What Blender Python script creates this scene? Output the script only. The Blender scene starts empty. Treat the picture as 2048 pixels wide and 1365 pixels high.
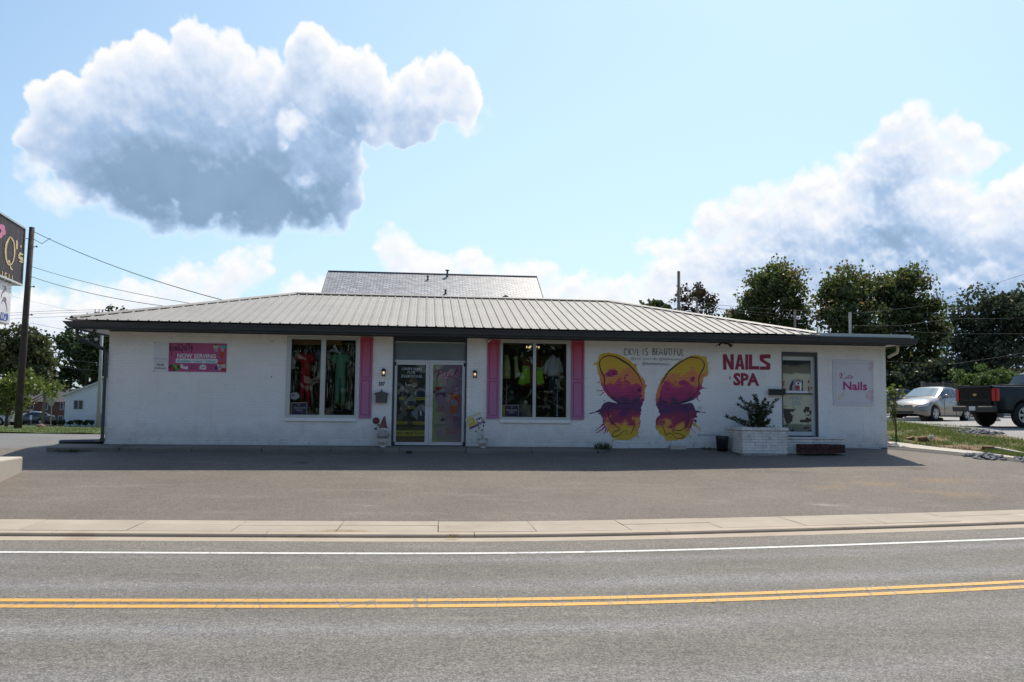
import bpy, bmesh, math, random
import numpy as np
from mathutils import Vector, Matrix
random.seed(7); rng = np.random.default_rng(11)
S = bpy.context.scene
COL = S.collection
R = math.radians

# ---------------------------------------------------------------- camera
FPX = 1700.0; EYE = 1.95
PITCH = math.atan(130/FPX); ROLL = math.atan(.0113)
FW = Vector((0, math.cos(PITCH), math.sin(PITCH)))
up0 = Vector((0, -math.sin(PITCH), math.cos(PITCH))); rt0 = Vector((1, 0, 0))
RT = math.cos(ROLL)*rt0 + math.sin(ROLL)*up0
UP = -math.sin(ROLL)*rt0 + math.cos(ROLL)*up0
CAMP = Vector((0, 0, EYE))
cd = bpy.data.cameras.new('camera'); cam = bpy.data.objects.new('camera', cd); COL.objects.link(cam)
cd.sensor_width = 36; cd.lens = FPX/2048*36; cd.clip_start = .1; cd.clip_end = 3000
cam.matrix_world = Matrix(((RT.x, UP.x, -FW.x, 0), (RT.y, UP.y, -FW.y, 0), (RT.z, UP.z, -FW.z, EYE), (0, 0, 0, 1)))
S.camera = cam

def ray(px, py): return FW + RT*((px-1024)/FPX) + UP*((682.5-py)/FPX)
def onz(px, py, z):
    d = ray(px, py); return CAMP + d*((z-EYE)/d.z)
def aty(px, py, Y):
    d = ray(px, py); return CAMP + d*(Y/d.y)

def onh(px, py, t0=8.):
    """where the line of sight through a photo pixel meets the ground"""
    d = ray(px, py); t = t0
    while t < 400:
        p = CAMP+d*t
        if p.z < hz(p.x, p.y): break
        t += .03
    return CAMP+d*t

# ---------------------------------------------------------------- world: sky with broken cumulus
SUN_AZ = R(24); SUN_EL = R(56.5)
W = bpy.data.worlds.new('World'); S.world = W; W.use_nodes = True
class NT:
    """small helper to write node trees as expressions"""
    def __init__(s, nt): s.nt = nt; s.L = nt.links
    def n(s, t, **k):
        x = s.nt.nodes.new(t)
        for a, b in k.items(): setattr(x, a, b)
        return x
    def put(s, sock, v):
        if hasattr(v, 'is_linked') or hasattr(v, 'links'): s.L.new(v, sock)
        elif v is not None: sock.default_value = v
    def m(s, op, a, b=None, c=None, clamp=False):
        x = s.n('ShaderNodeMath', operation=op, use_clamp=clamp)
        for i, v in enumerate((a, b, c)):
            if v is not None: s.put(x.inputs[i], v)
        return x.outputs[0]
    def vm(s, op, a, b=None, out=0):
        x = s.n('ShaderNodeVectorMath', operation=op)
        s.put(x.inputs[0], a)
        if b is not None: s.put(x.inputs[3] if op == 'SCALE' else x.inputs[1], b)
        return x.outputs[out]
    def mix(s, f, a, b, mode='MIX'):
        x = s.n('ShaderNodeMix', data_type='RGBA', blend_type=mode, clamp_factor=True)
        s.put(x.inputs[0], f); s.put(x.inputs[6], rgba(a)); s.put(x.inputs[7], rgba(b)); return x.outputs[2]
    def noise(s, vec, scale, detail=4, rough=.55, dist=0.0, out=0):
        x = s.n('ShaderNodeTexNoise')
        if vec is not None: s.L.new(vec, x.inputs['Vector'])
        x.inputs['Scale'].default_value = scale; x.inputs['Detail'].default_value = detail
        x.inputs['Roughness'].default_value = rough; x.inputs['Distortion'].default_value = dist
        return x.outputs[out]
    def vor(s, vec, scale, feature='F1', out=0, rnd=1.0):
        x = s.n('ShaderNodeTexVoronoi', feature=feature)
        if vec is not None: s.L.new(vec, x.inputs['Vector'])
        x.inputs['Scale'].default_value = scale; x.inputs['Randomness'].default_value = rnd
        return x.outputs[out]
    def ss(s, v, lo, hi, a=0., b=1.):
        x = s.n('ShaderNodeMapRange', interpolation_type='SMOOTHSTEP', clamp=True)
        s.put(x.inputs[0], v)
        for i, q in enumerate((lo, hi, a, b)): s.put(x.inputs[i+1], q)
        return x.outputs[0]
    def lin(s, v, lo, hi, a=0., b=1.):
        x = s.n('ShaderNodeMapRange', clamp=True)
        s.put(x.inputs[0], v)
        for i, q in enumerate((lo, hi, a, b)): s.put(x.inputs[i+1], q)
        return x.outputs[0]
    def xyz(s, v):
        x = s.n('ShaderNodeSeparateXYZ'); s.L.new(v, x.inputs[0]); return x.outputs
    def comb(s, a, b, c):
        x = s.n('ShaderNodeCombineXYZ')
        for i, q in enumerate((a, b, c)): s.put(x.inputs[i], q)
        return x.outputs[0]
    def ramp(s, f, stops):
        x = s.n('ShaderNodeValToRGB'); e = x.color_ramp.elements
        while len(e) < len(stops): e.new(.5)
        for q, (p, c) in zip(e, stops): q.position = p; q.color = rgba(c)
        s.put(x.inputs[0], f); return x.outputs[0]
def rgba(c):
    if hasattr(c, 'links') or c is None: return c
    if isinstance(c, (int, float)): return (c, c, c, 1)
    return (c[0], c[1], c[2], 1) if len(c) == 3 else c

LAYERS = [
 # low bank along the roofs
 ([(785, 500, 46, 48), (850, 545, 100, 44), (930, 530, 50, 32), (1030, 550, 120, 36), (1160, 580, 140, 40), (1260, 590, 100, 34), (490, 540, 66, 46), (420, 565, 100, 40), (345, 562, 44, 30), (290, 605, 160, 44), (630, 590, 74, 40), (140, 630, 130, 36), (520, 505, 30, 20), (40, 615, 90, 30), (820, 660, 500, 70), (250, 680, 400, 70)], 300, 10, 30, None, 22., .35, .55, 210, .35, []),
 # bank at the right
 ([(1830, 258, 85, 34), (1815, 315, 120, 66), (1925, 300, 60, 36), (1730, 340, 60, 50), (1560, 390, 100, 46), (1690, 395, 150, 52), (1470, 435, 90, 44), (1640, 470, 250, 80), (1860, 440, 130, 90), (2050, 405, 90, 54), (2010, 490, 160, 100), (1560, 540, 240, 90), (1820, 560, 270, 100), (1340, 490, 70, 32), (1420, 570, 160, 80), (2170, 450, 170, 150), (1700, 680, 420, 120), (2050, 640, 250, 160)], 420, 12, 42, None, 26., .12, .45, 310, .45, [(1790, 330, 70, 62, .5), (1640, 520, 190, 50, .5), (1770, 435, 60, 60, .5), (1850, 485, 110, 42, .4), (1970, 550, 120, 50, .45), (1545, 455, 50, 34, .3), (1900, 640, 250, 60, .4)]),
 # the big dark-bottomed cloud
 ([(400, 110, 66, 50), (455, 85, 22, 22), (330, 160, 120, 60), (240, 150, 70, 44), (170, 220, 80, 56), (130, 285, 74, 60), (420, 210, 190, 90), (560, 250, 150, 100), (655, 138, 96, 52), (620, 108, 50, 20), (700, 200, 90, 90), (300, 300, 210, 90), (470, 360, 230, 92), (600, 395, 130, 66), (790, 240, 100, 46), (880, 160, 76, 36), (920, 205, 40, 40), (830, 200, 70, 50), (660, 320, 70, 70), (505, 150, 60, 56), (240, 345, 130, 74), (340, 395, 120, 50), (640, 428, 90, 40), (500, 428, 180, 40)], 620, 13, 46, 474, 15., .17, .02, 410, .20, [(490, 410, 280, 80, .34), (300, 330, 200, 80, .16), (700, 250, 60, 50, .2)]),
 # bright torn shreds hanging in front of it
 ([(575, 245, 38, 44), (560, 285, 20, 26), (605, 360, 38, 22), (735, 265, 26, 26), (840, 210, 50, 16), (450, 240, 16, 12), (940, 250, 44, 22), (980, 222, 24, 14), (120, 400, 60, 40), (190, 410, 40, 22), (60, 340, 40, 34), (500, 300, 20, 12), (880, 200, 30, 10), (700, 290, 16, 12)], 150, 5, 14, None, 30., .1, .74, 510, .2, []),
]
def cloud_layer(GX, GY, seed=3):
    """cumulus in units of photo pixels on a grid (x right, y down): returns coverage and shade (0 dark .. 1 sunlit)"""
    r = np.random.default_rng(seed); h, w = GX.shape; st = GX[0, 1]-GX[0, 0]
    def vnoise(scale, sd):
        q = np.random.default_rng(sd); nx, ny = int(w*st/scale)+3, int(h*st/scale)+3; g = q.random((ny, nx))
        x = (np.arange(w)*st/scale); y = (np.arange(h)*st/scale); xi = x.astype(int); yi = y.astype(int); fx = x-xi; fy = y-yi; fx = fx*fx*fx*(fx*(fx*6-15)+10); fy = fy*fy*fy*(fy*(fy*6-15)+10)
        a = g[yi][:, xi]; b = g[yi][:, xi+1]; c = g[yi+1][:, xi]; d = g[yi+1][:, xi+1]
        return (a*(1-fx)+b*fx)*(1-fy)[:, None]+(c*(1-fx)+d*fx)*fy[:, None]
    def fbm(scale, octs, sd, rough=.55):
        o = 0; a = 1; t = 0
        for k in range(octs): o = o+a*(vnoise(scale/2**k, sd+k)-.5); t += a; a *= rough
        return o/t
    def bil(A, X, Y):
        x = np.clip((X-GX[0, 0])/st, 0, w-1.001); y = np.clip((Y-GY[0, 0])/st, 0, h-1.001); xi = x.astype(int); yi = y.astype(int); fx = x-xi; fy = y-yi
        return (A[yi, xi]*(1-fx)+A[yi, xi+1]*fx)*(1-fy)+(A[yi+1, xi]*(1-fx)+A[yi+1, xi+1]*fx)*fy
    def puffs(blobs, n, rmin, rmax, base=None):
        H = np.zeros((h, w))
        def stamp(cx, cy, R, k=1.):
            x0, x1 = int((cx-R-GX[0, 0])/st), int((cx+R-GX[0, 0])/st)+2; y0, y1 = int((cy-R-GY[0, 0])/st), int((cy+R-GY[0, 0])/st)+2
            x0, x1, y0, y1 = max(0, x0), min(w, x1), max(0, y0), min(h, y1)
            if x0 >= x1 or y0 >= y1: return
            d = 1-((GX[y0:y1, x0:x1]-cx)**2+(GY[y0:y1, x0:x1]-cy)**2)/R**2; s = np.sqrt(np.maximum(d, 0))*R*k; H[y0:y1, x0:x1] = np.maximum(H[y0:y1, x0:x1], s)
        tot = sum(b[2]*b[3] for b in blobs)
        for (cx, cy, rx, ry) in blobs:
            d = 1-((GX-cx)/(rx*.93))**2-((GY-cy)/(ry*.93))**2; H = np.maximum(H, np.sqrt(np.maximum(d, 0))*min(rx, ry)*.55)
            m = max(6, int(n*rx*ry/tot))
            for k in range(m):
                a = r.random()*6.283; q = r.random()**.5*.80; x, y = cx+np.cos(a)*q*rx, cy+np.sin(a)*q*ry
                edge = 1-q; R = rmin+(rmax-rmin)*(.25+.75*r.random())*min(1, .25+edge*1.6); R = min(R, .8*min(rx, ry)+4)
                if base is not None and y+R > base: y = base-R*.7
                stamp(x, y, R)
                for j in range(3):
                    b_ = -np.pi/2+r.normal()*1.1; stamp(x+np.cos(b_)*R*.85, y+np.sin(b_)*R*.85, R*(.25+.3*r.random()))
        return H
    out_a = np.zeros((h, w)); out_s = np.ones((h, w))
    wx = fbm(90, 4, 50)*34+fbm(22, 4, 60)*16; wy = fbm(90, 4, 70)*34+fbm(22, 4, 80)*16
    for (blobs, n, rmin, rmax, base, soft, dens, dk, sd, rel, dark) in LAYERS:
        H = puffs(blobs, n, rmin, rmax, base)
        for _ in range(1): H = bil(H, GX+wx, GY+wy)
        n1 = fbm(30, 7, sd, .62); n0 = fbm(120, 4, sd+9)
        Hn = np.where(H > 0, H+n1*34*(.55+np.clip(H/40, 0, 1)*.45)+n0*16-3, -5.)
        H0 = np.zeros_like(H)
        if base is not None: low_ = np.clip((GY-(base-150))/150, 0, 1); soft = soft*(1+1.9*low_**2); Hn = Hn-12*low_**2*0
        Hs = np.maximum(Hn, 0)
        a = np.clip(Hn/soft, 0, 1); a = a*a*(3-2*a)
        # light travels down from the upper right through the cloud
        tau = np.zeros((h, w)); 
        for k in range(1, 40):
            sy = int(round(k*9/st)); sx = int(round(k*9*.30/st)); S = np.zeros((h, w)); S[sy:, :w-sx] = Hs[:h-sy, sx:]; tau += S*(9/1000.)*np.exp(-k*.012)
        near = np.zeros((h, w))
        for k in range(1, 5):
            sy = int(round(k*4/st)); sx = int(round(k*4*.30/st)); S = np.zeros((h, w)); S[sy:, :w-sx] = Hs[:h-sy, sx:]; near += S
        relief = np.clip((Hs*4-near)/70., -1, 1)
        thin = np.exp(-Hs/22.)
        s = np.exp(-tau*dens)*.74+.50*thin+rel*relief+n1*.05
        for (cx, cy, rx, ry, k) in dark: s = s-k*np.clip(1.35-np.sqrt(((GX+wx-cx)/rx)**2+((GY+wy-cy)/ry)**2)+n0*.8, 0, 1)*(1-.8*np.clip(relief, 0, 1))
        s = np.clip(dk+(1-dk)*s, 0, 1); s = np.where(s < .2, .06+s*.7, s)+np.where(a > .9, n0*.16+n1*.05, 0); s = np.clip(s, 0, 1)
        out_s = out_s*(1-a)+s*a; out_a = 1-(1-out_a)*(1-a)
    return out_a, out_s

def build_sky():
    T = NT(W.node_tree); W.node_tree.nodes.clear()
    sky = T.n('ShaderNodeTexSky', sky_type='NISHITA')
    sky.sun_disc = False; sky.sun_elevation = SUN_EL; sky.sun_rotation = SUN_AZ
    sky.altitude = 300; sky.air_density = 1.15; sky.dust_density = 2.2; sky.ozone_density = 1.6
    D = T.n('ShaderNodeTexCoord').outputs['Generated']
    x, y, z = T.xyz(D); az = T.m('ARCTAN2', x, y); el = T.m('ARCSINE', z)
    # cumulus, worked out once as coverage and sunlight over azimuth and elevation
    global LAYERS
    def ae(px, py): d = ray(px, py).normalized(); return 1024+1700*math.atan2(d.x, d.y), 812-1700*math.asin(d.z)
    LAYERS = [([(*ae(q[0], q[1]), q[2], q[3]) for q in l[0]], *l[1:4], None if l[4] is None else ae(500, l[4])[1], *l[5:10], [(*ae(q[0], q[1]), *q[2:]) for q in l[10]]) for l in LAYERS]
    A0, A1, E0, E1, st = -.78, .78, -.03, .64, 2.
    GX, GY = np.meshgrid(np.arange(1024+1700*A0, 1024+1700*A1, st), np.arange(812-1700*E1, 812-1700*E0, st))
    a_, s_ = cloud_layer(GX, GY); h, w = a_.shape
    img = bpy.data.images.new('cumulus', w, h, float_buffer=True, is_data=True)
    px = np.ones((h, w, 4), np.float32); px[..., 0] = s_[::-1]; px[..., 1] = a_[::-1]; px[..., 2] = 0; img.pixels.foreach_set(px.ravel()); img.pack()
    tx = T.n('ShaderNodeTexImage', interpolation='Cubic', extension='EXTEND'); tx.image = img
    T.L.new(T.comb(T.m('DIVIDE', T.m('SUBTRACT', az, A0), A1-A0), T.m('DIVIDE', T.m('SUBTRACT', el, E0), E1-E0), 0), tx.inputs[0])
    shade, cov, _ = T.xyz(tx.outputs[0])
    inside = T.m('MULTIPLY', T.ss(T.m('ABSOLUTE', az), .77, .70), T.m('MULTIPLY', T.ss(el, .63, .57), T.m('GREATER_THAN', el, -.02)))
    # elsewhere: scattered clouds of the same kind, thinning upwards
    gen = T.noise(T.vm('MULTIPLY', D, (1, 1, 1.9)), 2.6, 7, .6)
    ga = T.m('MULTIPLY', T.ss(gen, .56, .68), T.m('MULTIPLY', T.m('MAXIMUM', T.ss(T.m('ABSOLUTE', az), .70, .95), T.ss(el, .58, .85)), .8))
    cc = T.ramp(T.m('MULTIPLY', shade, 1.0), [(0, CL[0]), (.35, CL[1]), (.68, CL[2]), (1, CL[3])])
    # haze glows on the sun's side of the sky; away from the sun the blue stays deep
    hz_ = T.ss(el, .8, -.02); sd_ = T.ss(T.m('ABSOLUTE', T.m('SUBTRACT', az, .08)), 1.25, .0)
    skyc = T.mix(T.m('MULTIPLY', sd_, T.m('ADD', .30, T.m('MULTIPLY', hz_, .40))), T.vm('MULTIPLY', sky.outputs[0], SKY_TINT), (6.6, 8.7, 9.5))
    final = T.mix(ga, skyc, CLOUD_AWAY)
    final = T.mix(T.m('MULTIPLY', cov, inside), final, cc)
    bg = T.n('ShaderNodeBackground'); T.L.new(final, bg.inputs[0]); bg.inputs[1].default_value = SKY_STRENGTH
    out = T.n('ShaderNodeOutputWorld'); T.L.new(bg.outputs[0], out.inputs[0])
def radiance(c):
    """a display colour as sky radiance at the exposure used here"""
    return tuple((v/255/12.92 if v < 10 else ((v/255+.055)/1.055)**2.4)/(.1*2**.2) for v in c)
CL = [radiance(c) for c in ((130, 160, 190), (170, 196, 229), (220, 232, 250), (255, 255, 255))]
CLOUD_AWAY = (7.0, 7.4, 8.0); SKY_TINT = (1.0, 1.20, 1.36); SKY_STRENGTH = .1
build_sky()

sd = bpy.data.lights.new('sun', 'SUN'); sd.energy = 4.6; sd.angle = R(.53); sd.color = (1, .91, .77)
sun = bpy.data.objects.new('sun', sd); COL.objects.link(sun)
sv = Vector((math.sin(SUN_AZ)*math.cos(SUN_EL), math.cos(SUN_AZ)*math.cos(SUN_EL), math.sin(SUN_EL)))
sun.rotation_euler = sv.to_track_quat('Z', 'Y').to_euler(); sun.location = (0, 0, 40)
vs = S.view_settings; vs.view_transform = 'Standard'; vs.look = 'None'; vs.gamma = 1; vs.exposure = 0.2
vs.use_curve_mapping = False

# ---------------------------------------------------------------- materials
def pbr(name, col, rough=.6, metal=0., var=.0, vscale=3., bump=0., bscale=40., spec=.5, dirt=None, dscale=1.2, damt=.5, coat=0.):
    m = bpy.data.materials.new(name); m.use_nodes = True; T = NT(m.node_tree)
    b = m.node_tree.nodes['Principled BSDF']
    geo = T.n('ShaderNodeNewGeometry').outputs['Position']
    c = rgba(col)
    if var:
        f = T.noise(geo, vscale, 5, .6)
        lo = tuple(max(0, v*(1-var)) for v in c[:3]); hi = tuple(min(1, v*(1+var)) for v in c[:3])
        c = T.mix(T.lin(f, .3, .7), lo, hi)
    if dirt is not None:
        c = T.mix(T.m('MULTIPLY', T.ss(T.noise(geo, dscale, 6, .65), .5, .75), damt), c, dirt)
    T.put(b.inputs['Base Color'], c)
    b.inputs['Roughness'].default_value = rough; b.inputs['Metallic'].default_value = metal
    b.inputs['Specular IOR Level'].default_value = spec
    if coat: b.inputs['Coat Weight'].default_value = coat; b.inputs['Coat Roughness'].default_value = .06
    if bump:
        bp = T.n('ShaderNodeBump'); bp.inputs['Strength'].default_value = bump; bp.inputs['Distance'].default_value = .01
        T.L.new(T.noise(geo, bscale, 4, .6), bp.inputs['Height']); T.L.new(bp.outputs[0], b.inputs['Normal'])
    return m

def glassy(name, tint=(1, 1, 1), refl=.09, edge=.6):
    m = bpy.data.materials.new(name); m.use_nodes = True; T = NT(m.node_tree); m.node_tree.nodes.clear()
    tr = T.n('ShaderNodeBsdfTransparent'); tr.inputs[0].default_value = rgba(tint)
    gl = T.n('ShaderNodeBsdfGlossy'); gl.inputs['Roughness'].default_value = .0
    fr = T.n('ShaderNodeFresnel'); fr.inputs[0].default_value = 1.45
    f = T.m('MULTIPLY', fr.outputs[0], refl, clamp=True)
    geo = T.n('ShaderNodeNewGeometry').outputs['Position']
    bp = T.n('ShaderNodeBump'); bp.inputs['Strength'].default_value = .06; bp.inputs['Distance'].default_value = .02
    T.L.new(T.noise(geo, 1.7, 2, .5), bp.inputs['Height']); T.L.new(bp.outputs[0], gl.inputs['Normal'])
    mx = T.n('ShaderNodeMixShader'); T.L.new(f, mx.inputs[0]); T.L.new(tr.outputs[0], mx.inputs[1]); T.L.new(gl.outputs[0], mx.inputs[2])
    o = T.n('ShaderNodeOutputMaterial'); T.L.new(mx.outputs[0], o.inputs[0])
    return m

def leafmat(name, a, b, trans=.35, third=None):
    m = bpy.data.materials.new(name); m.use_nodes = True; T = NT(m.node_tree); m.node_tree.nodes.clear()
    geo = T.n('ShaderNodeNewGeometry').outputs
    rnd = geo['Random Per Island']
    f = T.m('ADD', T.m('MULTIPLY', rnd, .6), T.m('MULTIPLY', T.noise(geo['Position'], .8, 3, .6), .5), clamp=True)
    c = T.mix(f, a, b)
    if third is not None: c = T.mix(T.m('MULTIPLY', T.ss(T.noise(geo['Position'], .55, 4, .6), .5, .68), T.ss(rnd, .2, .8)), c, third)
    d = T.n('ShaderNodeBsdfDiffuse'); T.L.new(c, d.inputs[0])
    t = T.n('ShaderNodeBsdfTranslucent'); T.L.new(c, t.inputs[0])
    g = T.n('ShaderNodeBsdfGlossy'); g.inputs['Roughness'].default_value = .45; g.inputs[0].default_value = (.5, .5, .5, 1)
    mx = T.n('ShaderNodeMixShader'); mx.inputs[0].default_value = trans; T.L.new(d.outputs[0], mx.inputs[1]); T.L.new(t.outputs[0], mx.inputs[2])
    m2 = T.n('ShaderNodeMixShader'); m2.inputs[0].default_value = .06; T.L.new(mx.outputs[0], m2.inputs[1]); T.L.new(g.outputs[0], m2.inputs[2])
    o = T.n('ShaderNodeOutputMaterial'); T.L.new(m2.outputs[0], o.inputs[0])
    return m

# ---------------------------------------------------------------- objects
def tag(o, label=None, cat=None, group=None, kind=None):
    if label: o['label'] = label
    if cat: o['category'] = cat
    if group: o['group'] = group
    if kind: o['kind'] = kind
    return o
def empty(name, loc, rz=0., label=None, cat=None, group=None):
    o = bpy.data.objects.new(name, None); COL.objects.link(o); o.location = loc; o.rotation_euler = (0, 0, rz)
    o.empty_display_size = .2
    return tag(o, label, cat, group)
def link(name, me, mat=None, parent=None, loc=None, rot=None):
    o = bpy.data.objects.new(name, me); COL.objects.link(o)
    if mat is not None and not me.materials: me.materials.append(mat)
    if parent is not None: o.parent = parent
    if loc is not None: o.location = loc
    if rot is not None: o.rotation_euler = rot
    return o
def copy_tree(o, parent=None):
    c = o.copy(); COL.objects.link(c); c.parent = parent
    for ch in o.children: copy_tree(ch, c)
    return c
def raw(name, V, F, mat=None, parent=None, smooth=False, loc=None, rot=None):
    me = bpy.data.meshes.new(name); me.from_pydata([tuple(v) for v in V], [], F); me.update()
    if smooth: me.polygons.foreach_set('use_smooth', [True]*len(me.polygons))
    return link(name, me, mat, parent, loc, rot)

class MB:
    def __init__(s): s.V = []; s.F = []; s.sm = []
    def add(s, V, F, smooth=False):
        o = len(s.V); s.V += [tuple(v) for v in V]; s.F += [tuple(i+o for i in f) for f in F]; s.sm += [smooth]*len(F); return s
    def box(s, a, b, bev=0.0):
        (x0, y0, z0), (x1, y1, z1) = a, b
        x0, x1 = min(x0, x1), max(x0, x1); y0, y1 = min(y0, y1), max(y0, y1); z0, z1 = min(z0, z1), max(z0, z1)
        if bev:
            bm = bmesh.new(); bmesh.ops.create_cube(bm, size=1)
            bmesh.ops.transform(bm, verts=bm.verts, matrix=Matrix.Translation(((x0+x1)/2, (y0+y1)/2, (z0+z1)/2)) @ Matrix.Diagonal((x1-x0, y1-y0, z1-z0, 1)))
            bmesh.ops.bevel(bm, geom=list(bm.edges), offset=bev, segments=2, affect='EDGES', profile=.5)
            return s.bm(bm)
        return s.add([(x0, y0, z0), (x1, y0, z0), (x1, y1, z0), (x0, y1, z0), (x0, y0, z1), (x1, y0, z1), (x1, y1, z1), (x0, y1, z1)],
                     [(0, 3, 2, 1), (4, 5, 6, 7), (0, 1, 5, 4), (1, 2, 6, 5), (2, 3, 7, 6), (3, 0, 4, 7)])
    def bm(s, bm, mat=None, smooth=False):
        bm.verts.index_update()
        s.add([(mat @ v.co if mat else v.co)[:] for v in bm.verts], [tuple(v.index for v in f.verts) for f in bm.faces], smooth); bm.free(); return s
    def tube(s, pts, r, n=8, caps=True, smooth=True):
        pts = [Vector(p) for p in pts]; rs = r if isinstance(r, (list, tuple)) else [r]*len(pts)
        V = []; F = []
        ref = None
        for i, p in enumerate(pts):
            t = (pts[min(i+1, len(pts)-1)] - pts[max(i-1, 0)])
            if t.length < 1e-9: t = Vector((0, 0, 1))
            t.normalize()
            if ref is None: ref = Vector((1, 0, 0)) if abs(t.x) < .8 else Vector((0, 1, 0))
            a = (ref - t*ref.dot(t)).normalized(); b = t.cross(a); ref = a
            for k in range(n):
                q = 2*math.pi*k/n; V.append(p + (a*math.cos(q)+b*math.sin(q))*rs[i])
        for i in range(len(pts)-1):
            for k in range(n):
                F.append((i*n+k, i*n+(k+1) % n, (i+1)*n+(k+1) % n, (i+1)*n+k))
        s.add(V, F, smooth)
        if caps:
            o = len(s.V)-len(V)
            s.F += [tuple(o+k for k in reversed(range(n))), tuple(o+(len(pts)-1)*n+k for k in range(n))]; s.sm += [False, False]
        return s
    def lathe(s, prof, c=(0, 0, 0), n=16, axis='z', smooth=True, sx=1., sy=1., caps=True):
        V = []; F = []
        for (r, z) in prof:
            for k in range(n):
                q = 2*math.pi*k/n; x, y = r*math.cos(q)*sx, r*math.sin(q)*sy
                p = (x, y, z) if axis == 'z' else ((x, z, y) if axis == 'y' else (z, x, y))
                V.append((c[0]+p[0], c[1]+p[1], c[2]+p[2]))
        for i in range(len(prof)-1):
            for k in range(n):
                f = (i*n+k, i*n+(k+1) % n, (i+1)*n+(k+1) % n, (i+1)*n+k)
                F.append(f if axis != 'y' else f[::-1])
        s.add(V, F, smooth)
        if not caps: return s
        o = len(s.V)-len(V)
        if prof[0][0] > 1e-6: s.F.append(tuple(o+k for k in reversed(range(n)))); s.sm.append(False)
        if prof[-1][0] > 1e-6: s.F.append(tuple(o+(len(prof)-1)*n+k for k in range(n))); s.sm.append(False)
        return s
    def prism(s, out, v0, v1):
        """outline in (u,z), extruded along v from v0 (front, towards the street) to v1"""
        n = len(out)
        area = sum(out[i][0]*out[(i+1) % n][1]-out[(i+1) % n][0]*out[i][1] for i in range(n))
        if area < 0: out = out[::-1]
        V = [(a, v0, b) for a, b in out]+[(a, v1, b) for a, b in out]
        F = [tuple(range(n)), tuple(range(2*n-1, n-1, -1))]+[(i, i+n, (i+1) % n+n, (i+1) % n) for i in range(n)]
        return s.add(V, F)
    def ribbon(s, pts, w, v0, v1):
        """flat brush stroke in the (u,z) plane"""
        ws = w if isinstance(w, (list, tuple)) else [w]*len(pts)
        Lp = []; Rp = []
        for i, (a, b) in enumerate(pts):
            p = pts[max(i-1, 0)]; q = pts[min(i+1, len(pts)-1)]
            t = Vector((q[0]-p[0], q[1]-p[1]));
            if t.length < 1e-9: t = Vector((1, 0))
            t.normalize(); nn = (-t.y*ws[i]/2, t.x*ws[i]/2)
            Lp.append((a+nn[0], b+nn[1])); Rp.append((a-nn[0], b-nn[1]))
        n = len(pts)
        V = [(a, v0, b) for a, b in Lp]+[(a, v0, b) for a, b in Rp]
        F = [(i, i+n, i+1+n, i+1) for i in range(n-1)]
        if v1 is not None and abs(v1-v0) > 1e-6:
            o = len(V); V += [(a, v1, b) for a, b in Lp]+[(a, v1, b) for a, b in Rp]
            F += [(i, i+1, o+i+1, o+i) for i in range(n-1)]+[(n+i, o+n+i, o+n+i+1, n+i+1) for i in range(n-1)]
        return s.add(V, F)
    def disc(s, c, r, v0, v1=None, n=14):
        o = [(c[0]+r*math.cos(2*math.pi*k/n), c[1]+r*math.sin(2*math.pi*k/n)) for k in range(n)]
        return s.prism(o, v0, v0+.002 if v1 is None else v1)
    def build(s, name, mat, parent=None, loc=None, rot=None):
        me = bpy.data.meshes.new(name); me.from_pydata(s.V, [], s.F); me.update()
        me.polygons.foreach_set('use_smooth', s.sm)
        return link(name, me, mat, parent, loc, rot)

def smoothpts(P, k=5, closed=False):
    """Catmull-Rom through 2-D or 3-D points"""
    P = [np.array(p, float) for p in P]; out = []; n = len(P)
    for i in range(n if closed else n-1):
        g = lambda j: P[j % n] if closed else P[min(max(j, 0), n-1)]
        a, b, c, d = g(i-1), g(i), g(i+1), g(i+2)
        for q in range(k):
            t = q/k
            out.append(tuple(.5*((2*b)+(c-a)*t+(2*a-5*b+4*c-d)*t*t+(3*b-a-3*c+d)*t**3)))
    if not closed: out.append(tuple(P[-1]))
    return out

def text(name, body, mat, parent, u0, z0, width=None, height=None, v=-.004, bold=0., shear=0., rot=0., spacing=1., depth=.001, center=False, label=None, line=1.0, align='LEFT'):
    cu = bpy.data.curves.new('lettering', 'FONT'); cu.body = body; cu.size = 1; cu.shear = shear; cu.offset = bold; cu.resolution_u = 2
    cu.space_character = spacing; cu.align_x = align; cu.space_line = line
    to = bpy.data.objects.new('lettering', cu); COL.objects.link(to)
    bpy.context.view_layer.update()
    me = bpy.data.meshes.new_from_object(to.evaluated_get(bpy.context.evaluated_depsgraph_get()))
    bpy.data.objects.remove(to); bpy.data.curves.remove(cu)
    n = len(me.vertices); co = np.empty(n*3); me.vertices.foreach_get('co', co); co = co.reshape(-1, 3)
    mn = co.min(0); mx = co.max(0); sz = mx-mn
    sx = (width/sz[0]) if width else None; sy = (height/sz[1]) if height else None
    if sx is None: sx = sy
    if sy is None: sy = sx
    x = (co[:, 0]-mn[0])*sx; y = (co[:, 1]-mn[1])*sy
    if center: x -= sz[0]*sx/2; y -= sz[1]*sy/2
    cr, sr = math.cos(rot), math.sin(rot)
    X = u0+x*cr-y*sr; Z = z0+x*sr+y*cr
    co = np.stack([X, np.full(n, v), Z], 1)
    me.vertices.foreach_set('co', co.astype(np.float32).ravel()); me.update()
    me.materials.clear()
    o = link(name, me, mat, parent)
    if label: o['label'] = label
    return o

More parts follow.
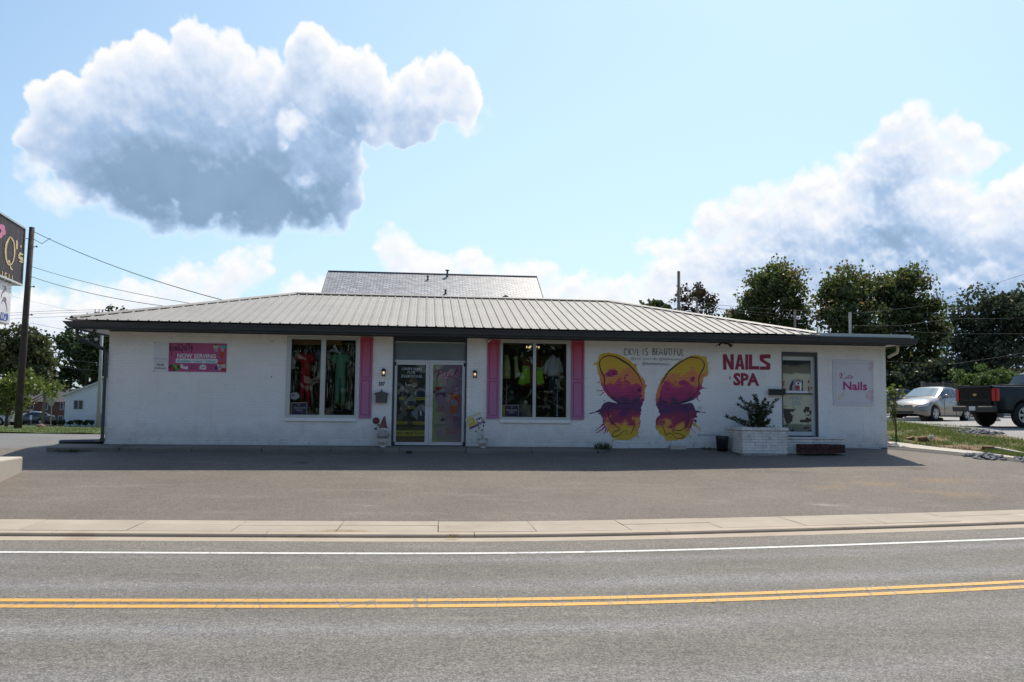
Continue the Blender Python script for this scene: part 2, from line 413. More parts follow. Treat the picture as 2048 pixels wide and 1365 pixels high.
# ---------------------------------------------------------------- ground heights
base_ctl = [(-70, 9.4), (-30, 11.0), (-15, 11.68), (-7.1, 12.06), (-4, 12.19), (-.85, 12.36), (1.32, 12.66), (3.68, 13.18), (6.29, 13.86), (8.63, 14.52), (14, 16.2), (25, 20.2), (50, 31)]
BC = np.array(smoothpts(base_ctl, 40))
seg = np.hypot(*np.diff(BC, axis=0).T); SL = np.concatenate([[0], np.cumsum(seg)])
S0 = float(np.interp(-1.03, BC[:, 0], SL))            # a sidewalk joint stands here
def along(s, off):
    """point on the road line: s metres along, off metres away from the road centre (towards the shop)"""
    x = np.interp(s+S0, SL, BC[:, 0]); y = np.interp(s+S0, SL, BC[:, 1])
    x2 = np.interp(s+S0+.2, SL, BC[:, 0]); y2 = np.interp(s+S0+.2, SL, BC[:, 1])
    x1 = np.interp(s+S0-.2, SL, BC[:, 0]); y1 = np.interp(s+S0-.2, SL, BC[:, 1])
    tx, ty = x2-x1, y2-y1; l = np.hypot(tx, ty)
    return x-ty/l*off, y+tx/l*off
ss_ = np.arange(-64, 52, .5)
swb_ = np.array([along(s, 1.42) for s in ss_])
def swb(x): return float(np.interp(x, swb_[:, 0], swb_[:, 1]))
def yfac(x): return 21.29+.1028*x
def _h(x, y):
    yb = swb(x); yf = max(yfac(x), yb+.6)
    w = min(1, max(0, (x+7)/15)); w = w*w*(3-2*w)
    zd = (1-w)*.85+w*.955
    if y <= yf:
        t = (y-yb)/(yf-yb)
        return float(np.interp(t, [0, .63, .93, 1], [.1, np.interp(x, [2, 10], [.54, .76]), np.interp(x, [0, 8], [.815, .92]), zd]))
    zl = np.interp(y, [20, 30, 37, 70, 80, 150, 190, 700], [.85, .8, .77, -.2, -.3, -2.2, -3.3, -9])
    zr = np.interp(y-yf, [0, 1.6, 4.5, 11, 18, 40, 700], [.955, 1.15, 1.4, 1.5, 1.57, 1.66, 4])
    return float((1-w)*zl+w*zr)
def hz(x, y):
    if y > swb(x)+.4: return (_h(x, y-.3)+_h(x, y+.3)+_h(x, y)*2)/4
    return _h(x, y)

def sheet(name, xs, lo, hi, ny, dz, mat, kind='structure', bump=0.):
    V = []; F = []; n = len(xs)
    for x in xs:
        a, b = lo(x), hi(x)
        for j in range(ny+1):
            y = a+(b-a)*j/ny; V.append((x, y, hz(x, y)+dz+(bump*(rng.random()-.5) if bump else 0)))
    for i in range(n-1):
        for j in range(ny):
            a = i*(ny+1)+j; F.append((a, a+ny+1, a+ny+2, a+1))
    o = raw(name, V, F, mat, smooth=True); tag(o, kind=kind); return o
def strip(name, o0, o1, z0, z1, mat, s0=-60, s1=50, step=.5, parent=None, kind='structure', nv=1):
    ss = np.arange(s0, s1+1e-6, step); V = []; F = []; uv = []
    for s in ss:
        for j in range(nv+1):
            t = j/nv; off = o0+(o1-o0)*t; x, y = along(s, off); V.append((x, y, z0+(z1-z0)*t)); uv.append((s, off))
    for i in range(len(ss)-1):
        for j in range(nv):
            a = i*(nv+1)+j; F.append((a, a+nv+1, a+nv+2, a+1))
    o = raw(name, V, F, mat, parent, smooth=True)
    l = o.data.uv_layers.new(name='UVMap')
    for lp in o.data.loops: l.data[lp.index].uv = uv[lp.vertex_index]
    if kind: tag(o, kind=kind)
    return o

# ---------------------------------------------------------------- ground materials
def asphalt(name, a, b, grain=.5, warm=None, bands=False, stains=None, gs=78):
    m = bpy.data.materials.new(name); m.use_nodes = True; T = NT(m.node_tree); bs = m.node_tree.nodes['Principled BSDF']
    geo = T.n('ShaderNodeNewGeometry').outputs['Position']
    big = T.noise(geo, .55, 6, .62)
    c = T.mix(T.lin(big, .3, .7), a, b)
    if warm is not None: c = T.mix(T.m('MULTIPLY', T.ss(T.noise(geo, .34, 5, .6), .45, .7), .6), c, warm)
    mid = T.noise(geo, 7, 4, .7)
    c = T.mix(T.lin(mid, .25, .75, 0, .22), c, (0.06, .06, .06))
    st = T.n('ShaderNodeMapping'); st.inputs['Scale'].default_value = (.5, 2.4, 1); T.L.new(geo, st.inputs[0])
    c = T.mix(T.m('MULTIPLY', T.ss(T.noise(st.outputs[0], 1.1, 5, .65), .50, .72), .42), c, tuple(v*1.30 for v in b[:3]))
    if bands:
        uv = T.n('ShaderNodeUVMap').outputs[0]; u, v, _ = T.xyz(uv)
        def band(cn, w): return T.m('MAXIMUM', T.m('SUBTRACT', 1.0, T.m('DIVIDE', T.m('ABSOLUTE', T.m('SUBTRACT', v, cn)), w)), 0.0)
        wob = T.noise(T.comb(T.m('MULTIPLY', u, .16), T.m('MULTIPLY', v, 1.4), 0), 1.0, 4, .55)
        wear = T.m('ADD', T.m('ADD', band(-1.45, .42), band(-2.95, .5)), T.m('ADD', band(-4.75, .5), band(-6.3, .6)))
        c = T.mix(T.m('MULTIPLY', T.m('MULTIPLY', wear, T.lin(wob, .3, .65)), .42), c, (.27, .275, .285))
        oil = T.m('MULTIPLY', T.m('ADD', band(-2.2, .35), band(-5.5, .5)), T.lin(wob, .35, .7))
        c = T.mix(T.m('MULTIPLY', oil, .28), c, (.12, .105, .095))
        edge = T.ss(v, -.95, -.55)
        c = T.mix(T.m('MULTIPLY', edge, .35), c, (.2, .17, .145))
        dark = T.noise(T.comb(T.m('MULTIPLY', u, .5), T.m('MULTIPLY', v, 9), 3.3), 1.0, 3, .5)
        c = T.mix(T.m('MULTIPLY', T.ss(dark, .64, .74), T.m('MULTIPLY', T.ss(u, 0, -5), .45)), c, (.11, .125, .16))
    if stains is not None:
        for (sx, sy, rx, ry, col, amt) in stains:
            mp = T.n('ShaderNodeMapping', vector_type='TEXTURE'); T.L.new(geo, mp.inputs[0])
            mp.inputs['Location'].default_value = (sx, sy, 0); mp.inputs['Scale'].default_value = (rx, ry, 50)
            l = T.vm('LENGTH', mp.outputs[0], out=1)
            f = T.ss(T.m('ADD', T.m('SUBTRACT', 1.0, l), T.m('MULTIPLY', T.m('SUBTRACT', T.noise(geo, 2.6, 6, .7), .5), 2.6)), .0, .9)
            c = T.mix(T.m('MULTIPLY', f, amt), c, col)
    vd = T.n('ShaderNodeTexVoronoi'); T.L.new(geo, vd.inputs[0]); vd.inputs['Scale'].default_value = gs
    g = T.xyz(vd.outputs['Color'])[0]
    vd2 = T.n('ShaderNodeTexVoronoi'); T.L.new(geo, vd2.inputs[0]); vd2.inputs['Scale'].default_value = gs*.36
    g2 = T.xyz(vd2.outputs['Color'])[1]
    gg = T.m('ADD', T.m('MULTIPLY', T.m('SUBTRACT', T.m('POWER', g, 1.6), .38), grain*2.0), T.m('MULTIPLY', T.m('SUBTRACT', g2, .5), grain*.45))
    k = T.m('ADD', 1.0, gg)
    c = T.vm('MULTIPLY', c, T.comb(k, k, k))
    T.L.new(c, bs.inputs['Base Color']); bs.inputs['Roughness'].default_value = .85; bs.inputs['Specular IOR Level'].default_value = .35
    bp = T.n('ShaderNodeBump'); bp.inputs['Strength'].default_value = .5; bp.inputs['Distance'].default_value = .006
    T.L.new(T.m('ADD', g, T.m('MULTIPLY', mid, .6)), bp.inputs['Height']); T.L.new(bp.outputs[0], bs.inputs['Normal'])
    return m
def concrete(name, a, b, stain=(.2, .14, .08), amt=.35, spots=()):
    m = bpy.data.materials.new(name); m.use_nodes = True; T = NT(m.node_tree); bs = m.node_tree.nodes['Principled BSDF']
    geo = T.n('ShaderNodeNewGeometry').outputs['Position']; rnd = T.n('ShaderNodeObjectInfo').outputs['Random']
    c = T.mix(T.lin(T.noise(geo, 1.3, 6, .65), .3, .7), a, b)
    c = T.mix(T.m('MULTIPLY', rnd, .35), c, tuple(v*.86 for v in a))
    c = T.mix(T.m('MULTIPLY', T.ss(T.noise(geo, .7, 6, .7), .54, .72), amt), c, stain)
    c = T.mix(T.m('MULTIPLY', T.ss(T.noise(geo, 60, 2, .6), .62, .74), .35), c, (.12, .11, .1))
    for (sx, sy, rx, ry, col, k_) in spots:
        mp = T.n('ShaderNodeMapping', vector_type='TEXTURE'); T.L.new(geo, mp.inputs[0]); mp.inputs['Location'].default_value = (sx, sy, 0); mp.inputs['Scale'].default_value = (rx, ry, 50)
        f = T.ss(T.m('ADD', T.m('SUBTRACT', 1.0, T.vm('LENGTH', mp.outputs[0], out=1)), T.m('MULTIPLY', T.m('SUBTRACT', T.noise(geo, 3.5, 6, .7), .5), 2.4)), .0, .9); c = T.mix(T.m('MULTIPLY', f, k_), c, col)
    T.L.new(c, bs.inputs['Base Color']); bs.inputs['Roughness'].default_value = .9
    bp = T.n('ShaderNodeBump'); bp.inputs['Strength'].default_value = .35; bp.inputs['Distance'].default_value = .004
    T.L.new(T.noise(geo, 90, 4, .7), bp.inputs['Height']); T.L.new(bp.outputs[0], bs.inputs['Normal'])
    return m
def soil(name, g1, g2, d1, lo=.45, hi=.62, sc=.9):
    m = bpy.data.materials.new(name); m.use_nodes = True; T = NT(m.node_tree); bs = m.node_tree.nodes['Principled BSDF']
    geo = T.n('ShaderNodeNewGeometry').outputs['Position']
    c = T.mix(T.lin(T.noise(geo, 14, 5, .7), .3, .7), g1, g2)
    c = T.mix(T.ss(T.noise(geo, sc, 6, .62), lo, hi), c, d1)
    T.L.new(c, bs.inputs['Base Color']); bs.inputs['Roughness'].default_value = 1
    bp = T.n('ShaderNodeBump'); bp.inputs['Strength'].default_value = .8; bp.inputs['Distance'].default_value = .04
    T.L.new(T.noise(geo, 26, 5, .7), bp.inputs['Height']); T.L.new(bp.outputs[0], bs.inputs['Normal'])
    return m
def paintmat(name, col, wear=.3, under=(.16, .16, .16), sc=22):
    m = bpy.data.materials.new(name); m.use_nodes = True; T = NT(m.node_tree); bs = m.node_tree.nodes['Principled BSDF']
    geo = T.n('ShaderNodeNewGeometry').outputs['Position']
    c = T.mix(T.lin(T.noise(geo, 3, 4, .6), .3, .7), col, tuple(v*.82 for v in col))
    c = T.mix(T.m('MULTIPLY', T.ss(T.noise(geo, sc, 5, .75), .56, .72), wear), c, under)
    st = T.n('ShaderNodeMapping'); st.inputs['Scale'].default_value = (3.2, .6, 1); st.inputs['Rotation'].default_value = (0, 0, .5); T.L.new(geo, st.inputs[0])
    cr = T.ss(T.vor(st.outputs[0], 1.1, 'DISTANCE_TO_EDGE'), .018, .006)
    c = T.mix(T.m('MULTIPLY', cr, wear*1.6), c, under)
    T.L.new(c, bs.inputs['Base Color']); bs.inputs['Roughness'].default_value = .7
    return m

M = {}
M['road'] = asphalt('road asphalt', (.132, .122, .105), (.172, .160, .140), .52, bands=True)
onl = lambda px, py, z: (onh(px, py).x, onh(px, py).y)
dirtc = (.24, .165, .1)
stn = [(*onl(1750, 968, .55), 1.1, .35, dirtc, .55), (*onl(1890, 962, .6), 1.0, .3, dirtc, .5), (*onl(1660, 975, .5), .7, .25, dirtc, .4), (*onl(1935, 990, .45), 1.2, .3, dirtc, .45),
       (*onl(1850, 985, .5), .9, .25, dirtc, .35), (*onl(570, 925, .7), .55, .5, (.15, .115, .085), .6), (*onl(606, 926, .68), .25, .1, (.02, .02, .02), .8), (*onl(1832, 938, .72), .5, .22, (.07, .06, .055), .6),
       (*onl(1650, 1010, .3), .5, .10, (.4, .4, .4), .3), (*onl(735, 1012, .3), .3, .05, (.35, .35, .35), .3), (*onl(1560, 945, .7), 1.6, .25, (.1, .09, .085), .5)]
M['lot'] = asphalt('parking lot asphalt', (.136, .114, .094), (.178, .152, .126), .30, warm=(.19, .155, .125), stains=stn, gs=70)
M['sidelot'] = asphalt('side lot asphalt', (.13, .128, .125), (.19, .185, .18), .3)
M['sidewalk'] = concrete('sidewalk concrete', (.335, .285, .225), (.425, .37, .295), spots=[(*onz(705, 1063, .06)[:2], .55, .18, (.22, .15, .085), .8), (*onz(650, 1063, .06)[:2], .35, .14, (.24, .17, .10), .5), (*onz(1725, 1052, .06)[:2], .4, .25, (.24, .16, .09), .6), (*onz(90, 1066, .06)[:2], .5, .12, (.2, .16, .11), .5)])
M['curbtop'] = concrete('curb concrete', (.36, .29, .22), (.44, .365, .285), (.2, .12, .08), .45)
M['ledge'] = concrete('old ledge concrete', (.15, .13, .105), (.23, .20, .165), (.05, .045, .04), .6)
M['block'] = concrete('pale concrete', (.42, .38, .32), (.52, .47, .4), (.3, .26, .2), .3)
M['parking'] = asphalt('back parking pavement', (.26, .25, .235), (.33, .32, .3), .2)
M['street2'] = concrete('side street concrete', (.36, .34, .31), (.44, .42, .38))
M['bank'] = soil('grassy soil', (.07, .085, .025), (.11, .13, .04), (.22, .15, .085), .40, .58, .8)
M['lawn'] = soil('lawn soil', (.06, .095, .02), (.10, .14, .035), (.16, .13, .06), .55, .75, .6)
M['far'] = soil('far ground', (.05, .075, .025), (.08, .1, .04), (.14, .12, .08), .55, .75, .05)
M['yellow'] = paintmat('yellow road paint', (.62, .335, .065), .45)
M['white_line'] = paintmat('white road paint', (.66, .65, .62), .35)
M['berm'] = asphalt('old asphalt curb', (.045, .039, .036), (.075, .064, .058), .4)

# far terrain
gx = np.unique(np.concatenate([np.linspace(-500, -60, 12), np.linspace(-60, 60, 81), np.linspace(60, 500, 12)]))
gy = np.unique(np.concatenate([np.linspace(-200, -6, 14), np.linspace(-6, 60, 75), np.linspace(60, 200, 30), np.linspace(200, 900, 10)]))
V = [(x, y, (hz(x, y)-.1 if y > swb(x) else -.06)) for x in gx for y in gy]; n = len(gy)
F = [(i*n+j, (i+1)*n+j, (i+1)*n+j+1, i*n+j+1) for i in range(len(gx)-1) for j in range(n-1)]
tag(raw('ground', V, F, M['far'], smooth=True), kind='structure')

strip('road', -9.6, 0, 0, 0, M['road'], nv=8)
gut = strip('gutter', 0, .345, .0015, .004, M['curbtop'])
tag(strip('white_edge_line', -1.03, -.91, .004, .004, M['white_line']), kind='structure')
tag(strip('yellow_line', -3.73, -3.60, .004, .004, M['yellow']), kind='structure')
tag(strip('yellow_line', -3.98, -3.85, .004, .004, M['yellow']), kind='structure')

# kerb and sidewalk: every cast length and slab is a piece of its own
sw = empty('sidewalk', (0, 0, 0)); tag(sw, kind='structure')
def cell(name, s0, s1, o0, o1, zt0, zt1, zb, mat, parent, gap=.006, nseg=3, round_=.0, jit=0.):
    V = []; dzj = (rng.random()-.5)*jit
    ss = np.linspace(s0+gap, s1-gap, nseg+1)
    for s in ss:
        for off, z in ((o0+gap, zb), (o0+gap, zt0-round_+dzj), (o0+gap+round_*.8, zt0+dzj), (o1-gap, zt1+dzj), (o1-gap, zb)):
            x, y = along(s, off); V.append((x, y, z))
    F = []
    for i in range(nseg):
        for j in range(4): a = i*5+j; F.append((a, a+5, a+6, a+1))
    F += [(0, 1, 2, 3, 4), tuple(nseg*5+k for k in (4, 3, 2, 1, 0))]
    return raw(name, V, F, mat, parent)
P5 = 1.535
for k in range(-14, 18):
    s0 = k*P5; s1 = s0+P5
    split = 1.10 if k % 2 else 1.02
    cell('slab', s0, s1, .56, split, .058, .08, -.1, M['sidewalk'], sw, .007, jit=.006)
    cell('slab', s0, s1, split, 1.42, .08, .1, -.1, M['sidewalk'], sw, .004, jit=.004)
kb = empty('curb', (0, 0, 0)); tag(kb, kind='structure')
for k in range(-7, 9):
    cell('curb_length', k*2*P5+.55, (k+1)*2*P5+.55, .345, .56, .05, .057, -.1, M['curbtop'], kb, .005, 6, .018)

# the shop's parking lot, rising from the sidewalk to the wall
bnd_c = np.array([(9.6, 22.15), (10.1, 21.95), (10.6, 21.6), (11.1, 21.2), (12.3, 20.35), (13.5, 19.7), (15, 19.2), (17, 19.1), (19, 19.55)])
bnd = lambda x: float(np.interp(x, bnd_c[:, 0], bnd_c[:, 1]))
xs = np.concatenate([np.arange(-40, 9.6, .4), np.arange(9.6, 17.4, .2)])
sheet('parking_lot', xs, lambda x: swb(x)-.004, lambda x: (yfac(x)+.02 if x < 9.6 else max(bnd(x), swb(x)+.05)), 26, 0, M['lot'])
sheet('side_lot', np.arange(-60, -7.9, .5), lambda x: yfac(x)+.02, lambda x: 29.9, 16, 0, M['sidelot'])
xb = np.arange(9.6, 17.0, .15)
# rolled asphalt curb along the lot
V = []; F = []
for x in xb:
    for k, (o, z) in enumerate(((0, .0), (.06, .018), (.2, .024), (.42, .02), (.5, -.03))):
        y = bnd(x)+o; xx = x+o*.6; V.append((xx, y, hz(xx, y)+z+.004*(rng.random()-.5)))
for i in range(len(xb)-1):
    for k in range(4): a = i*5+k; F.append((a, a+5, a+6, a+1))
tag(raw('asphalt_curb', V, F, M['berm'], smooth=True), kind='structure')
# pale concrete walk beside it
sheet('concrete_walk', np.arange(9.9, 12.9, .15), lambda x: bnd(x-.25)+.42, lambda x: bnd(x-.2)+.42+float(np.interp(x, [9.9, 10.6, 12, 12.9], [1.1, 1.0, .75, .05])), 4, .03, M['block'])
# grass bank, back parking, side street
def walk_top(x): return bnd(x-.2)+.40+float(np.interp(x, [9.2, 9.9, 10.6, 12, 12.9], [1.1, 1.1, 1.0, .75, .05]))
sheet('grass_bank', np.concatenate([np.arange(8.2, 14.6, .2), [14.6]]), lambda x: (yfac(x)+.3 if x < 9.9 else walk_top(x)), lambda x: 33.0, 40, .02, M['bank'], bump=.035)
sheet('grass_verge', np.arange(14.6, 17.1, .2), lambda x: walk_top(x), lambda x: 22.6, 14, .02, M['bank'], bump=.03)
sheet('driveway', np.arange(14.6, 50, .6), lambda x: max(22.6, swb(x)+.5), lambda x: max(33.0, swb(x)+1), 16, .012, M['parking'])
sheet('back_parking', np.arange(6, 60, 1.), lambda x: max(33.0, swb(x)+1), lambda x: 64, 20, .012, M['parking'])
sheet('grass_strip', np.arange(-60, -5, .5), lambda x: 29.9, lambda x: 37.2, 14, .04, M['lawn'], bump=.03)
sheet('side_street', np.arange(-90, -4, 1.), lambda x: 37.2, lambda x: 60, 20, .012, M['street2'])
sheet('far_street', np.arange(-130, -20, 2.), lambda x: 92, lambda x: 165, 20, .02, M['sidelot'])

# ---------------------------------------------------------------- the shop
AL = math.atan2(2.0, 19.46)
O3 = Vector((-9.64, 20.3, .95)); UU = Vector((math.cos(AL), math.sin(AL), 0)); VV = Vector((-math.sin(AL), math.cos(AL), 0))
def P(px, py, v=0.):
    d = ray(px, py); Q = O3+VV*v; t = (Q-CAMP).dot(VV)/d.dot(VV); p = CAMP+d*t-O3
    return p.dot(UU), p.z
def Wd(u, v, z): return O3+UU*u+VV*v+Vector((0, 0, z))
def wthing(name, label, cat, u, v, z, group=None): return empty(name, Wd(u, v, z), AL, label, cat, group)
def rect(x0, y0, x1, y1, v=0.):
    a = P(x0, y1, v); b = P(x1, y0, v); return a[0], b[0], a[1], b[1]
shop = empty('shop_building', O3, AL, 'long white painted brick shop with grey metal hip roof and butterfly mural', 'shop')
UR = 19.565; ZT = 2.74; VE = -.75; ZE = 2.86
def brickmat():
    m = bpy.data.materials.new('white painted brick'); m.use_nodes = True; T = NT(m.node_tree); b = m.node_tree.nodes['Principled BSDF']
    geo = T.n('ShaderNodeNewGeometry').outputs; pos = geo['Position']; x, y, z = T.xyz(pos)
    c = T.mix(T.lin(T.noise(pos, 1.3, 5, .6), .3, .7), (.79, .765, .735), (.86, .835, .80))
    c = T.mix(T.m('MULTIPLY', geo['Random Per Island'], .10), c, (.66, .64, .61))
    c = T.mix(T.m('MULTIPLY', T.ss(T.noise(pos, 1.7, 6, .68), .54, .74), .30), c, (.52, .47, .41))
    drip = T.noise(T.comb(T.m('MULTIPLY', x, 5.0), T.m('MULTIPLY', y, 5.0), T.m('MULTIPLY', z, .35)), 1, 4, .6)
    c = T.mix(T.m('MULTIPLY', T.ss(drip, .58, .74), .22), c, (.50, .46, .40))
    splash = T.m('MULTIPLY', T.ss(T.m('ADD', z, T.m('MULTIPLY', T.m('SUBTRACT', T.noise(pos, 4, 5, .7), .5), .8)), 1.55, 1.0), .42)
    c = T.mix(splash, c, (.42, .37, .31))
    chip = T.ss(T.noise(pos, 22, 4, .7), .68, .73)
    c = T.mix(T.m('MULTIPLY', chip, .5), c, (.30, .20, .16))
    T.L.new(c, b.inputs['Base Color']); b.inputs['Roughness'].default_value = .62
    bp = T.n('ShaderNodeBump'); bp.inputs['Strength'].default_value = .4; bp.inputs['Distance'].default_value = .01
    T.L.new(T.noise(pos, 60, 4, .6), bp.inputs['Height']); T.L.new(bp.outputs[0], b.inputs['Normal']); return m
M['brick'] = brickmat()
M['brickold'] = pbr('worn white painted brick', (.70, .67, .63), .75, var=.14, vscale=3, bump=.5, bscale=60, dirt=(.24, .20, .165), dscale=5, damt=.7)
M['mortar'] = pbr('painted mortar', (.74, .72, .69), .8, var=.12, vscale=4, bump=.4, bscale=50)
M['darkmetal'] = pbr('charcoal gutter paint', (.035, .039, .045), .38, var=.15, vscale=.8)
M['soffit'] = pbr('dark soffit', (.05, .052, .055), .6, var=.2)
M['whitesoffit'] = pbr('white soffit', (.6, .59, .57), .7, var=.08)
M['alum'] = pbr('pale aluminium', (.50, .50, .48), .38, metal=.25, var=.06)
M['alum2'] = pbr('white door frame', (.56, .56, .55), .4, metal=.1, var=.06)
M['navy'] = pbr('navy trim', (.03, .038, .055), .45)
M['charcoal'] = pbr('charcoal trim', (.06, .065, .075), .5)
M['black'] = pbr('black metal', (.015, .015, .017), .4)
M['glass'] = glassy('window glass', (.90, .92, .92), 1.0)
M['transom'] = pbr('frosted transom glass', (.16, .19, .20), .12, var=.08, vscale=2)
M['white'] = pbr('white paint', (.7, .7, .7), .6)
M['beige'] = pbr('beige downspout', (.55, .50, .38), .5)
def roofmat():
    m = bpy.data.materials.new('ribbed roof metal'); m.use_nodes = True; T = NT(m.node_tree); b = m.node_tree.nodes['Principled BSDF']
    geo = T.n('ShaderNodeNewGeometry').outputs['Position']; rnd = T.n('ShaderNodeObjectInfo').outputs['Random']
    c = T.mix(T.lin(T.noise(geo, 1.2, 5, .6), .3, .7), (.225, .215, .195), (.285, .272, .247))
    c = T.mix(T.m('MULTIPLY', rnd, .3), c, (.28, .265, .245))
    mp = T.n('ShaderNodeMapping'); mp.inputs['Scale'].default_value = (9, .7, .7); mp.inputs['Rotation'].default_value = (0, 0, -AL); T.L.new(geo, mp.inputs[0])
    c = T.mix(T.m('MULTIPLY', T.ss(T.noise(mp.outputs[0], 1.5, 4, .6), .5, .75), .22), c, (.15, .14, .125))
    T.L.new(c, b.inputs['Base Color']); b.inputs['Roughness'].default_value = .62; b.inputs['Metallic'].default_value = .05
    return m
M['roof'] = roofmat()

# openings (u0,u1,z0,z1)
w1 = rect(570, 675.5, 716.2, 835.5); w2 = rect(1000, 681.5, 1140.2, 839)
db = rect(782.3, 672, 934.5, 894); db = (db[0], db[1], .0, ZT)
nd = rect(1565, 705.5, 1634.6, 874); nd = (nd[0], nd[1], nd[2], nd[3])
OPEN = [w1, w2, db, nd]
# wall core: cells of a grid of openings
us = sorted({0, UR, *[o[0] for o in OPEN], *[o[1] for o in OPEN]})
wm = MB()
for a, b in zip(us[:-1], us[1:]):
    mid = (a+b)/2; op = [o for o in OPEN if o[0] < mid < o[1]]
    zz = [-.25, ZT] if not op else None
    if op:
        o = op[0]
        if o[2] > .01: wm.box((a, .007, -.25), (b, .22, o[2]))
        else: wm.box((a, .007, -.25), (b, .22, -.02))
        if o[3] < ZT-.01: wm.box((a, .007, o[3]), (b, .22, ZT))
    else: wm.box((a, .007, -.25), (b, .22, ZT))
wm.build('wall', M['mortar'], shop)
sm_ = MB(); sm_.box((.007, .22, -.3), (.22, 7.4, ZT)); sm_.box((UR-.22, .22, -.3), (UR-.007, 7.4, ZT)); sm_.box((.007, 7.4, -.3), (UR-.007, 7.6, ZT))
sm_.build('side_wall', M['mortar'], shop)
# bricks: the three lowest courses piece by piece, the many above them joined
CH = .0677; BL = .2045
meshes = {}
def brickmesh(w, h, worn):
    k = (round(w, 3), worn)
    if k not in meshes:
        e = .006 if worn else .003
        V = [(0, .007, 0), (w, .007, 0), (w, .007, h), (0, .007, h), (e, 0, e), (w-e, 0, e), (w-e, 0, h-e), (e, 0, h-e)]
        F = [(4, 5, 6, 7), (0, 1, 5, 4), (1, 2, 6, 5), (2, 3, 7, 6), (3, 0, 4, 7)]
        me = bpy.data.meshes.new('brick'); me.from_pydata(V, [], F); me.update(); me.materials.append(M['brickold' if worn else 'brick']); meshes[k] = me
    return meshes[k]
VB = []; FB = []; nsing = 0
ncourse = int((ZT+.05)/CH)+1
for c in range(ncourse):
    z0 = -.045+c*CH; h = CH-(.012 if c < 3 else .006)
    if z0+h > ZT: h = ZT-z0
    u = -(BL/2 if c % 2 else 0)
    while u < UR:
        segs = [(max(u, 0), min(u+BL, UR))]; u += BL
        for o in OPEN:
            if z0+h > o[2]+.002 and z0 < o[3]-.002:
                ns = []
                for a, b in segs:
                    if b <= o[0] or a >= o[1]: ns.append((a, b))
                    else:
                        if a < o[0]: ns.append((a, o[0]))
                        if b > o[1]: ns.append((o[1], b))
                segs = ns
        for a, b in segs:
            j = .011 if c < 3 else .004
            w = b-a-j
            if w < .02: continue
            if c < 3 and nsing < 300:
                ob = link('brick', brickmesh(w, h, True), None, shop, (a, -.001-.003*random.random(), z0)); nsing += 1
            else:
                e = .003; dv = .0015-.002*random.random(); k = len(VB); x0, x1 = a, a+w; zt = z0+h
                VB += [(x0, .007, z0), (x1, .007, z0), (x1, .007, zt), (x0, .007, zt), (x0+e, dv, z0+e), (x1-e, dv, z0+e), (x1-e, dv, zt-e), (x0+e, dv, zt-e)]
                FB += [(k+4, k+5, k+6, k+7), (k, k+1, k+5, k+4), (k+1, k+2, k+6, k+5), (k+2, k+3, k+7, k+6), (k+3, k, k+4, k+7)]
tag(raw('brickwork', VB, FB, M['brick'], shop), kind='stuff')
# side returns of brick at the corners (coursed)
cb = MB()
for c in range(ncourse):
    z0 = -.045+c*CH; z1 = min(z0+CH-.008, ZT)
    for k in range(36):
        v0 = .01+k*BL-(BL/2 if c % 2 else 0); a, b = max(v0, .0), min(v0+BL-.006, 7.5)
        if b-a < .02: continue
        cb.box((0.0, a, z0), (.012, b, z1)); cb.box((UR-.012, a, z0), (UR, b, z1))
tag(cb.build('side_brickwork', M['brick'], shop), kind='stuff')

# ---- roof
RV = 3.75; uL = -.735; uR_ = 17.42; uRL = 3.80; uRR = 12.95
def rz(v): return ZE+.03+(v-VE)*((4.16-ZE-.03)/(RV-VE))
def vmax(u): return max(VE+.02, min(RV, VE+(u-uL)*(RV-VE)/(uRL-uL), VE+(uR_-u)*(RV-VE)/(uR_-uRR)))
RIB = .229; u = uL+.04; nrib = 0
under = MB()
while u < uR_-.05:
    a, b = u, min(u+RIB, uR_-.02); va, vb = vmax(a), vmax(b)
    m_ = MB(); V0 = VE-.045
    def pt(uu, vv, up=0.): return (uu, vv, rz(vv)+up)
    brk = [a, b]
    # pan with two low stiffening steps
    prof = [(a, .0), (a+.07, .0), (a+.078, .004), (a+.09, .0), (a+.145, .0), (a+.153, .004), (a+.165, .0), (b, .0)]
    prof = [(q, w) for q, w in prof if q <= b]
    if prof[-1][0] < b: prof.append((b, 0.))
    V = []; F = []
    for q, w in prof: V += [pt(q, V0, w), pt(q, vmax(q)-.015, w)]
    for i in range(len(prof)-1): F.append((2*i, 2*i+2, 2*i+3, 2*i+1))
    m_.add(V, F)
    # trapezoid rib at the left edge of the strip
    r0 = [(a-.028, -.002), (a-.011, .026), (a+.011, .026), (a+.028, -.002)]
    V = []
    for q, w in r0: V += [pt(q, V0-.004, w), pt(q, max(vmax(a)-.03, V0+.02), w)]
    m_.add(V, [(0, 2, 3, 1), (2, 4, 5, 3), (4, 6, 7, 5), (0, 6, 4, 2)])
    m_.build('roof_panel', M['roof'], shop); u += RIB; nrib += 1
# other slopes
o_ = MB(); VBk = 2*RV-VE
o_.add([(uL, VE, ZE+.02), (uRL, RV, 4.15), (uL, VBk, ZE+.02)], [(0, 1, 2)])
o_.add([(uR_, VE, ZE+.02), (uR_, VBk, ZE+.02), (uRR, RV, 4.15)], [(0, 1, 2)])
o_.add([(uL, VBk, ZE+.02), (uRL, RV, 4.15), (uRR, RV, 4.15), (uR_, VBk, ZE+.02)], [(0, 1, 2, 3)])
o_.build('rear_roof', M['roof'], shop)
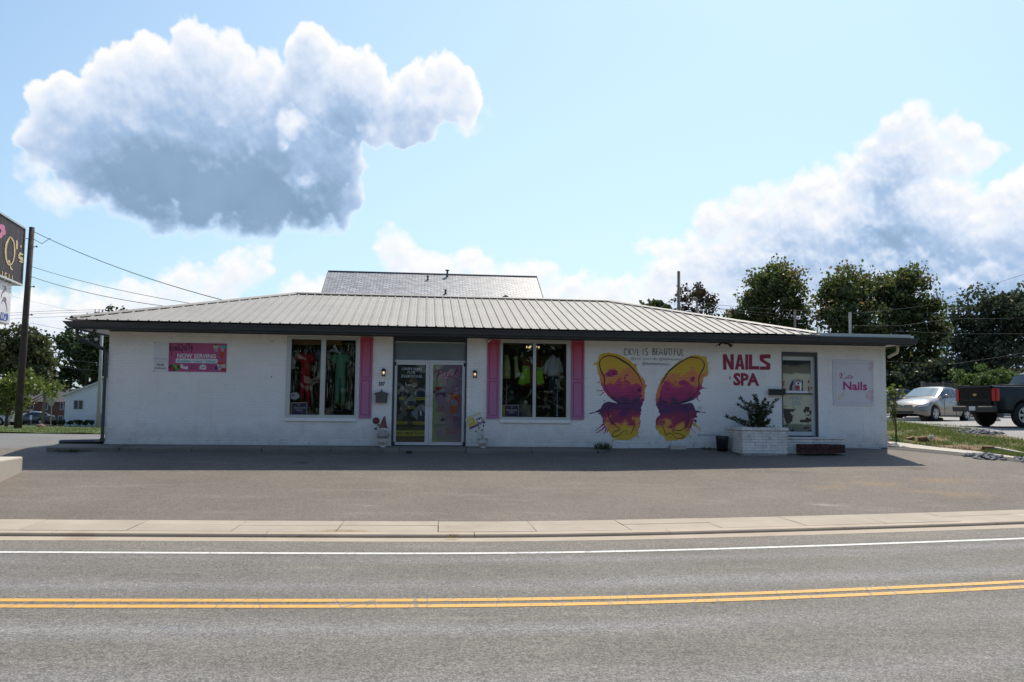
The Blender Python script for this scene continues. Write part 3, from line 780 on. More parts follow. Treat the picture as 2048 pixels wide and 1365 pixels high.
# closure strip shadow line under the caps, and the caps themselves
def cap(name, p, q, w=.13, lift=.045):
    p, q = Vector(p), Vector(q); t = (q-p).normalized(); s = t.cross(Vector((0, 0, 1))).normalized()
    pr = [(-w, -.045), (-w*.93, -.03), (-.02, .012), (.02, .012), (w*.93, -.03), (w, -.045)]
    V = []
    for c_ in (p, q):
        for x, z in pr: V.append(c_+s*x+Vector((0, 0, z+lift)))
    F = [(i, i+1, i+7, i+6) for i in range(5)]
    return raw(name, V, F, M['roof'], shop)
cap('ridge_cap', (uRL-.05, RV, rz(RV)), (uRR+.05, RV, rz(RV)))
cap('hip_cap', (uL+.1, VE+.1, rz(VE+.1)), (uRL, RV, rz(RV)), .12)
cap('hip_cap', (uR_-.05, VE+.05, rz(VE+.05)), (uRR, RV, rz(RV)), .12)
# low flat roof over the right end
fr_ = MB(); fr_.box((uR_-.6, VE+.06, 2.83), (UR+.38, 7.4, 2.90)); fr_.build('flat_roof', M['white'], shop)
fl_ = MB(); fl_.box((uR_-.15, VE+.02, 2.845), (UR+.28, VE+.05, 2.925)); fl_.build('flashing', M['alum'], shop)
# fascia + K-style gutter
def gutter(u0, u1, z0, z1, e0=0., e1=0.):
    pr = [(.0, .0), (-.065, .0), (-.075, .018), (-.078, .05), (-.10, .085), (-.105, 1.0)]
    hgt = z1-z0; V = []
    pr = [(0, 0), (-.055, 0), (-.066, .012), (-.07, hgt*.45), (-.098, hgt*.8), (-.104, hgt*.86), (-.104, hgt), (-.09, hgt), (-.09, hgt-.01), (0, hgt-.02)]
    for uu, e in ((u0, e0), (u1, e1)):
        for v, z in pr: V.append((uu+e*(z/hgt), VE+.06+v, z0+z))
    n = len(pr); F = [(i, i+1, n+i+1, n+i) for i in range(n-1)]+[tuple(range(n-1, -1, -1)), tuple(range(n, 2*n))]
    return V, F
g_ = MB(); g_.add(*gutter(-.66, uR_-.05, 2.70, 2.835, -.12, 0)); g_.build('gutter', M['darkmetal'], shop)
g_ = MB(); g_.add(*gutter(uR_-.04, UR+.42, 2.69, 2.83, 0, .07)); g_.build('gutter', M['darkmetal'], shop)
f_ = MB(); f_.box((-.6, VE+.061, 2.66), (UR+.36, VE+.085, 2.845)); f_.box((-.6, VE+.085, 2.66), (-.58, 7.4, 2.845)); f_.box((UR+.34, VE+.085, 2.66), (UR+.36, 7.4, 2.845)); f_.build('fascia', M['darkmetal'], shop)
# soffit boards with vent grooves along the front
so = MB()
k = 0; u = 0.0
while u < UR:
    b = min(u+.1, UR); so.box((u+.004, VE+.085, 2.70+.004*(k % 2)), (b-.004, -.035, 2.712)); u += .1; k += 1
tag(so.build('soffit', M['soffit'], shop), kind='stuff')
fb_ = MB(); fb_.box((0, -.034, 2.675), (UR, -.004, 2.74)); fb_.build('frieze_board', M['darkmetal'], shop)
for xa_, xb_ in ((-.579, -.002), (UR+.002, UR+.339)): ws = MB(); ws.box((xa_, VE+.086, 2.70), (xb_, 7.4, 2.715)); ws.build('side_soffit', M['whitesoffit'], shop)
wt = MB(); wt.box((.0, -.003, ZT), (UR, 7.5, ZT+.05)); wt.build('ceiling', M['soffit'], shop)
# left downspout with elbow, and the black drain pipe at its foot
dsp = MB(); pts = [(-.52, VE+.15, 2.69), (-.52, VE+.16, 2.55), (-.47, VE+.22, 2.46), (-.16, -.22, 2.28), (-.08, -.10, 2.24), (-.045, -.045, 2.15), (-.045, -.03, .25), (-.045, -.03, .05)]
dsp.tube(pts, .043, 6, smooth=False); dsp.build('downspout', M['darkmetal'], shop)
dsr = MB(); pts = [(UR+.27, -.12, 2.70), (UR+.27, -.12, 2.58), (UR+.25, -.11, 2.5), (UR+.12, -.06, 2.43), (UR+.05, -.02, 2.38), (UR+.05, .0, 2.25), (UR+.05, .05, 0)]
dsr.tube(pts[:5], .04, 8); dsr.build('downspout', M['beige'], shop)['label'] = 'beige downspout elbow under the right eave'

# ---- windows with frames, panes, sills, shutters
def window(o, panes, sill_z, gl):
    u0, u1, z0, z1 = o
    fr = MB(); t0, t1 = panes[0], panes[1]
    fr.box((u0, -.02, z0), (t0[0], .07, z1)); fr.box((t1[1], -.02, z0), (u1, .07, z1))
    fr.box((t0[0], -.018, z0), (t1[1], .07, t0[2])); fr.box((t0[0], -.018, t0[3]), (t1[1], .07, z1))
    fr.box((t0[1], -.015, t0[2]), (t1[0], .06, t0[3]))
    f = fr.build('window_frame', M['alum'], shop)
    for t in panes:
        q = MB(); q.box((t[0], .020, t[2]), (t[1], .026, t[3])); q.build('pane', gl, f)
        s = MB()
        for a, b in (((t[0]+.001, .005, t[2]), (t[0]+.012, .02, t[3])), ((t[1]-.012, .005, t[2]), (t[1]-.001, .02, t[3])), ((t[0]+.012, .005, t[3]-.012), (t[1]-.012, .02, t[3]-.001)), ((t[0]+.012, .005, t[2]+.001), (t[1]-.012, .02, t[2]+.012))): s.box(a, b)
        s.build('gasket', M['black'], f)
    sl = MB(); sl.box((u0-.01, -.055, sill_z), (u1+.01, .02, z0-.001), .006); sl.build('sill', M['brick'], shop)
p1 = [rect(579, 680.5, 643, 830), rect(648.5, 680.5, 712.3, 830)]; z_ = (p1[0][2]+p1[1][2])/2; zt_ = (p1[0][3]+p1[1][3])/2
p1 = [(a, b, z_, zt_) for a, b, _, _ in p1]
p2 = [rect(1003.8, 688, 1066.3, 834.4), rect(1071, 688, 1133, 834.4)]; z2_ = (p2[0][2]+p2[1][2])/2; zt2_ = (p2[0][3]+p2[1][3])/2
p2 = [(a, b, z2_, zt2_) for a, b, _, _ in p2]
window(w1, p1, P(640, 843)[1], M['glass']); window(w2, p2, P(1070, 846.5)[1], M['glass'])
def shuttermat():
    m = bpy.data.materials.new('pink shutter paint'); m.use_nodes = True; T = NT(m.node_tree); b = m.node_tree.nodes['Principled BSDF']
    g = T.n('ShaderNodeTexCoord').outputs['Generated']; z = T.xyz(g)[2]
    pos = T.n('ShaderNodeNewGeometry').outputs['Position']
    c = T.ramp(T.m('ADD', z, T.m('MULTIPLY', T.m('SUBTRACT', T.noise(pos, 3, 3, .5), .5), .06)), [(0, (.42, .16, .30)), (.5, (.44, .135, .255)), (.8, (.46, .085, .15)), (1, (.48, .05, .085))])
    T.L.new(c, b.inputs['Base Color']); b.inputs['Roughness'].default_value = .5
    return m
M['shutter'] = shuttermat()
def shutter(x0, y0, x1, y1):
    u0, u1, z0, z1 = rect(x0, y0, x1, y1); w = u1-u0; h = z1-z0; e = .045
    # frame and raised panels joined so that the paint runs through
    s = MB()
    s.box((u0, -.035, z0), (u0+e, -.004, z1)); s.box((u1-e, -.035, z0), (u1, -.004, z1))
    zm = z0+h*.485; rails = [(z0, z0+.075), (zm-.028, zm+.028), (z1-.07, z1)]
    for a, b in rails: s.box((u0+e, -.034, a), (u1-e, -.004, b))
    for (a, b) in ((rails[0][1], rails[1][0]), (rails[1][1], rails[2][0])):
        s.box((u0+e, -.008, a), (u1-e, -.004, b)); s.box((u0+e+.020, -.030, a+.020), (u1-e-.020, -.008, b-.020), .004)
    return s.build('shutter', M['shutter'], shop)
shutter(717, 675, 746.5, 836.8); shutter(972.8, 680, 999.8, 838); shutter(1141.6, 682.2, 1168.5, 839.6)

# ---- rooms behind the glass
M['room'] = pbr('dark shop interior', (.07, .055, .05), .9, var=.3, vscale=2)
M['roomceil'] = pbr('tan display ceiling', (.30, .16, .08), .8)
rm = MB()
for o, dp in ((w1, 1.15), (w2, 1.6)):
    u0, u1, z0, z1 = o; d0 = .225
    rm.box((u0-.3, dp, z0-.1), (u1+.3, dp+.05, z1+.1)); rm.box((u0-.35, d0, z0-.1), (u0-.3, dp, z1+.1)); rm.box((u1+.3, d0, z0-.1), (u1+.35, dp, z1+.1))
    rm.box((u0-.3, d0, z0-.06), (u1+.3, dp, z0-.02))
rm.build('display_bay', M['room'], shop)
rc = MB()
for o, dp in ((w1, 1.15), (w2, 1.6)): rc.box((o[0]-.3, .225, o[3]-.01), (o[1]+.3, dp, o[3]+.04))
rc.build('bay_ceiling', M['roomceil'], shop)
vb = MB(); vb.box((w1[0]-.2, .30, zt_-.11), (w1[1]-.42, .33, zt_+.05)); vb.build('valance', M['roomceil'], shop)

# ---- double door bay
u0, u1 = db[0], db[1]
jb = MB(); jl = P(788, 800, .06)[0]; jr = P(929.5, 800, .06)[0]
jb.box((u0, -.01, -.03), (jl-.001, .22, ZT)); jb.box((jr+.001, -.01, -.03), (u1, .22, ZT)); jb.box((jl, .04, P(860, 684, .06)[1]), (jr, .22, ZT)); jb.build('door_frame', M['navy'], shop)
tz0 = P(860, 721, .06)[1]; tz1 = P(860, 684.5, .06)[1]; dtop = P(860, 725.3, .06)[1]
tr = MB(); tr.box((jl, .075, tz0), (jr, .085, tz1)); tr.build('transom', M['transom'], shop)
hb = MB(); hb.box((jl, .03, dtop+.003), (jr, .14, tz0)); hb.box((jl, .05, tz1-.02), (jr, .074, tz1)); hb.build('door_header', M['alum2'], shop)
um = P(858.4, 800, .06)[0]
def leaf(a, b, gx0, gx1, hinge):
    z0 = .012; z1 = dtop
    ga, gb, gz0, gz1 = rect(gx0, 730.5, gx1, 884.5, .05)
    d = MB(); d.box((a, .04, z0), (ga, .085, z1)); d.box((gb, .04, z0), (b, .085, z1)); d.box((ga, .042, z0), (gb, .085, gz0)); d.box((ga, .042, gz1), (gb, .085, z1))
    dd = d.build('door', M['alum2'], shop)
    g = MB(); g.box((ga, .050, gz0), (gb, .054, gz1)); g.build('pane', M['glass'], dd)
    h = MB(); ih = a+.05 if hinge == 'r' else b-.05
    h.tube([(ih, .04, .98), (ih, -.02, .98), (ih, -.035, 1.0), (ih, -.035, 1.22), (ih, -.02, 1.24), (ih, .04, 1.24)], .010, 8); h.build('handle', M['alum'], dd)
    c = MB(); hx = b if hinge == 'r' else a
    for zc in (z0+.03, z1-.06): c.box((hx-.035, .025, zc-.035), (hx+.035, .04, zc+.055))
    c.build('pivot', M['black'], dd)
    return dd, ga, gb, gz0, gz1
dl, *gl1 = leaf(jl+.004, um-.003, 791.5, 852, 'l'); dr, *gl2 = leaf(um+.003, jr-.004, 863.7, 925, 'r')
lk = MB(); lk.disc((um+.045, 1.33), .014, .034, .041); lk.disc((um+.045, 1.28), .02, .036, .041); lk.build('lock', M['alum'], dr)
bk = MB(); bk.box((jl, .09, .0), (jr, .2, tz0)); bk.build('door_backing', M['room'], shop)

from mathutils.geometry import tessellate_polygon
# ---------------------------------------------------------------- printed and painted things on the front
def flat(name, col, rough=.55, **k): return pbr(name, col, rough, **k)
def c3(x, y): return 730+x/5.056, 650+y/5.056
def c5(x, y): return 1160+x/5.25, 660+y/5.25
def c6(x, y): return 1420+x/5.055, 660+y/5.055
def d5(x, y): return 780+x/7.581, 720+y/7.583
def n7(x, y): return 1430+x/5.933, 690+y/5.933
def bz(x, y): return 300+x/12.047, 670+y/12.04
def w7(x, y): return 560+x/7.8, 670+y/7.8
def x7(x, y): return 990+x/7.8, 675+y/7.8
def PP(cv, pts, v=0., ofs=(0, 0)):
    out = []
    for x, y in pts:
        a, b = P(*cv(x, y), v); out.append((a-ofs[0], b-ofs[1]))
    return out
def ptext(name, body, mat, parent, cv, box, v, ofs=(0, 0), **k):
    x0, y0, x1, y1 = box; a = P(*cv(x0, y1), v); b = P(*cv(x1, y0), v); a2 = P(*cv(x0, y0), v); b2 = P(*cv(x1, y1), v)
    return text(name, body, mat, parent, (a[0]+a2[0])/2-ofs[0], (a[1]+b2[1])/2-ofs[1], (b[0]+b2[0]-a[0]-a2[0])/2, (a2[1]+b[1]-a[1]-b2[1])/2, v, **k)

# painted on brick: the courses show through as relief
def muralmat(name, stops=None, col=None, seed=0., noise=.20):
    m = bpy.data.materials.new(name); m.use_nodes = True; T = NT(m.node_tree); b = m.node_tree.nodes['Principled BSDF']
    tc = T.n('ShaderNodeTexCoord').outputs; ob = tc['Object']
    x, y, z = T.xyz(ob)
    vec = T.comb(x, z, seed)
    if stops is not None:
        g = T.xyz(tc['Generated'])[2]
        h = T.m('SUBTRACT', 1.0, g)
        nz = T.m('ADD', T.m('MULTIPLY', T.m('SUBTRACT', T.noise(vec, 3.2, 3, .55), .5), noise*1.9), T.m('MULTIPLY', T.m('SUBTRACT', T.noise(vec, 13, 3, .5), .5), noise*.35))
        nz = T.m('ADD', nz, T.m('MULTIPLY', T.m('SUBTRACT', T.vor(vec, 6.5, 'SMOOTH_F1'), .35), noise*.35))
        c = T.ramp(T.m('ADD', h, nz), stops)
        dry = T.n('ShaderNodeMapping'); dry.inputs['Scale'].default_value = (5, 42, 1); T.L.new(vec, dry.inputs[0])
        c = T.mix(T.m('MULTIPLY', T.ss(T.noise(dry.outputs[0], 1, 4, .6), .58, .7), .28), c, (.55, .16, .10))
    else:
        c = T.mix(T.lin(T.noise(vec, 9, 4, .6), .3, .7), tuple(v*.85 for v in col), col)
    T.put(b.inputs['Base Color'], c); b.inputs['Roughness'].default_value = .5
    bt = T.n('ShaderNodeTexBrick'); bt.offset = .5; T.L.new(T.comb(x, T.m('ADD', z, .045+.0037), 0), bt.inputs['Vector'])
    bt.inputs['Scale'].default_value = 1; bt.inputs['Brick Width'].default_value = BL; bt.inputs['Row Height'].default_value = CH
    bt.inputs['Mortar Size'].default_value = .004; bt.inputs['Mortar Smooth'].default_value = .4
    bp = T.n('ShaderNodeBump'); bp.inputs['Strength'].default_value = .8; bp.inputs['Distance'].default_value = .006
    T.L.new(T.m('SUBTRACT', 1.0, bt.outputs['Fac']), bp.inputs['Height']); T.L.new(bp.outputs[0], b.inputs['Normal'])
    return m
YEL = (.66, .40, .03); ORA = (.68, .235, .075); MAG = (.46, .04, .16); PUR = (.095, .022, .10)
stops = [(0, YEL), (.17, YEL), (.20, ORA), (.31, ORA), (.345, (.50, .09, .06)), (.37, MAG), (.47, (.34, .028, .11)), (.54, PUR), (.66, PUR), (.70, (.22, .022, .09)), (.78, (.33, .03, .08)), (.83, ORA), (.87, YEL), (1, YEL)]
edge_stops = [(0, YEL), (.20, YEL), (.33, ORA), (.53, (.62, .19, .07)), (.565, (.34, .028, .11)), (.60, PUR), (.70, PUR), (.78, (.28, .025, .09)), (.82, YEL), (1, YEL)]
M['wing'] = muralmat('butterfly edge paint', edge_stops, noise=.09); M['wing2'] = muralmat('butterfly edge paint', edge_stops, seed=4., noise=.09)
M['field'] = muralmat('butterfly paint', stops); M['field2'] = muralmat('butterfly paint', stops, seed=4.)
for k, c in (('pyel', YEL), ('pora', ORA), ('pmag', MAG), ('ppur', PUR), ('pblk', (.018, .018, .02)), ('pred', (.32, .022, .06)), ('pgrey', (.20, .20, .22))): M[k] = muralmat('mural '+k[1:], col=c)
LW = [(215, 262), (285, 240), (340, 245), (400, 258), (450, 280), (490, 300), (530, 330), (570, 365), (590, 385), (600, 420), (620, 455), (640, 490), (665, 515), (678, 545), (690, 580), (682, 640), (680, 700), (665, 750), (655, 780), (640, 820), (635, 860), (637, 890), (625, 925), (635, 960), (630, 1000), (615, 1040), (610, 1090), (570, 1125), (520, 1150), (450, 1160), (390, 1155), (350, 1135), (330, 1110), (310, 1080), (295, 1050), (285, 1015), (260, 985), (245, 950), (230, 915), (210, 880), (215, 840), (230, 800), (255, 770), (290, 755), (335, 760), (395, 772), (345, 738), (300, 700), (265, 660), (245, 620), (225, 580), (215, 545), (205, 500), (190, 450), (180, 400), (178, 360), (190, 320), (195, 290)]
RW = [(1175, 270), (1230, 265), (1285, 280), (1318, 284), (1333, 325), (1345, 400), (1340, 480), (1300, 500), (1290, 540), (1280, 570), (1275, 620), (1250, 640), (1262, 660), (1250, 690), (1225, 710), (1190, 735), (1140, 755), (1060, 780), (1120, 772), (1170, 768), (1195, 800), (1210, 840), (1225, 870), (1215, 920), (1185, 940), (1190, 965), (1175, 1000), (1160, 1040), (1145, 1080), (1120, 1120), (1080, 1145), (1020, 1160), (950, 1160), (900, 1145), (860, 1105), (820, 1070), (795, 1030), (795, 985), (797, 945), (815, 915), (840, 890), (830, 850), (810, 800), (797, 750), (795, 710), (805, 660), (820, 610), (835, 570), (850, 530), (880, 490), (910, 450), (950, 410), (990, 375), (1030, 340), (1080, 315), (1130, 290)]
def wing(pts, mat, label, name='butterfly_wing', v=-.0045, parent=None, amp=1.):
    sp = smoothpts(pts, 4, closed=True); o = []
    for i, (x, y) in enumerate(sp):
        near = any(abs(x-nx) < 130 and abs(y-ny) < 75 for nx, ny in ((320, 750), (1120, 765)))
        k = 0 if near else amp*(2.2*math.sin(i*1.3+x*.05)+rng.normal()*2.2+(9 if rng.random() < .06 else 0))
        cx, cy = (440, 650) if x < 750 else (1060, 650)
        d = math.hypot(x-cx, y-cy); o.append((x+(x-cx)/d*k, y+(y-cy)/d*k))
    q = PP(c5, o); bm = bmesh.new(); vs_ = [bm.verts.new((a, v, b)) for a, b in q]
    for t_ in tessellate_polygon([[Vector((a, b, 0)) for a, b in q]]): bm.faces.new([vs_[i] for i in t_])
    bmesh.ops.recalc_face_normals(bm, faces=bm.faces)
    me = bpy.data.meshes.new(name); bm.to_mesh(me); bm.free()
    if sum(p.normal.y*p.area for p in me.polygons) > 0: me.flip_normals()
    w_ = link(name, me, mat, parent or shop)
    if label: w_['label'] = label
    return w_
wl = wing(LW, M['wing'], 'yellow to purple painted left butterfly wing')
wr = wing(RW, M['wing2'], 'yellow to purple painted right butterfly wing')
inL = [((x-36 if x > 430 and y < 800 else x+17 if x <= 430 and y < 540 else x), y+26 if y < 330 else y) for x, y in LW]
inR = [((x+36 if x < 1060 and y < 800 else x-17 if x >= 1060 and y < 560 else x), y+26 if y < 380 else y) for x, y in RW]
wing(inL, M['field'], None, 'paint_field', -.0050, wl, 1.6); wing(inR, M['field2'], None, 'paint_field', -.0050, wr, 1.6)
def strokes(name, lst, mat, parent, cv, v=-.0065, k=6, ofs=(0, 0), v1=None):
    if name == 'paint_drip' and len(lst) > 1:
        for q_ in lst: strokes(name, [q_], mat, parent, cv, v, k, ofs, v1)
        return
    s = MB()
    for pts, w in lst:
        q = PP(cv, smoothpts(pts, k), 0, ofs)
        n = len(q); ws = [(w*(.45+.55*math.sin(math.pi*min(1, max(0, i/(n-1)))))) for i in range(n)] if not isinstance(w, tuple) else list(np.interp(np.linspace(0, 1, n), np.linspace(0, 1, len(w)), w))
        s.ribbon(q, ws, v, v1)
    return s.build(name, mat, parent)
BWD = .028
strokes('brush_line', [([(650, 580), (630, 520), (590, 450), (520, 375), (430, 315), (370, 285), (310, 272), (250, 285), (212, 325), (205, 370), (225, 440), (255, 500), (258, 570), (285, 640), (340, 710), (400, 765), (470, 775), (530, 768), (592, 742)], (.01, .028, .045, .03, .022, .026, .034, .02, .015, .024, .01)),
                       ([(375, 782), (310, 800), (295, 850), (305, 920), (345, 980), (405, 1030), (405, 1060), (360, 1068), (340, 1110), (350, 1125), (400, 1110), (450, 1070), (490, 1060), (490, 1105)], (.008, .022, .026, .02, .018, .02, .014, .01)),
                       ([(570, 945), (572, 990), (550, 1060), (530, 1098)], (.01, .02, .012))], M['pblk'], wl, c5)
strokes('brush_line', [([(850, 580), (880, 520), (930, 440), (1000, 380), (1080, 325), (1150, 292), (1210, 292), (1270, 310), (1303, 350), (1298, 400), (1270, 450), (1245, 515), (1248, 580), (1225, 650), (1170, 710), (1090, 758), (1010, 775), (930, 768), (845, 745)], (.01, .03, .04, .028, .03, .02, .026, .034, .02, .02, .022, .028, .026, .012)),
                       ([(1060, 785), (1120, 830), (1140, 890), (1130, 960), (1105, 1020), (1060, 1055), (1010, 1055), (975, 1052), (990, 1085), (1040, 1090), (1095, 1120), (1060, 1138), (1005, 1135), (965, 1095), (930, 1085), (905, 1110), (885, 1055), (860, 1005), (840, 985)], (.008, .02, .026, .02, .016, .02, .014, .018, .02, .014))], M['pblk'], wr, c5)
strokes('paint_drip', [([(215, 848), (160, 865), (100, 880)], (.09, .02, .03)), ([(210, 880), (190, 884)], .03), ([(245, 750), (262, 745)], .02)], M['ppur'], wl, c5, -.005)
strokes('paint_drip', [([(255, 985), (205, 1025), (160, 1062)], (.07, .02, .018)), ([(270, 1010), (225, 1050), (170, 1085)], (.06, .03, .018)), ([(280, 1030), (258, 1080), (250, 1095)], (.05, .02, .015)), ([(240, 640), (200, 640), (170, 642)], (.03, .012, .016)), ([(250, 655), (222, 680), (206, 690)], (.03, .014, .02)), ([(300, 1040), (282, 1082)], .03)], M['pmag'], wl, c5, -.005)
strokes('paint_drip', [([(180, 355), (140, 362)], (.08, .02)), ([(350, 1150), (335, 1185)], (.04, .012)), ([(600, 1105), (622, 1140)], (.03, .01)), ([(660, 520), (682, 540)], .03)], M['pyel'], wl, c5, -.005)
strokes('paint_drip', [([(570, 375), (592, 365)], (.08, .03)), ([(675, 590), (690, 575)], .05), ([(215, 550), (190, 560)], .03)], M['pora'], wl, c5, -.005)
strokes('paint_drip', [([(1220, 858), (1270, 864), (1320, 870)], (.07, .014, .022)), ([(1205, 900), (1225, 915), (1222, 905)], .04), ([(1190, 955), (1215, 955), (1212, 980)], (.04, .05, .02))], M['ppur'], wr, c5, -.005)
strokes('paint_drip', [([(1275, 612), (1310, 612), (1340, 612)], (.06, .014, .014)), ([(1225, 705), (1240, 735), (1262, 752)], (.05, .014, .018)), ([(1250, 668), (1264, 665)], (.09, .05)), ([(1160, 1000), (1155, 1038)], .05), ([(1364, 596), (1370, 594)], .022)], M['pmag'], wr, c5, -.005)
strokes('paint_drip', [([(1180, 985), (1240, 1035), (1275, 1070)], (.05, .014, .01)), ([(1190, 980), (1245, 1020), (1272, 1045)], (.04, .012, .01)), ([(1165, 1040), (1200, 1070), (1225, 1095)], (.03, .012, .01)), ([(1140, 1100), (1175, 1138)], (.03, .01)), ([(900, 1150), (930, 1175)], (.04, .01)), ([(1340, 350), (1365, 352)], .012), ([(1340, 402), (1380, 404)], .01)], M['pyel'], wr, c5, -.005)
bl_ = MB()
for (x, y, r, ) in [(168, 560, 4), (150, 470, 3), (190, 548, 5), (178, 610, 3), (640, 400, 3), (700, 580, 3)]: bl_.disc(PP(c5, [(x, y)])[0], r/420, -.005, -.0045, 8)
bl_.build('paint_spatter', M['pora'], wl)
blotch = MB()
for (x, y, r) in [(555, 595, 12), (480, 480, 9), (500, 475, 11), (470, 505, 13), (608, 620, 40), (625, 640, 30), (570, 600, 10), (330, 455, 42), (370, 450, 30), (290, 470, 26)]: blotch.disc(PP(c5, [(x, y)])[0], r/420, -.0056, -.0052, 14)
blotch.build('paint_blotch', M['pmag'], wl)
blotch = MB()
for (x, y, r) in [(1060, 560, 26), (1090, 550, 28), (1120, 562, 24), (910, 630, 24), (935, 625, 28), (960, 640, 22), (940, 562, 6), (1190, 505, 18), (1180, 525, 26)]: blotch.disc(PP(c5, [(x, y)])[0], r/420, -.0056, -.0052, 14)
blotch.build('paint_blotch', M['pmag'], wr)
# lettering of the mural, brushed by hand
hand = {'C': [[(.9, .1), (.45, .0), (.1, .35), (.1, .7), (.45, 1), (.95, .85)]], 'K': [[(.15, 0), (.12, 1)], [(.85, .0), (.15, .55)], [(.15, .5), (.9, 1)]], 'V': [[(.05, 0), (.5, 1), (.95, 0)]],
        'L': [[(.2, 0), (.15, 1), (.9, .96)]], 'I': [[(.5, 0), (.48, 1)]], 'S': [[(.9, .08), (.4, .0), (.15, .25), (.55, .5), (.9, .75), (.5, 1), (.08, .88)]], 'B': [[(.15, .02), (.15, 1)], [(.12, .05), (.7, .05), (.8, .25), (.2, .46)], [(.2, .46), (.9, .6), (.85, .9), (.12, .98)]],
        'E': [[(.9, .03), (.2, .05), (.15, .95), (.9, .97)], [(.18, .5), (.75, .47)]], 'A': [[(.02, 1), (.5, .0), (.95, 1)], [(.2, .65), (.8, .65)]], 'U': [[(.1, 0), (.12, .7), (.5, 1), (.85, .75), (.9, .02)]], 'T': [[(.0, .06), (1, .02)], [(.5, .04), (.5, 1)]], 'F': [[(.9, .03), (.2, .05), (.15, 1)], [(.18, .48), (.75, .46)]]}
lst = []; lst2 = []
xs0 = [(461, 'C', 36), (508, 'K', 36), (549, 'V', 41), (600, 'L', 28), (656, 'I', 12), (684, 'S', 31), (758, 'B', 32), (796, 'E', 29), (826, 'A', 45), (882, 'U', 32), (919, 'T', 36), (958, 'I', 10), (986, 'F', 27), (1018, 'U', 38), (1065, 'L', 28)]
for x, ch_, w in xs0:
    jy = rng.normal()*3
    for st in hand[ch_]: (lst if ch_ in 'CSUB' else lst2).append(([(x+a*w, 198+jy+b*70) for a, b in st], (.016, .018, .016)))
mt = empty('mural_lettering', (0, 0, 0)); mt.parent = shop
strokes('lettering', lst, M['pblk'], mt, c5, -.0055, 4); strokes('lettering', lst2, M['pblk'], mt, c5, -.0055, 1)
ptext('lettering', '@suzi_qsscrubs @fuelatsuziqs', M['pgrey'], mt, c5, (532, 290, 1070, 326), -.0055, shear=.05, bold=-.004)
ptext('lettering', '@blackhearttattoo_', M['pgrey'], mt, c5, (652, 340, 955, 380), -.0055, bold=.004)
ptext('lettering', '@artbyemilytoney', M['pgrey'], mt, c5, (1235, 1088, 1480, 1124), -.0055, bold=-.004)
# painted NAILS & SPA
na = MB()
for o in ([(130, 247), (165, 247), (207, 335), (206, 247), (240, 247), (240, 403), (206, 403), (165, 318), (166, 404), (133, 405)],
          [(250, 403), (286, 250), (301, 250), (301, 300), (284, 403)], [(302, 250), (318, 250), (350, 403), (317, 403), (302, 300)], [(288, 345), (314, 345), (317, 372), (285, 372)],
          [(356, 250), (385, 250), (385, 405), (356, 405)], [(391, 250), (425, 250), (425, 368), (497, 368), (500, 402), (391, 402)],
          [(512, 250), (602, 248), (611, 258), (611, 290), (545, 290), (545, 305), (606, 340), (610, 352), (609, 395), (600, 405), (505, 405), (505, 372), (570, 370), (570, 355), (510, 318), (501, 300), (501, 262)]):
    na.prism(PP(c6, o), -.0065, -.0045)
nl = na.build('nails_lettering', M['pred'], shop)
ptext('spa_lettering', 'SPA', M['pred'], shop, c6, (235, 437, 498, 567), -.0055, bold=.045)
ptext('ampersand_lettering', '&', M['pred'], shop, c6, (195, 468, 210, 502), -.0055, bold=.04)

# ---- pictures on the double doors
gm = {k: flat('print '+k, c, .35) for k, c in dict(black=(.012, .013, .016), white=(.82, .82, .82), yellow=(.50, .42, .03), red=(.32, .02, .03), pink=(.50, .08, .22), palepink=(.62, .38, .45), grey=(.3, .33, .36), blue=(.04, .06, .2),
      skin=(.42, .25, .17), purple=(.14, .06, .16), orange=(.60, .13, .02), redor=(.45, .05, .02), cream=(.5, .45, .36), brown=(.10, .06, .04), mauve=(.36, .26, .34), choc=(.05, .03, .025), lilac=(.45, .25, .42), teal=(.05, .42, .46), green=(.10, .22, .06), magenta=(.42, .05, .2), deep=(.13, .01, .06), navy=(.03, .02, .1), fade=(.45, .22, .33), rim=(.35, .33, .3)).items()}
def postermat():
    m = bpy.data.materials.new('smoothie poster'); m.use_nodes = True; T = NT(m.node_tree); b = m.node_tree.nodes['Principled BSDF']
    g = T.xyz(T.n('ShaderNodeTexCoord').outputs['Generated']); f = T.m('ADD', g[0], T.m('MULTIPLY', T.m('SUBTRACT', g[2], .5), .12))
    T.L.new(T.ramp(f, [(0, (.42, .46, .22)), (.22, (.40, .37, .27)), (.5, (.36, .27, .33)), (.85, (.30, .18, .31)), (1, (.26, .15, .29))]), b.inputs['Base Color']); b.inputs['Roughness'].default_value = .3
    return m
def poster(gl, mat, parent):
    q = MB(); q.box((gl[0], .056, gl[2]), (gl[1], .058, gl[3])); return q.build('poster', mat, parent)
pl_ = poster(gl1, gm['black'], dl); pr_ = poster(gl2, postermat(), dr)
VP = .0555
def shape(name, polys, mat, parent, cv, v=VP, ofs=(0, 0), th=.0003, pv=.0):
    if name in ('wash', 'photo', 'burst') and len(polys) > 1:
        for q_ in polys: shape(name, [q_], mat, parent, cv, v, ofs, th, pv)
        return
    s = MB()
    for o in polys: s.prism(PP(cv, o, pv, ofs), v, v+th)
    return s.build(name, mat, parent)
def circ(x, y, rx, ry=None, n=16): ry = ry or rx; return [(x+rx*math.cos(2*math.pi*k/n), y+ry*math.sin(2*math.pi*k/n)) for k in range(n)]
def dtext(body, mat, parent, box, v=VP, **k): return ptext('lettering', body, mat, parent, d5, box, v, **k)
PV = .05
for body, b_ in (('UNIFORMS', (178, 118, 488, 162)), ('FOR', (265, 172, 385, 214)), ('EVERYONE', (175, 228, 488, 273))): dtext(body, gm['white'], pl_, b_, bold=.022)
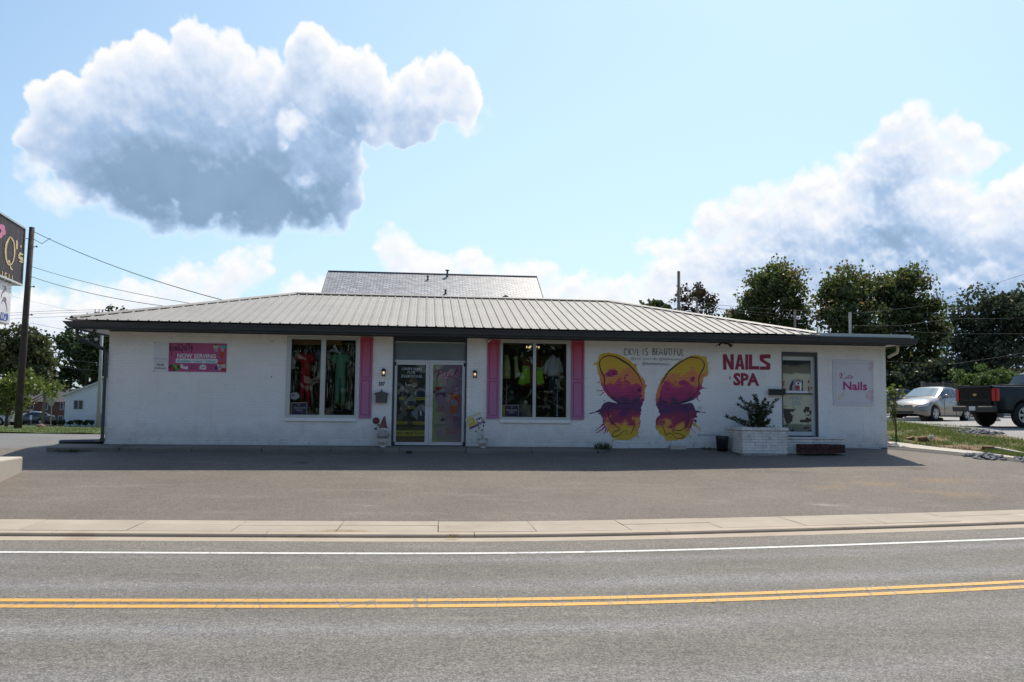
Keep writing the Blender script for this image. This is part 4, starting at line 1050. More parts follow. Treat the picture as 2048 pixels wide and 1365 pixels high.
strokes('script', [([(255, 350), (235, 348), (232, 370), (250, 385), (245, 402), (230, 398)], .016), ([(265, 370), (265, 390), (280, 388), (282, 368), (284, 392)], .011), ([(292, 370), (308, 370), (292, 392), (310, 390)], .010), ([(318, 368), (318, 392)], .012), ([(365, 350), (345, 370), (350, 400), (372, 408), (380, 370), (365, 350)], .014), ([(372, 400), (392, 412)], .012), ([(395, 352), (393, 362)], .01), ([(412, 372), (400, 376), (415, 388), (402, 396)], .011)], gm['white'], pl_, d5, VP, 4)
shape('flower_mark', [circ(330, 325, 18, 20, 9)], gm['red'], pl_, d5)
dm = lambda x, y, r: [(x-r, y), (x, y+r*1.05), (x+r, y), (x, y-r*1.05)]
shape('photo', [[(195, 385), (285, 490), (262, 540), (120, 540), (112, 470)], [(360, 500), (440, 415), (535, 440), (535, 545), (380, 545)], [(205, 640), (320, 535), (395, 600), (390, 690), (265, 720)], [(315, 805), (455, 670), (530, 700), (530, 880), (410, 915)]], gm['grey'], pl_, d5, VP+.0001)
shape('photo', [[(105, 790), (170, 690), (270, 790), (250, 890), (110, 900)]], gm['brown'], pl_, d5, VP+.0001)
shape('figure', [[(120, 545), (135, 490), (160, 480), (215, 480), (270, 520), (280, 560)], [(390, 560), (400, 490), (440, 470), (490, 470), (530, 500), (530, 560)], [(250, 700), (265, 640), (300, 620), (350, 625), (390, 650), (400, 700)], [(415, 930), (425, 790), (450, 760), (490, 760), (525, 800), (530, 930)], [(130, 890), (140, 790), (200, 790), (225, 890)]], gm['navy'], pl_, d5, VP-.0004)
shape('figure', [circ(185, 455, 20, 28), circ(465, 447, 22, 28), circ(325, 588, 22, 30), circ(463, 722, 20, 30), circ(165, 745, 18, 24)], gm['skin'], pl_, d5, VP-.0008)
shape('figure', [[(118, 490), (140, 440), (150, 480), (135, 520)]], gm['yellow'], pl_, d5, VP-.0008)
shape('figure', [[(450, 770), (480, 770), (478, 850), (455, 850)]], gm['white'], pl_, d5, VP-.0008)
for t, b_ in (('FIRE', (130, 562, 238, 606)), ('POLICE', (385, 568, 535, 612)), ('EMS', (272, 700, 378, 744)), ('SPORTS', (95, 935, 258, 981)), ('MEDICAL', (342, 938, 528, 984))):
    x0, y0, x1, y1 = b_
    s_ = shape('tag', [[(x0, y0), (x1, y0), (x1, y1), (x0, y1)]], gm['yellow'], pl_, d5, VP-.0010)
    dtext(t, gm['brown'], pl_, (x0+14, y0+12, x1-14, y1-11), VP-.0014, bold=.02)
shape('tag', [[(80, 1075), (535, 1077), (534, 1156), (78, 1154)]], gm['yellow'], pl_, d5, VP-.0004)
dtext('931-854-1511', gm['black'], pl_, (105, 1092, 505, 1136), VP-.0012, bold=.035)
F_ = [([(684, 190), (705, 165), (745, 155), (795, 148)], .036), ([(748, 158), (728, 225), (702, 285)], .042), ([(718, 222), (775, 210)], .034), ([(812, 175), (802, 220), (806, 252), (828, 260), (850, 238), (862, 180), (855, 235), (872, 258), (892, 245)], .036), ([(897, 232), (935, 214), (940, 190), (920, 180), (900, 205), (900, 245), (925, 257), (957, 243)], .034), ([(957, 243), (1000, 190), (1040, 142), (1034, 118), (1014, 126), (1000, 170), (998, 225), (1015, 242), (1052, 228)], .034)]
cst = lambda L_, k: [(p, tuple([w*k]*3)) for p, w in L_]
strokes('script', cst(F_, 1.7), gm['palepink'], pr_, d5, VP, 5)
strokes('script', cst(F_, .95), gm['pink'], pr_, d5, VP-.0012, 5)
dtext('NUTRITION', gm['fade'], pr_, (750, 305, 1010, 356), spacing=1.2)
def cup(o, body, mats_, mk):
    shape('cup', [o], gm[mats_[0]], pr_, d5, VP)
    for p, c in body: shape('cup', [p], gm[c], pr_, d5, VP-.0006)
    x, y, r = mk; shape('cup_mark', [circ(x, y, r, r*1.05)], gm['lilac'], pr_, d5, VP-.0010); shape('cup_mark', [circ(x, y, r*.62, r*.66)], gm[mats_[1]], pr_, d5, VP-.0014)
cup([(662, 480), (845, 440), (862, 640), (845, 662), (740, 672), (708, 650)], [([(690, 510), (840, 480), (850, 560), (700, 580)], 'purple'), (circ(720, 440, 38, 30), 'red'), (circ(760, 430, 32, 24), 'redor'), (circ(672, 488, 24, 24), 'choc'), (circ(800, 470, 40, 30), 'cream')], ('mauve', 'mauve'), (765, 585, 52))
cup([(905, 515), (1080, 560), (1000, 810), (950, 826), (912, 800)], [([(912, 545), (1072, 575), (1040, 670), (916, 660)], 'redor'), (circ(940, 520, 26, 16), 'redor'), (circ(1000, 530, 40, 18), 'orange'), (circ(1055, 552, 22, 14), 'orange')], ('orange', 'grey'), (975, 655, 52))
cup([(650, 990), (828, 950), (830, 1180), (800, 1212), (740, 1216), (712, 1195)], [([(765, 915), (795, 880), (830, 905), (795, 945)], 'choc'), ([(660, 985), (720, 935), (800, 940), (820, 965)], 'cream')], ('rim', 'mauve'), (740, 1105, 52))
for t, x, y, w, h, rr in (('ACAI', 715, 690, 110, 50, .1), ('BOWLS', 690, 748, 175, 48, .1), ('LOADED', 870, 838, 205, 42, -.2), ('TEA', 925, 895, 80, 45, -.05), ('PROTEIN', 845, 1045, 185, 42, .15), ('SHAKES', 862, 1090, 160, 42, .15)):
    a = P(*d5(x, y+h), 0); b = P(*d5(x+w, y), 0)
    text('lettering', t, gm['magenta'], pr_, a[0], a[1], b[0]-a[0], b[1]-a[1], VP, bold=.012, shear=.25, rot=rr)

# ---- the banner screwed to the wall on the left
bn0 = P(381, 716)
ban = wthing('vinyl_banner', 'pink vinyl banner reading NOW SERVING with a white left panel, screwed to the left wall', 'banner', bn0[0], -.004, bn0[1])
def bshape(name, polys, mat, v): return shape(name, polys, mat, ban, bz, v, bn0, .0006)
M['bpink'] = flat('banner pink', (.42, .075, .20), .4, var=.08, vscale=2); M['bwhite'] = flat('banner white', (.66, .65, .66), .45)
bshape('sheet', [[(100, 185), (462, 190), (1862, 208), (1842, 908), (440, 892), (90, 888)]], M['bwhite'], -.004)
bshape('printed_panel', [[(462, 192), (1858, 210), (1836, 902), (440, 884)]], M['bpink'], -.0052)
for t, b_ in (('Download', (122, 552, 410, 598)), ('our App for', (108, 625, 418, 668)), ('FREE', (172, 700, 345, 748)), ('Delivery!', (118, 780, 395, 832))):
    ptext('lettering', t, gm['grey'] if b_[1] < 690 else gm['black'], ban, bz, b_, -.0062, bn0, bold=.02 if b_[1] > 690 else 0)
text_f = ptext('lettering', 'FuelQuiTs', gm['deep'], ban, bz, (475, 225, 1045, 430), -.0062, bn0, bold=.035, rot=.06)
bshape('drip', [[(485, 300), (520, 300), (525, 520), (505, 520)], [(690, 330), (720, 330), (715, 410), (700, 410)], [(770, 330), (800, 330), (795, 440), (780, 440)], [(985, 280), (1015, 280), (1008, 430), (995, 430)]], gm['deep'], -.0058)
ptext('lettering', 'NOW SERVING', M['bwhite'], ban, bz, (660, 458, 1590, 562), -.0062, bn0, bold=.03)
bshape('pill', [[(640, 570), (1620, 585), (1638, 610), (1630, 690), (640, 676), (618, 650), (622, 590)]], M['bwhite'], -.0058)
ptext('lettering', 'Breakfast * Lunch * Dinner', gm['teal'], ban, bz, (650, 596, 1600, 668), -.0068, bn0, bold=.03, shear=.25)
bshape('burst', [[(735, 720), (780, 700), (800, 745), (920, 760), (905, 835), (740, 800)], [(1200, 760), (1250, 715), (1340, 735), (1360, 780), (1340, 845), (1195, 825)]], M['bwhite'], -.0058)
for t, b_ in (('Try', (770, 735, 880, 790)), ('New', (1230, 750, 1330, 810))): ptext('lettering', t, M['bpink'], ban, bz, b_, -.0066, bn0, bold=.03)
for t, b_, in (('Salad', (965, 720, 1140, 770)), ('Bowls', (970, 780, 1130, 830)), ('Energy', (1380, 720, 1530, 770)), ('Tea', (1420, 780, 1500, 830))): ptext('lettering', t, gm['navy'], ban, bz, b_, -.0062, bn0, shear=.25)
for nm, o, c, dv in (('cup', [(1670, 300), (1825, 310), (1770, 570), (1700, 570)], 'redor', 0), ('cup', [(1672, 262), (1850, 268), (1838, 330), (1678, 320)], 'teal', 1), ('cup_mark', circ(1748, 362, 45), 'lilac', 2), ('cupcake', [(1520, 290), (1655, 300), (1630, 420), (1570, 410)], 'mauve', 0), ('cupcake', circ(1585, 285, 65, 45), 'cream', 1), ('cupcake', circ(1590, 240, 28, 26), 'choc', 2), ('bowl', [(1610, 700), (1830, 710), (1800, 850), (1650, 850)], 'cream', 0), ('bowl', circ(1720, 680, 100, 40), 'redor', 1), ('bowl', circ(1600, 800, 40, 45), 'navy', 2), ('bowl', circ(1770, 840, 60, 40), 'red', 2), ('cup_mark', circ(1700, 775, 48), 'lilac', 3), ('salad', circ(590, 790, 140, 85), 'choc', 0), ('salad', circ(600, 745, 70, 50), 'green', 1), ('salad', circ(530, 830, 60, 40), 'red', 2), ('salad', circ(650, 830, 50, 40), 'green', 2), ('salad', circ(620, 770, 24, 20), 'yellow', 3)):
    bshape(nm, [o], gm[c], -.0056-.0007*dv)
sc = MB()
for x, y in ((118, 185), (98, 880), (1850, 222), (1825, 902), (960, 893)): sc.disc(PP(bz, [(x, y)], 0, bn0)[0], .012, -.009, -.004, 8)
sc.build('screw', M['black'], ban)
# spare screws left in the brick
for k, (x, y) in enumerate(((544, 683.5), (570, 685), (543, 754.5))):
    s_ = MB(); s_.disc(P(x, y), .014, -.012, -.002, 8); s_.build('screw', M['darkmetal'], shop)

# ---- nail salon sign board
kx0, ky0 = c6(1445, 535); k0 = P(kx0, ky0)
kat = wthing('sign_board', 'square pale pink sign board reading Katie Nails, right of the salon door', 'sign', k0[0], -.004, k0[1])
M['kboard'] = flat('sign board', (.64, .62, .65), .35); M['kline'] = flat('sign border', (.32, .30, .36), .5); M['kpink'] = flat('sign magenta', (.42, .025, .17), .4)
M['kwash'] = flat('watercolour pink', (.62, .47, .52), .5, var=.2, vscale=5); M['kgold'] = flat('watercolour gold', (.60, .53, .42), .5, var=.2, vscale=5)
kb_ = lambda nm, polys, mat, v, t=.0008: shape(nm, polys, mat, kat, c6, v, k0, t)
kb_('board', [[(1240, 305), (1652, 312), (1650, 768), (1246, 765)]], M['kboard'], -.018, .016)
strokes('border', [([(1266, 337), (1636, 342)], (.006, .006)), ([(1636, 342), (1634, 742)], (.006, .006)), ([(1634, 742), (1268, 740)], (.006, .006)), ([(1268, 740), (1266, 337)], (.006, .006))], M['kline'], kat, c6, -.019, 2, k0)
kb_('wash', [[(1600, 316), (1646, 318), (1648, 372), (1625, 415), (1595, 422), (1588, 395), (1605, 355)], [(1560, 640), (1600, 610), (1648, 605), (1646, 720), (1575, 705)]], M['kwash'], -.0188)
kb_('wash', [[(1355, 625), (1350, 660), (1318, 720), (1285, 712), (1300, 665)]], M['kgold'], -.0188)
strokes('script', [([(1300, 462), (1315, 440), (1326, 442), (1318, 475), (1306, 500)], .022), ([(1362, 432), (1335, 458), (1316, 476), (1340, 492), (1362, 496)], .019), ([(1385, 475), (1368, 480), (1370, 495), (1385, 480), (1388, 496)], .017), ([(1405, 450), (1395, 495), (1405, 495)], .017), ([(1388, 468), (1425, 462)], .013), ([(1418, 475), (1415, 494)], .016), ([(1422, 485), (1440, 478), (1428, 470), (1424, 492), (1445, 490)], .016)], M['kpink'], kat, c6, -.020, 4, k0)
ptext('lettering', 'Nails', M['kpink'], kat, c6, (1345, 525, 1588, 612), -.020, k0, bold=.03)

# ---- salon door
u0, u1, z0, z1 = nd
sj = MB(); ga, gb, gz0, gz1 = rect(*n7(806, 188), *n7(1132, 1030), .12)
js = P(*n7(1165, 600), .10)[0]
sj.box((u0, .0, z0), (u0+.03, .25, z1)); sj.box((u1-.035, -.006, z0), (u1, .25, z1+.0)); sj.box((u0+.03, -.006, z1-.10), (u1-.035, .25, z1)); sj.build('door_frame', M['charcoal'], shop)
sdr = MB(); dz0 = z0+.03; da = u0+.031; db_ = u1-.06
sdr.box((da, .10, dz0), (ga, .145, z1-.101)); sdr.box((gb, .10, dz0), (db_, .145, z1-.101)); sdr.box((ga, .101, dz0), (gb, .145, gz0)); sdr.box((ga, .101, gz1), (gb, .145, z1-.101))
sd_ = sdr.build('salon_door', M['alum2'], shop)
jm = MB(); jm.box((db_+.001, .09, z0), (u1-.036, .16, z1-.101)); jm.build('jamb', M['alum'], sd_)
def salonfilm():
    m = bpy.data.materials.new('salon glass with painted reflections'); m.use_nodes = True; T = NT(m.node_tree); b = m.node_tree.nodes['Principled BSDF']
    tc = T.n('ShaderNodeTexCoord').outputs; x, y, z = T.xyz(tc['Object']); g = T.xyz(tc['Generated'])[2]
    v = T.comb(T.m('MULTIPLY', x, 1.4), T.m('MULTIPLY', z, 3.2), 0)
    n = T.noise(v, 1.6, 3, .5, .6)
    hh = T.m('ADD', g, T.m('MULTIPLY', T.m('SUBTRACT', n, .5), .10))
    c = T.ramp(hh, [(0, (.17, .18, .14)), (.09, (.22, .22, .16)), (.115, (.56, .53, .36)), (.80, (.58, .56, .42)), (.825, (.22, .21, .15)), (.92, (.18, .17, .12)), (.95, (.04, .05, .06)), (1, (.02, .025, .035))])  # wavy mirror reflections put into the film colour as bands
    w = T.noise(v, 3.1, 2, .5, 1.2)
    blot = T.m('MULTIPLY', T.ss(w, .56, .59), T.m('MULTIPLY', T.ss(g, .38, .30), T.ss(T.m('ABSOLUTE', T.m('SUBTRACT', T.xyz(tc['Generated'])[0], .55)), .12, .2)))
    c = T.mix(blot, c, (.04, .035, .03))  # dark reflected blots, also painted into the colour
    T.L.new(c, b.inputs['Base Color']); b.inputs['Roughness'].default_value = .08; b.inputs['Specular IOR Level'].default_value = .4
    return m
gp = MB(); gp.box((ga, .118, gz0), (gb, .124, gz1)); gpo = gp.build('pane', salonfilm(), sd_)
sn = lambda nm, polys, mat, v=.117: shape(nm, polys, gm[mat], gpo, n7, v-.0002, (0, 0), .0006, .118)
sn('painted_bird', [[(868, 548), (885, 470), (915, 415), (960, 400), (1010, 402), (1045, 418), (1040, 500), (1045, 548)]], 'grey')
sn('painted_bird', [[(880, 545), (890, 480), (918, 425), (935, 440), (915, 500), (920, 545)], [(1035, 425), (1046, 420), (1042, 500), (1048, 548), (1030, 548)]], 'choc', .116)
sn('painted_bird', [circ(985, 462, 26, 24), [(1005, 450), (1025, 455), (1022, 545), (1010, 540)]], 'white', .115)
sn('painted_bird', [circ(988, 460, 12, 14)], 'black', .114)
sn('heart', [circ(975, 510, 26, 32, 10), [(960, 430), (1000, 418), (1015, 435), (970, 440)], [(808, 430), (832, 432), (815, 465), (830, 485), (808, 490)], [(810, 515), (845, 520), (832, 550), (810, 552)], [(1105, 420), (1120, 420), (1120, 460), (1100, 450)], [(1100, 500), (1120, 490), (1120, 552), (1104, 548)]], 'redor', .1135)
sn('snow', [[(845, 556), (880, 543), (940, 548), (1000, 556), (1060, 545), (1105, 556), (1105, 572), (850, 572)]], 'white', .1135)
ptext('lettering', 'NAILS', gm['grey'], gpo, n7, (890, 605, 1035, 655), .1165, bold=.02)
ptext('lettering', 'SPA', gm['grey'], gpo, n7, (910, 665, 1025, 725), .1165, bold=.02)
sn('reflection_shape', [[(812, 752), (870, 765), (968, 762), (925, 790), (890, 800), (925, 850), (915, 910), (850, 945), (815, 850)], [(1070, 735), (1120, 738), (1120, 800), (1055, 775)], [(1060, 835), (1120, 825), (1120, 845)], [(1005, 890), (1120, 885), (1120, 925), (1010, 920)], [(1045, 985), (1075, 972), (1120, 980), (1120, 998), (1050, 998)]], 'choc', .1172)  # dark wavy reflections painted as flat shapes on the pane
pb = MB(); pu = P(*n7(1140, 583), .1)[1]; pb.box((ga-.01, .07, pu-.012), (gb+.03, .10, pu+.012), .003); pb.build('push_bar', M['darkmetal'], sd_)
lk = MB(); kx = P(*n7(1142, 515), .1); lk.disc(kx, .02, .085, .1); lk.build('lock', M['black'], sd_)
th = MB(); th.box((u0, -.02, z0-.035), (u1, .25, z0-.002)); th.build('threshold', M['charcoal'], shop)

# ---------------------------------------------------------------- ledge, planter, steps and things along the front
def local(o, p): return (p[0], p[1], p[2])
led = empty('concrete_ledge', O3, AL); tag(led, kind='structure')
u = -1.05; k = 0
while u < 11.95:
    b = min(u+1.6, 11.95); n = 9; V = []; F = []
    for i in range(n+1):
        x = u+.006+(b-u-.012)*i/n; fade = max(0, min(1, (12.1-x)/2.2)); e = .62+.018*rng.normal()
        jj = .006*rng.normal(); zt = -.052+jj*.5; zb = -.26
        zf = zt if fade > .99 else zt-.0*(1-fade)
        for v, z in ((-e, zb), (-e-.004, zf-.022), (-e+.03, zf), (-.004, -.006), (-.004, zb)): V.append((x, v, z))
    for i in range(n):
        for j in range(4): a = i*5+j; F.append((a, a+5, a+6, a+1))
    F += [(0, 1, 2, 3, 4), tuple(n*5+q for q in (4, 3, 2, 1, 0))]
    raw('slab', V, F, M['ledge'], led); u = b; k += 1
# left end of the pad beside the wall
raw('slab', [(-1.05, -.0, -.26), (-.004, -.0, -.26), (-.004, 1.1, -.26), (-1.05, 1.1, -.26), (-1.05, -.0, -.03), (-.004, 0, -.01), (-.004, 1.1, -.02), (-1.05, 1.1, -.05)], [(0, 1, 5, 4), (1, 2, 6, 5), (2, 3, 7, 6), (3, 0, 4, 7), (4, 5, 6, 7)], M['ledge'], led)
dp = wthing('drain_pipe', 'black drain pipe lying on the concrete beside the left wall corner', 'pipe', 0, 0, 0)
m_ = MB(); m_.tube([(-.07, .05, .10), (-.12, .15, .045), (-.35, .28, .035), (-.8, .5, .02), (-1.25, .72, .0), (-1.3, .74, .0)], [.06, .065, .06, .055, .055, .05], 10); m_.build('hose', M['black'], dp)

# wall lanterns
M['lampglass'] = glassy('lantern glass', (.95, .93, .88), 1.2)
M['bulb'] = bpy.data.materials.new('lit bulb'); M['bulb'].use_nodes = True
bulb_ = M['bulb'].node_tree.nodes['Principled BSDF']; bulb_.inputs['Emission Color'].default_value = (1, .72, .38, 1); bulb_.inputs['Emission Strength'].default_value = .9
lab = {762.6: 'black wall lantern above the house number, left of the double doors', 944.6: 'black wall lantern alone on the wall right of the double doors'}
for x0, y0, x1, y1 in ((762.6, 737, 772.5, 753), (944.6, 740.5, 954.5, 756)):
    a, b, z0, z1 = rect(x0, y0, x1, y1); cu_ = (a+b)/2; h = z1-z0; w = (b-a)
    t = wthing('wall_lantern', lab[x0], 'lantern', cu_, 0, z0, 'wall lanterns beside the double doors')
    m_ = MB(); m_.box((-.035, -.012, h*.35), (.035, -.001, h*.95)); m_.tube([(0, -.01, h*.75), (0, -.04, h*.85), (0, -.085, h*.86)], .008, 6); m_.build('bracket', M['black'], t)
    m_ = MB(); m_.lathe([(w*.52, h*.66), (w*.48, h*.76), (w*.34, h*.88), (w*.12, h*.95), (.0, h*1.0)], (0, -.085, 0), 12); m_.build('cap', M['black'], t)
    m_ = MB(); r = w*.42
    for k in range(4):
        q = math.pi/4+k*math.pi/2; m_.tube([(r*1.1*math.cos(q), -.085+r*1.1*math.sin(q), h*.66), (r*.9*math.cos(q), -.085+r*.9*math.sin(q), .0)], .007, 5)
    m_.lathe([(r*1.0, -.005), (r*1.0, .018), (.0, .02)], (0, -.085, 0), 4); m_.build('cage', M['black'], t)
    m_ = MB(); m_.lathe([(r*.72, .02), (r*.82, h*.64)], (0, -.085, 0), 10); m_.build('lantern_glass', M['lampglass'], t)
    m_ = MB(); m_.lathe([(.0, h*.30), (.02, h*.34), (.027, h*.45), (.018, h*.56), (.0, h*.6)], (0, -.085, 0), 8); m_.build('bulb', M['bulb'], t)
# house number
hn = wthing('house_number', 'black house number 337 between lantern and mailbox', 'house number', *[P(763.5, 768)[0], 0, P(763.5, 768)[1]])
for ch_, xx in (('3', 757.2), ('3', 761.6), ('7', 766.0)):
    a = P(xx, 772); b = P(xx+4.0, 764); o_ = P(763.5, 768)
    text('digit', ch_, M['black'], hn, a[0]-o_[0], a[1]-o_[1], b[0]-a[0], b[1]-a[1], -.006, bold=.05)
# mailboxes
a, b, z0, z1 = rect(749.5, 787, 776.5, 806); mbx = wthing('mailbox', 'grey wall mailbox with peaked finial lid below the number 337', 'mailbox', (a+b)/2, 0, z0); w = b-a; h = z1-z0; top = P(763, 780)[1]-z0
M['pewter'] = pbr('pewter mailbox', (.10, .095, .09), .55, metal=.3, var=.2, vscale=6)
m_ = MB(); m_.box((-w*.44, -.12, 0), (w*.44, -.002, h*.97), .008); m_.build('box', M['pewter'], mbx)
m_ = MB(); m_.prism([(-w*.54, h*.95), (w*.54, h*.95), (w*.5, h*1.02), (w*.2, h*1.10), (w*.07, h*1.2), (-w*.07, h*1.2), (-w*.2, h*1.10), (-w*.5, h*1.02)], -.14, -.002); m_.prism([(-w*.5, h*.80), (w*.5, h*.80), (w*.5, h*.95), (-w*.5, h*.95)], -.134, -.121); m_.build('lid', M['pewter'], mbx)
m_ = MB(); m_.lathe([(.022, h*1.2), (.012, h*1.25), (.02, h*1.3), (.016, h*1.36), (.0, h*1.4)], (0, -.07, 0), 10); m_.build('finial', M['pewter'], mbx)
m_ = MB(); m_.disc((0, h*.48), .016, -.132, -.12, 10); m_.build('knob', M['black'], mbx)
a, b, z0, z1 = rect(*c6(590, 602), *c6(741, 660)); mb2 = wthing('mailbox', 'flat black wall mailbox beside the salon door', 'mailbox', (a+b)/2, 0, z0); w = b-a; h = z1-z0
m_ = MB(); m_.box((-w/2, -.14, 0), (w/2, -.002, h*.9), .008); m_.build('box', M['black'], mb2)
m_ = MB(); m_.box((-w/2-.006, -.15, h*.72), (w/2+.006, -.001, h), .008); m_.build('lid', M['black'], mb2)
m_ = MB(); m_.box((-.02, -.1525, h*.38), (.07, -.1405, h*.5)); m_.build('name_plate', M['darkmetal'], mb2)

# urns, gnome, pinwheel flower, yard sign
M['urn'] = pbr('weathered white urn', (.52, .49, .45), .8, var=.15, vscale=6, dirt=(.16, .12, .09), dscale=9, damt=.6, bump=.3)
M['urnsoil'] = pbr('potting soil', (.04, .03, .02), 1.)
LV = -.3
def urn(cx_px, ytop, ybot, rpx, label):
    a = P(cx_px, ybot, LV); zt = P(cx_px, ytop, LV)[1]; r = P(cx_px+rpx, ytop, LV)[0]-P(cx_px, ytop, LV)[0]; z0 = -.029; h = zt-z0
    t = wthing('urn_planter', label, 'planter', a[0], LV, z0, 'white urns beside the double doors')
    m_ = MB(); m_.lathe([(r*.5, 0), (r*.5, h*.06), (r*.36, h*.1), (r*.32, h*.17), (r*.45, h*.26)], n=18); m_.build('foot', M['urn'], t)
    m_ = MB(); m_.lathe([(r*.45, h*.26), (r*.72, h*.40), (r*.86, h*.56), (r*.86, h*.70), (r*.80, h*.86), (r*.9, h*.93), (r*1.0, h*.96), (r*1.0, h), (r*.88, h), (r*.84, h*.9)], n=22); m_.build('bowl', M['urn'], t)
    m_ = MB(); m_.lathe([(0, h*.91), (r*.84, h*.9)], n=18); m_.build('soil', M['urnsoil'], t)
    return a[0], zt, r, h
ua, uz, ur_, uh = urn(765.6, 873, 895, 13, 'white footed urn under the gnome, left of the double doors')
ub, vz, vr_, vh = urn(965.5, 876.8, 895, 12.6, 'low white urn holding the yard sign, right of the double doors')
M['hat'] = pbr('faded red felt', (.17, .055, .05), .85, var=.25, vscale=12); M['fluff'] = pbr('white fluff', (.62, .62, .62), .9, var=.1, vscale=20, bump=.5, bscale=80); M['beard'] = pbr('grey beard', (.34, .28, .26), .9, var=.35, vscale=25, bump=.6, bscale=60); M['nose'] = pbr('gnome nose', (.45, .25, .2), .5); M['bluecoat'] = pbr('dark gnome coat', (.025, .03, .05), .8)
gn = wthing('garden_gnome', 'bearded garden gnome in a tall red hat sitting in the left urn', 'gnome', ua, LV, uz-.02)
m_ = MB(); m_.lathe([(.14, -.01), (.15, .04), (.14, .09), (.1, .12)], n=18); m_.build('coat', M['bluecoat'], gn)
m_ = MB(); m_.lathe([(.125, -.01), (.135, .04), (.13, .10), (.09, .15), (0, .17)], (0, -.055, 0), 18, sx=1.0, sy=.95); m_.build('beard', M['beard'], gn)
m_ = MB()
for k in range(9):
    q = math.pi*(k/8); m_.lathe([(0, -.03), (.026, -.015), (.03, .005), (.02, .022), (0, .03)], (.105*math.cos(q), -.075-.03*math.sin(q)*1.2, .155+.045*math.sin(q)), 8)
m_.lathe([(.118, .15), (.122, .17), (.11, .2)], (0, -.01, 0), 18); m_.build('moustache', M['fluff'], gn)
m_ = MB(); m_.lathe([(0, -.02), (.018, -.01), (.02, .004), (.012, .018), (0, .022)], (.0, -.155, .19), 10); m_.build('nose', M['nose'], gn)
m_ = MB(); hh = .50-.18
m_.tube([(0, -.01, .185), (.0, -.01, .24), (.005, -.005, .32), (.012, .0, .40), (.022, 0, .46), (.03, 0, .495), (.026, 0, .51)], [.118, .098, .072, .048, .03, .017, .004], 16); m_.build('hat', M['hat'], gn)
# metal flower
fx, fz = P(752.4, 842, -.2)
fl = wthing('flower_ornament', 'dark red metal flower ornament leaning left of the gnome', 'garden ornament', ua-.02, -.24, uz-.02)
M['petal'] = pbr('dark red petal', (.10, .012, .018), .45); M['petal2'] = pbr('flower centre', (.22, .05, .02), .5); M['mleaf'] = pbr('green metal leaf', (.03, .10, .07), .45)
dx, dz_ = fx-ua+.02, fz-uz+.02
m_ = MB()
for k in range(11):
    q = 2*math.pi*k/11; c, s_ = math.cos(q), math.sin(q); pts = []
    for rr, w_ in ((.02, .012), (.05, .024), (.075, .022), (.092, .004)): pts.append((dx+c*rr, dz_+s_*rr, w_))
    out = [(x-s_*w_, z+c*w_) for x, z, w_ in pts]+[(x+s_*w_, z-c*w_) for x, z, w_ in reversed(pts)]
    m_.prism(out, -.012-.006*(k % 2), -.006-.006*(k % 2))
m_.build('petals', M['petal'], fl)
m_ = MB(); m_.lathe([(0, -.03), (.022, -.026), (.034, -.014)], (dx, 0, dz_), 12, axis='y'); m_.build('centre', M['petal2'], fl)
m_ = MB(); m_.tube([(dx, 0, dz_), (dx+.03, 0, dz_-.1), (dx+.02, .0, dz_-.2), (.0, 0, 0)], .005, 6); m_.build('stem', M['mleaf'], fl)
m_ = MB()
for (x, y, r, q) in ((757.5, 850, .035, .3), (751.5, 858, .04, 2.6)):
    a = P(x, y, -.2); cx, cz = a[0]-ua+.02, a[1]-uz+.02
    m_.prism([(cx+r*math.cos(q+t)*(1 if k % 2 == 0 else .62), cz+r*math.sin(q+t)*(1 if k % 2 == 0 else .62)) for k, t in enumerate([0, .8, 1.57, 2.4, 3.14, 3.9, 4.7, 5.5])], -.008, -.003)
m_.build('leaves', M['mleaf'], fl)
# yard sign
yv = LV; y0 = P(964, 850, yv)
ysn = wthing('yard_sign', 'tilted yellow and purple yard sign standing in the right urn', 'sign', y0[0], yv, y0[1])
yq = lambda x, y: (925+x/16.05, 815+y/16.05)
M['ygold'] = flat('sign gold', (.52, .40, .04), .4); M['ypurp'] = flat('sign purple', (.055, .03, .16), .4); M['ywhite'] = flat('sign white', (.62, .62, .6), .4)
ysh = lambda nm, polys, mat, d, t=.0008: shape(nm, polys, mat, ysn, yq, -d, y0, t, yv)
ysh('board', [[(80, 400), (600, 188), (748, 492), (230, 722)]], M['ywhite'], .004, .008)
ysh('print', [[(100, 415), (360, 310), (425, 480), (190, 600)], [(190, 600), (430, 475), (505, 520), (215, 655)], [(630, 345), (675, 330), (720, 425), (680, 440)]], M['ygold'], .005)
ysh('print', [[(212, 658), (705, 438), (742, 492), (234, 716)], [(420, 385), (600, 305), (632, 375), (665, 455), (505, 525)]], M['ypurp'], .0058)
ysh('emblem', [[(465, 395), (500, 380), (520, 415), (560, 395), (570, 350), (605, 365), (625, 420), (600, 470), (560, 490), (520, 490), (480, 450)], [(515, 545), (530, 570), (655, 520), (650, 480), (625, 490), (630, 508), (540, 548)]], M['ywhite'], .0066)
a = P(*yq(120, 385), yv); text('lettering', 'TENNESSEE', M['ygold'], ysn, *[a[0]-y0[0]+.02, a[1]-y0[1]-.002], .37, .05, -.0068, rot=R(23), bold=.03)
a = P(*yq(185, 560), yv); text('lettering', 'TECH', M['ywhite'], ysn, a[0]-y0[0]-.02, a[1]-y0[1]+.01, .15, .06, -.0068, rot=R(24), bold=.03)
m_ = MB()
bx, bz_ = ub-y0[0], vz-y0[1]
for dx_, tx in ((-.05, 450), (.06, 660)):
    a = P(*yq(tx, 600 if tx < 500 else 520), yv); m_.tube([(a[0]-y0[0], .004, a[1]-y0[1]), (bx+dx_*.3+.03, .004, bz_-.03)], .0035, 5)
m_.build('wire_stake', M['alum'], ysn)
m_ = MB()
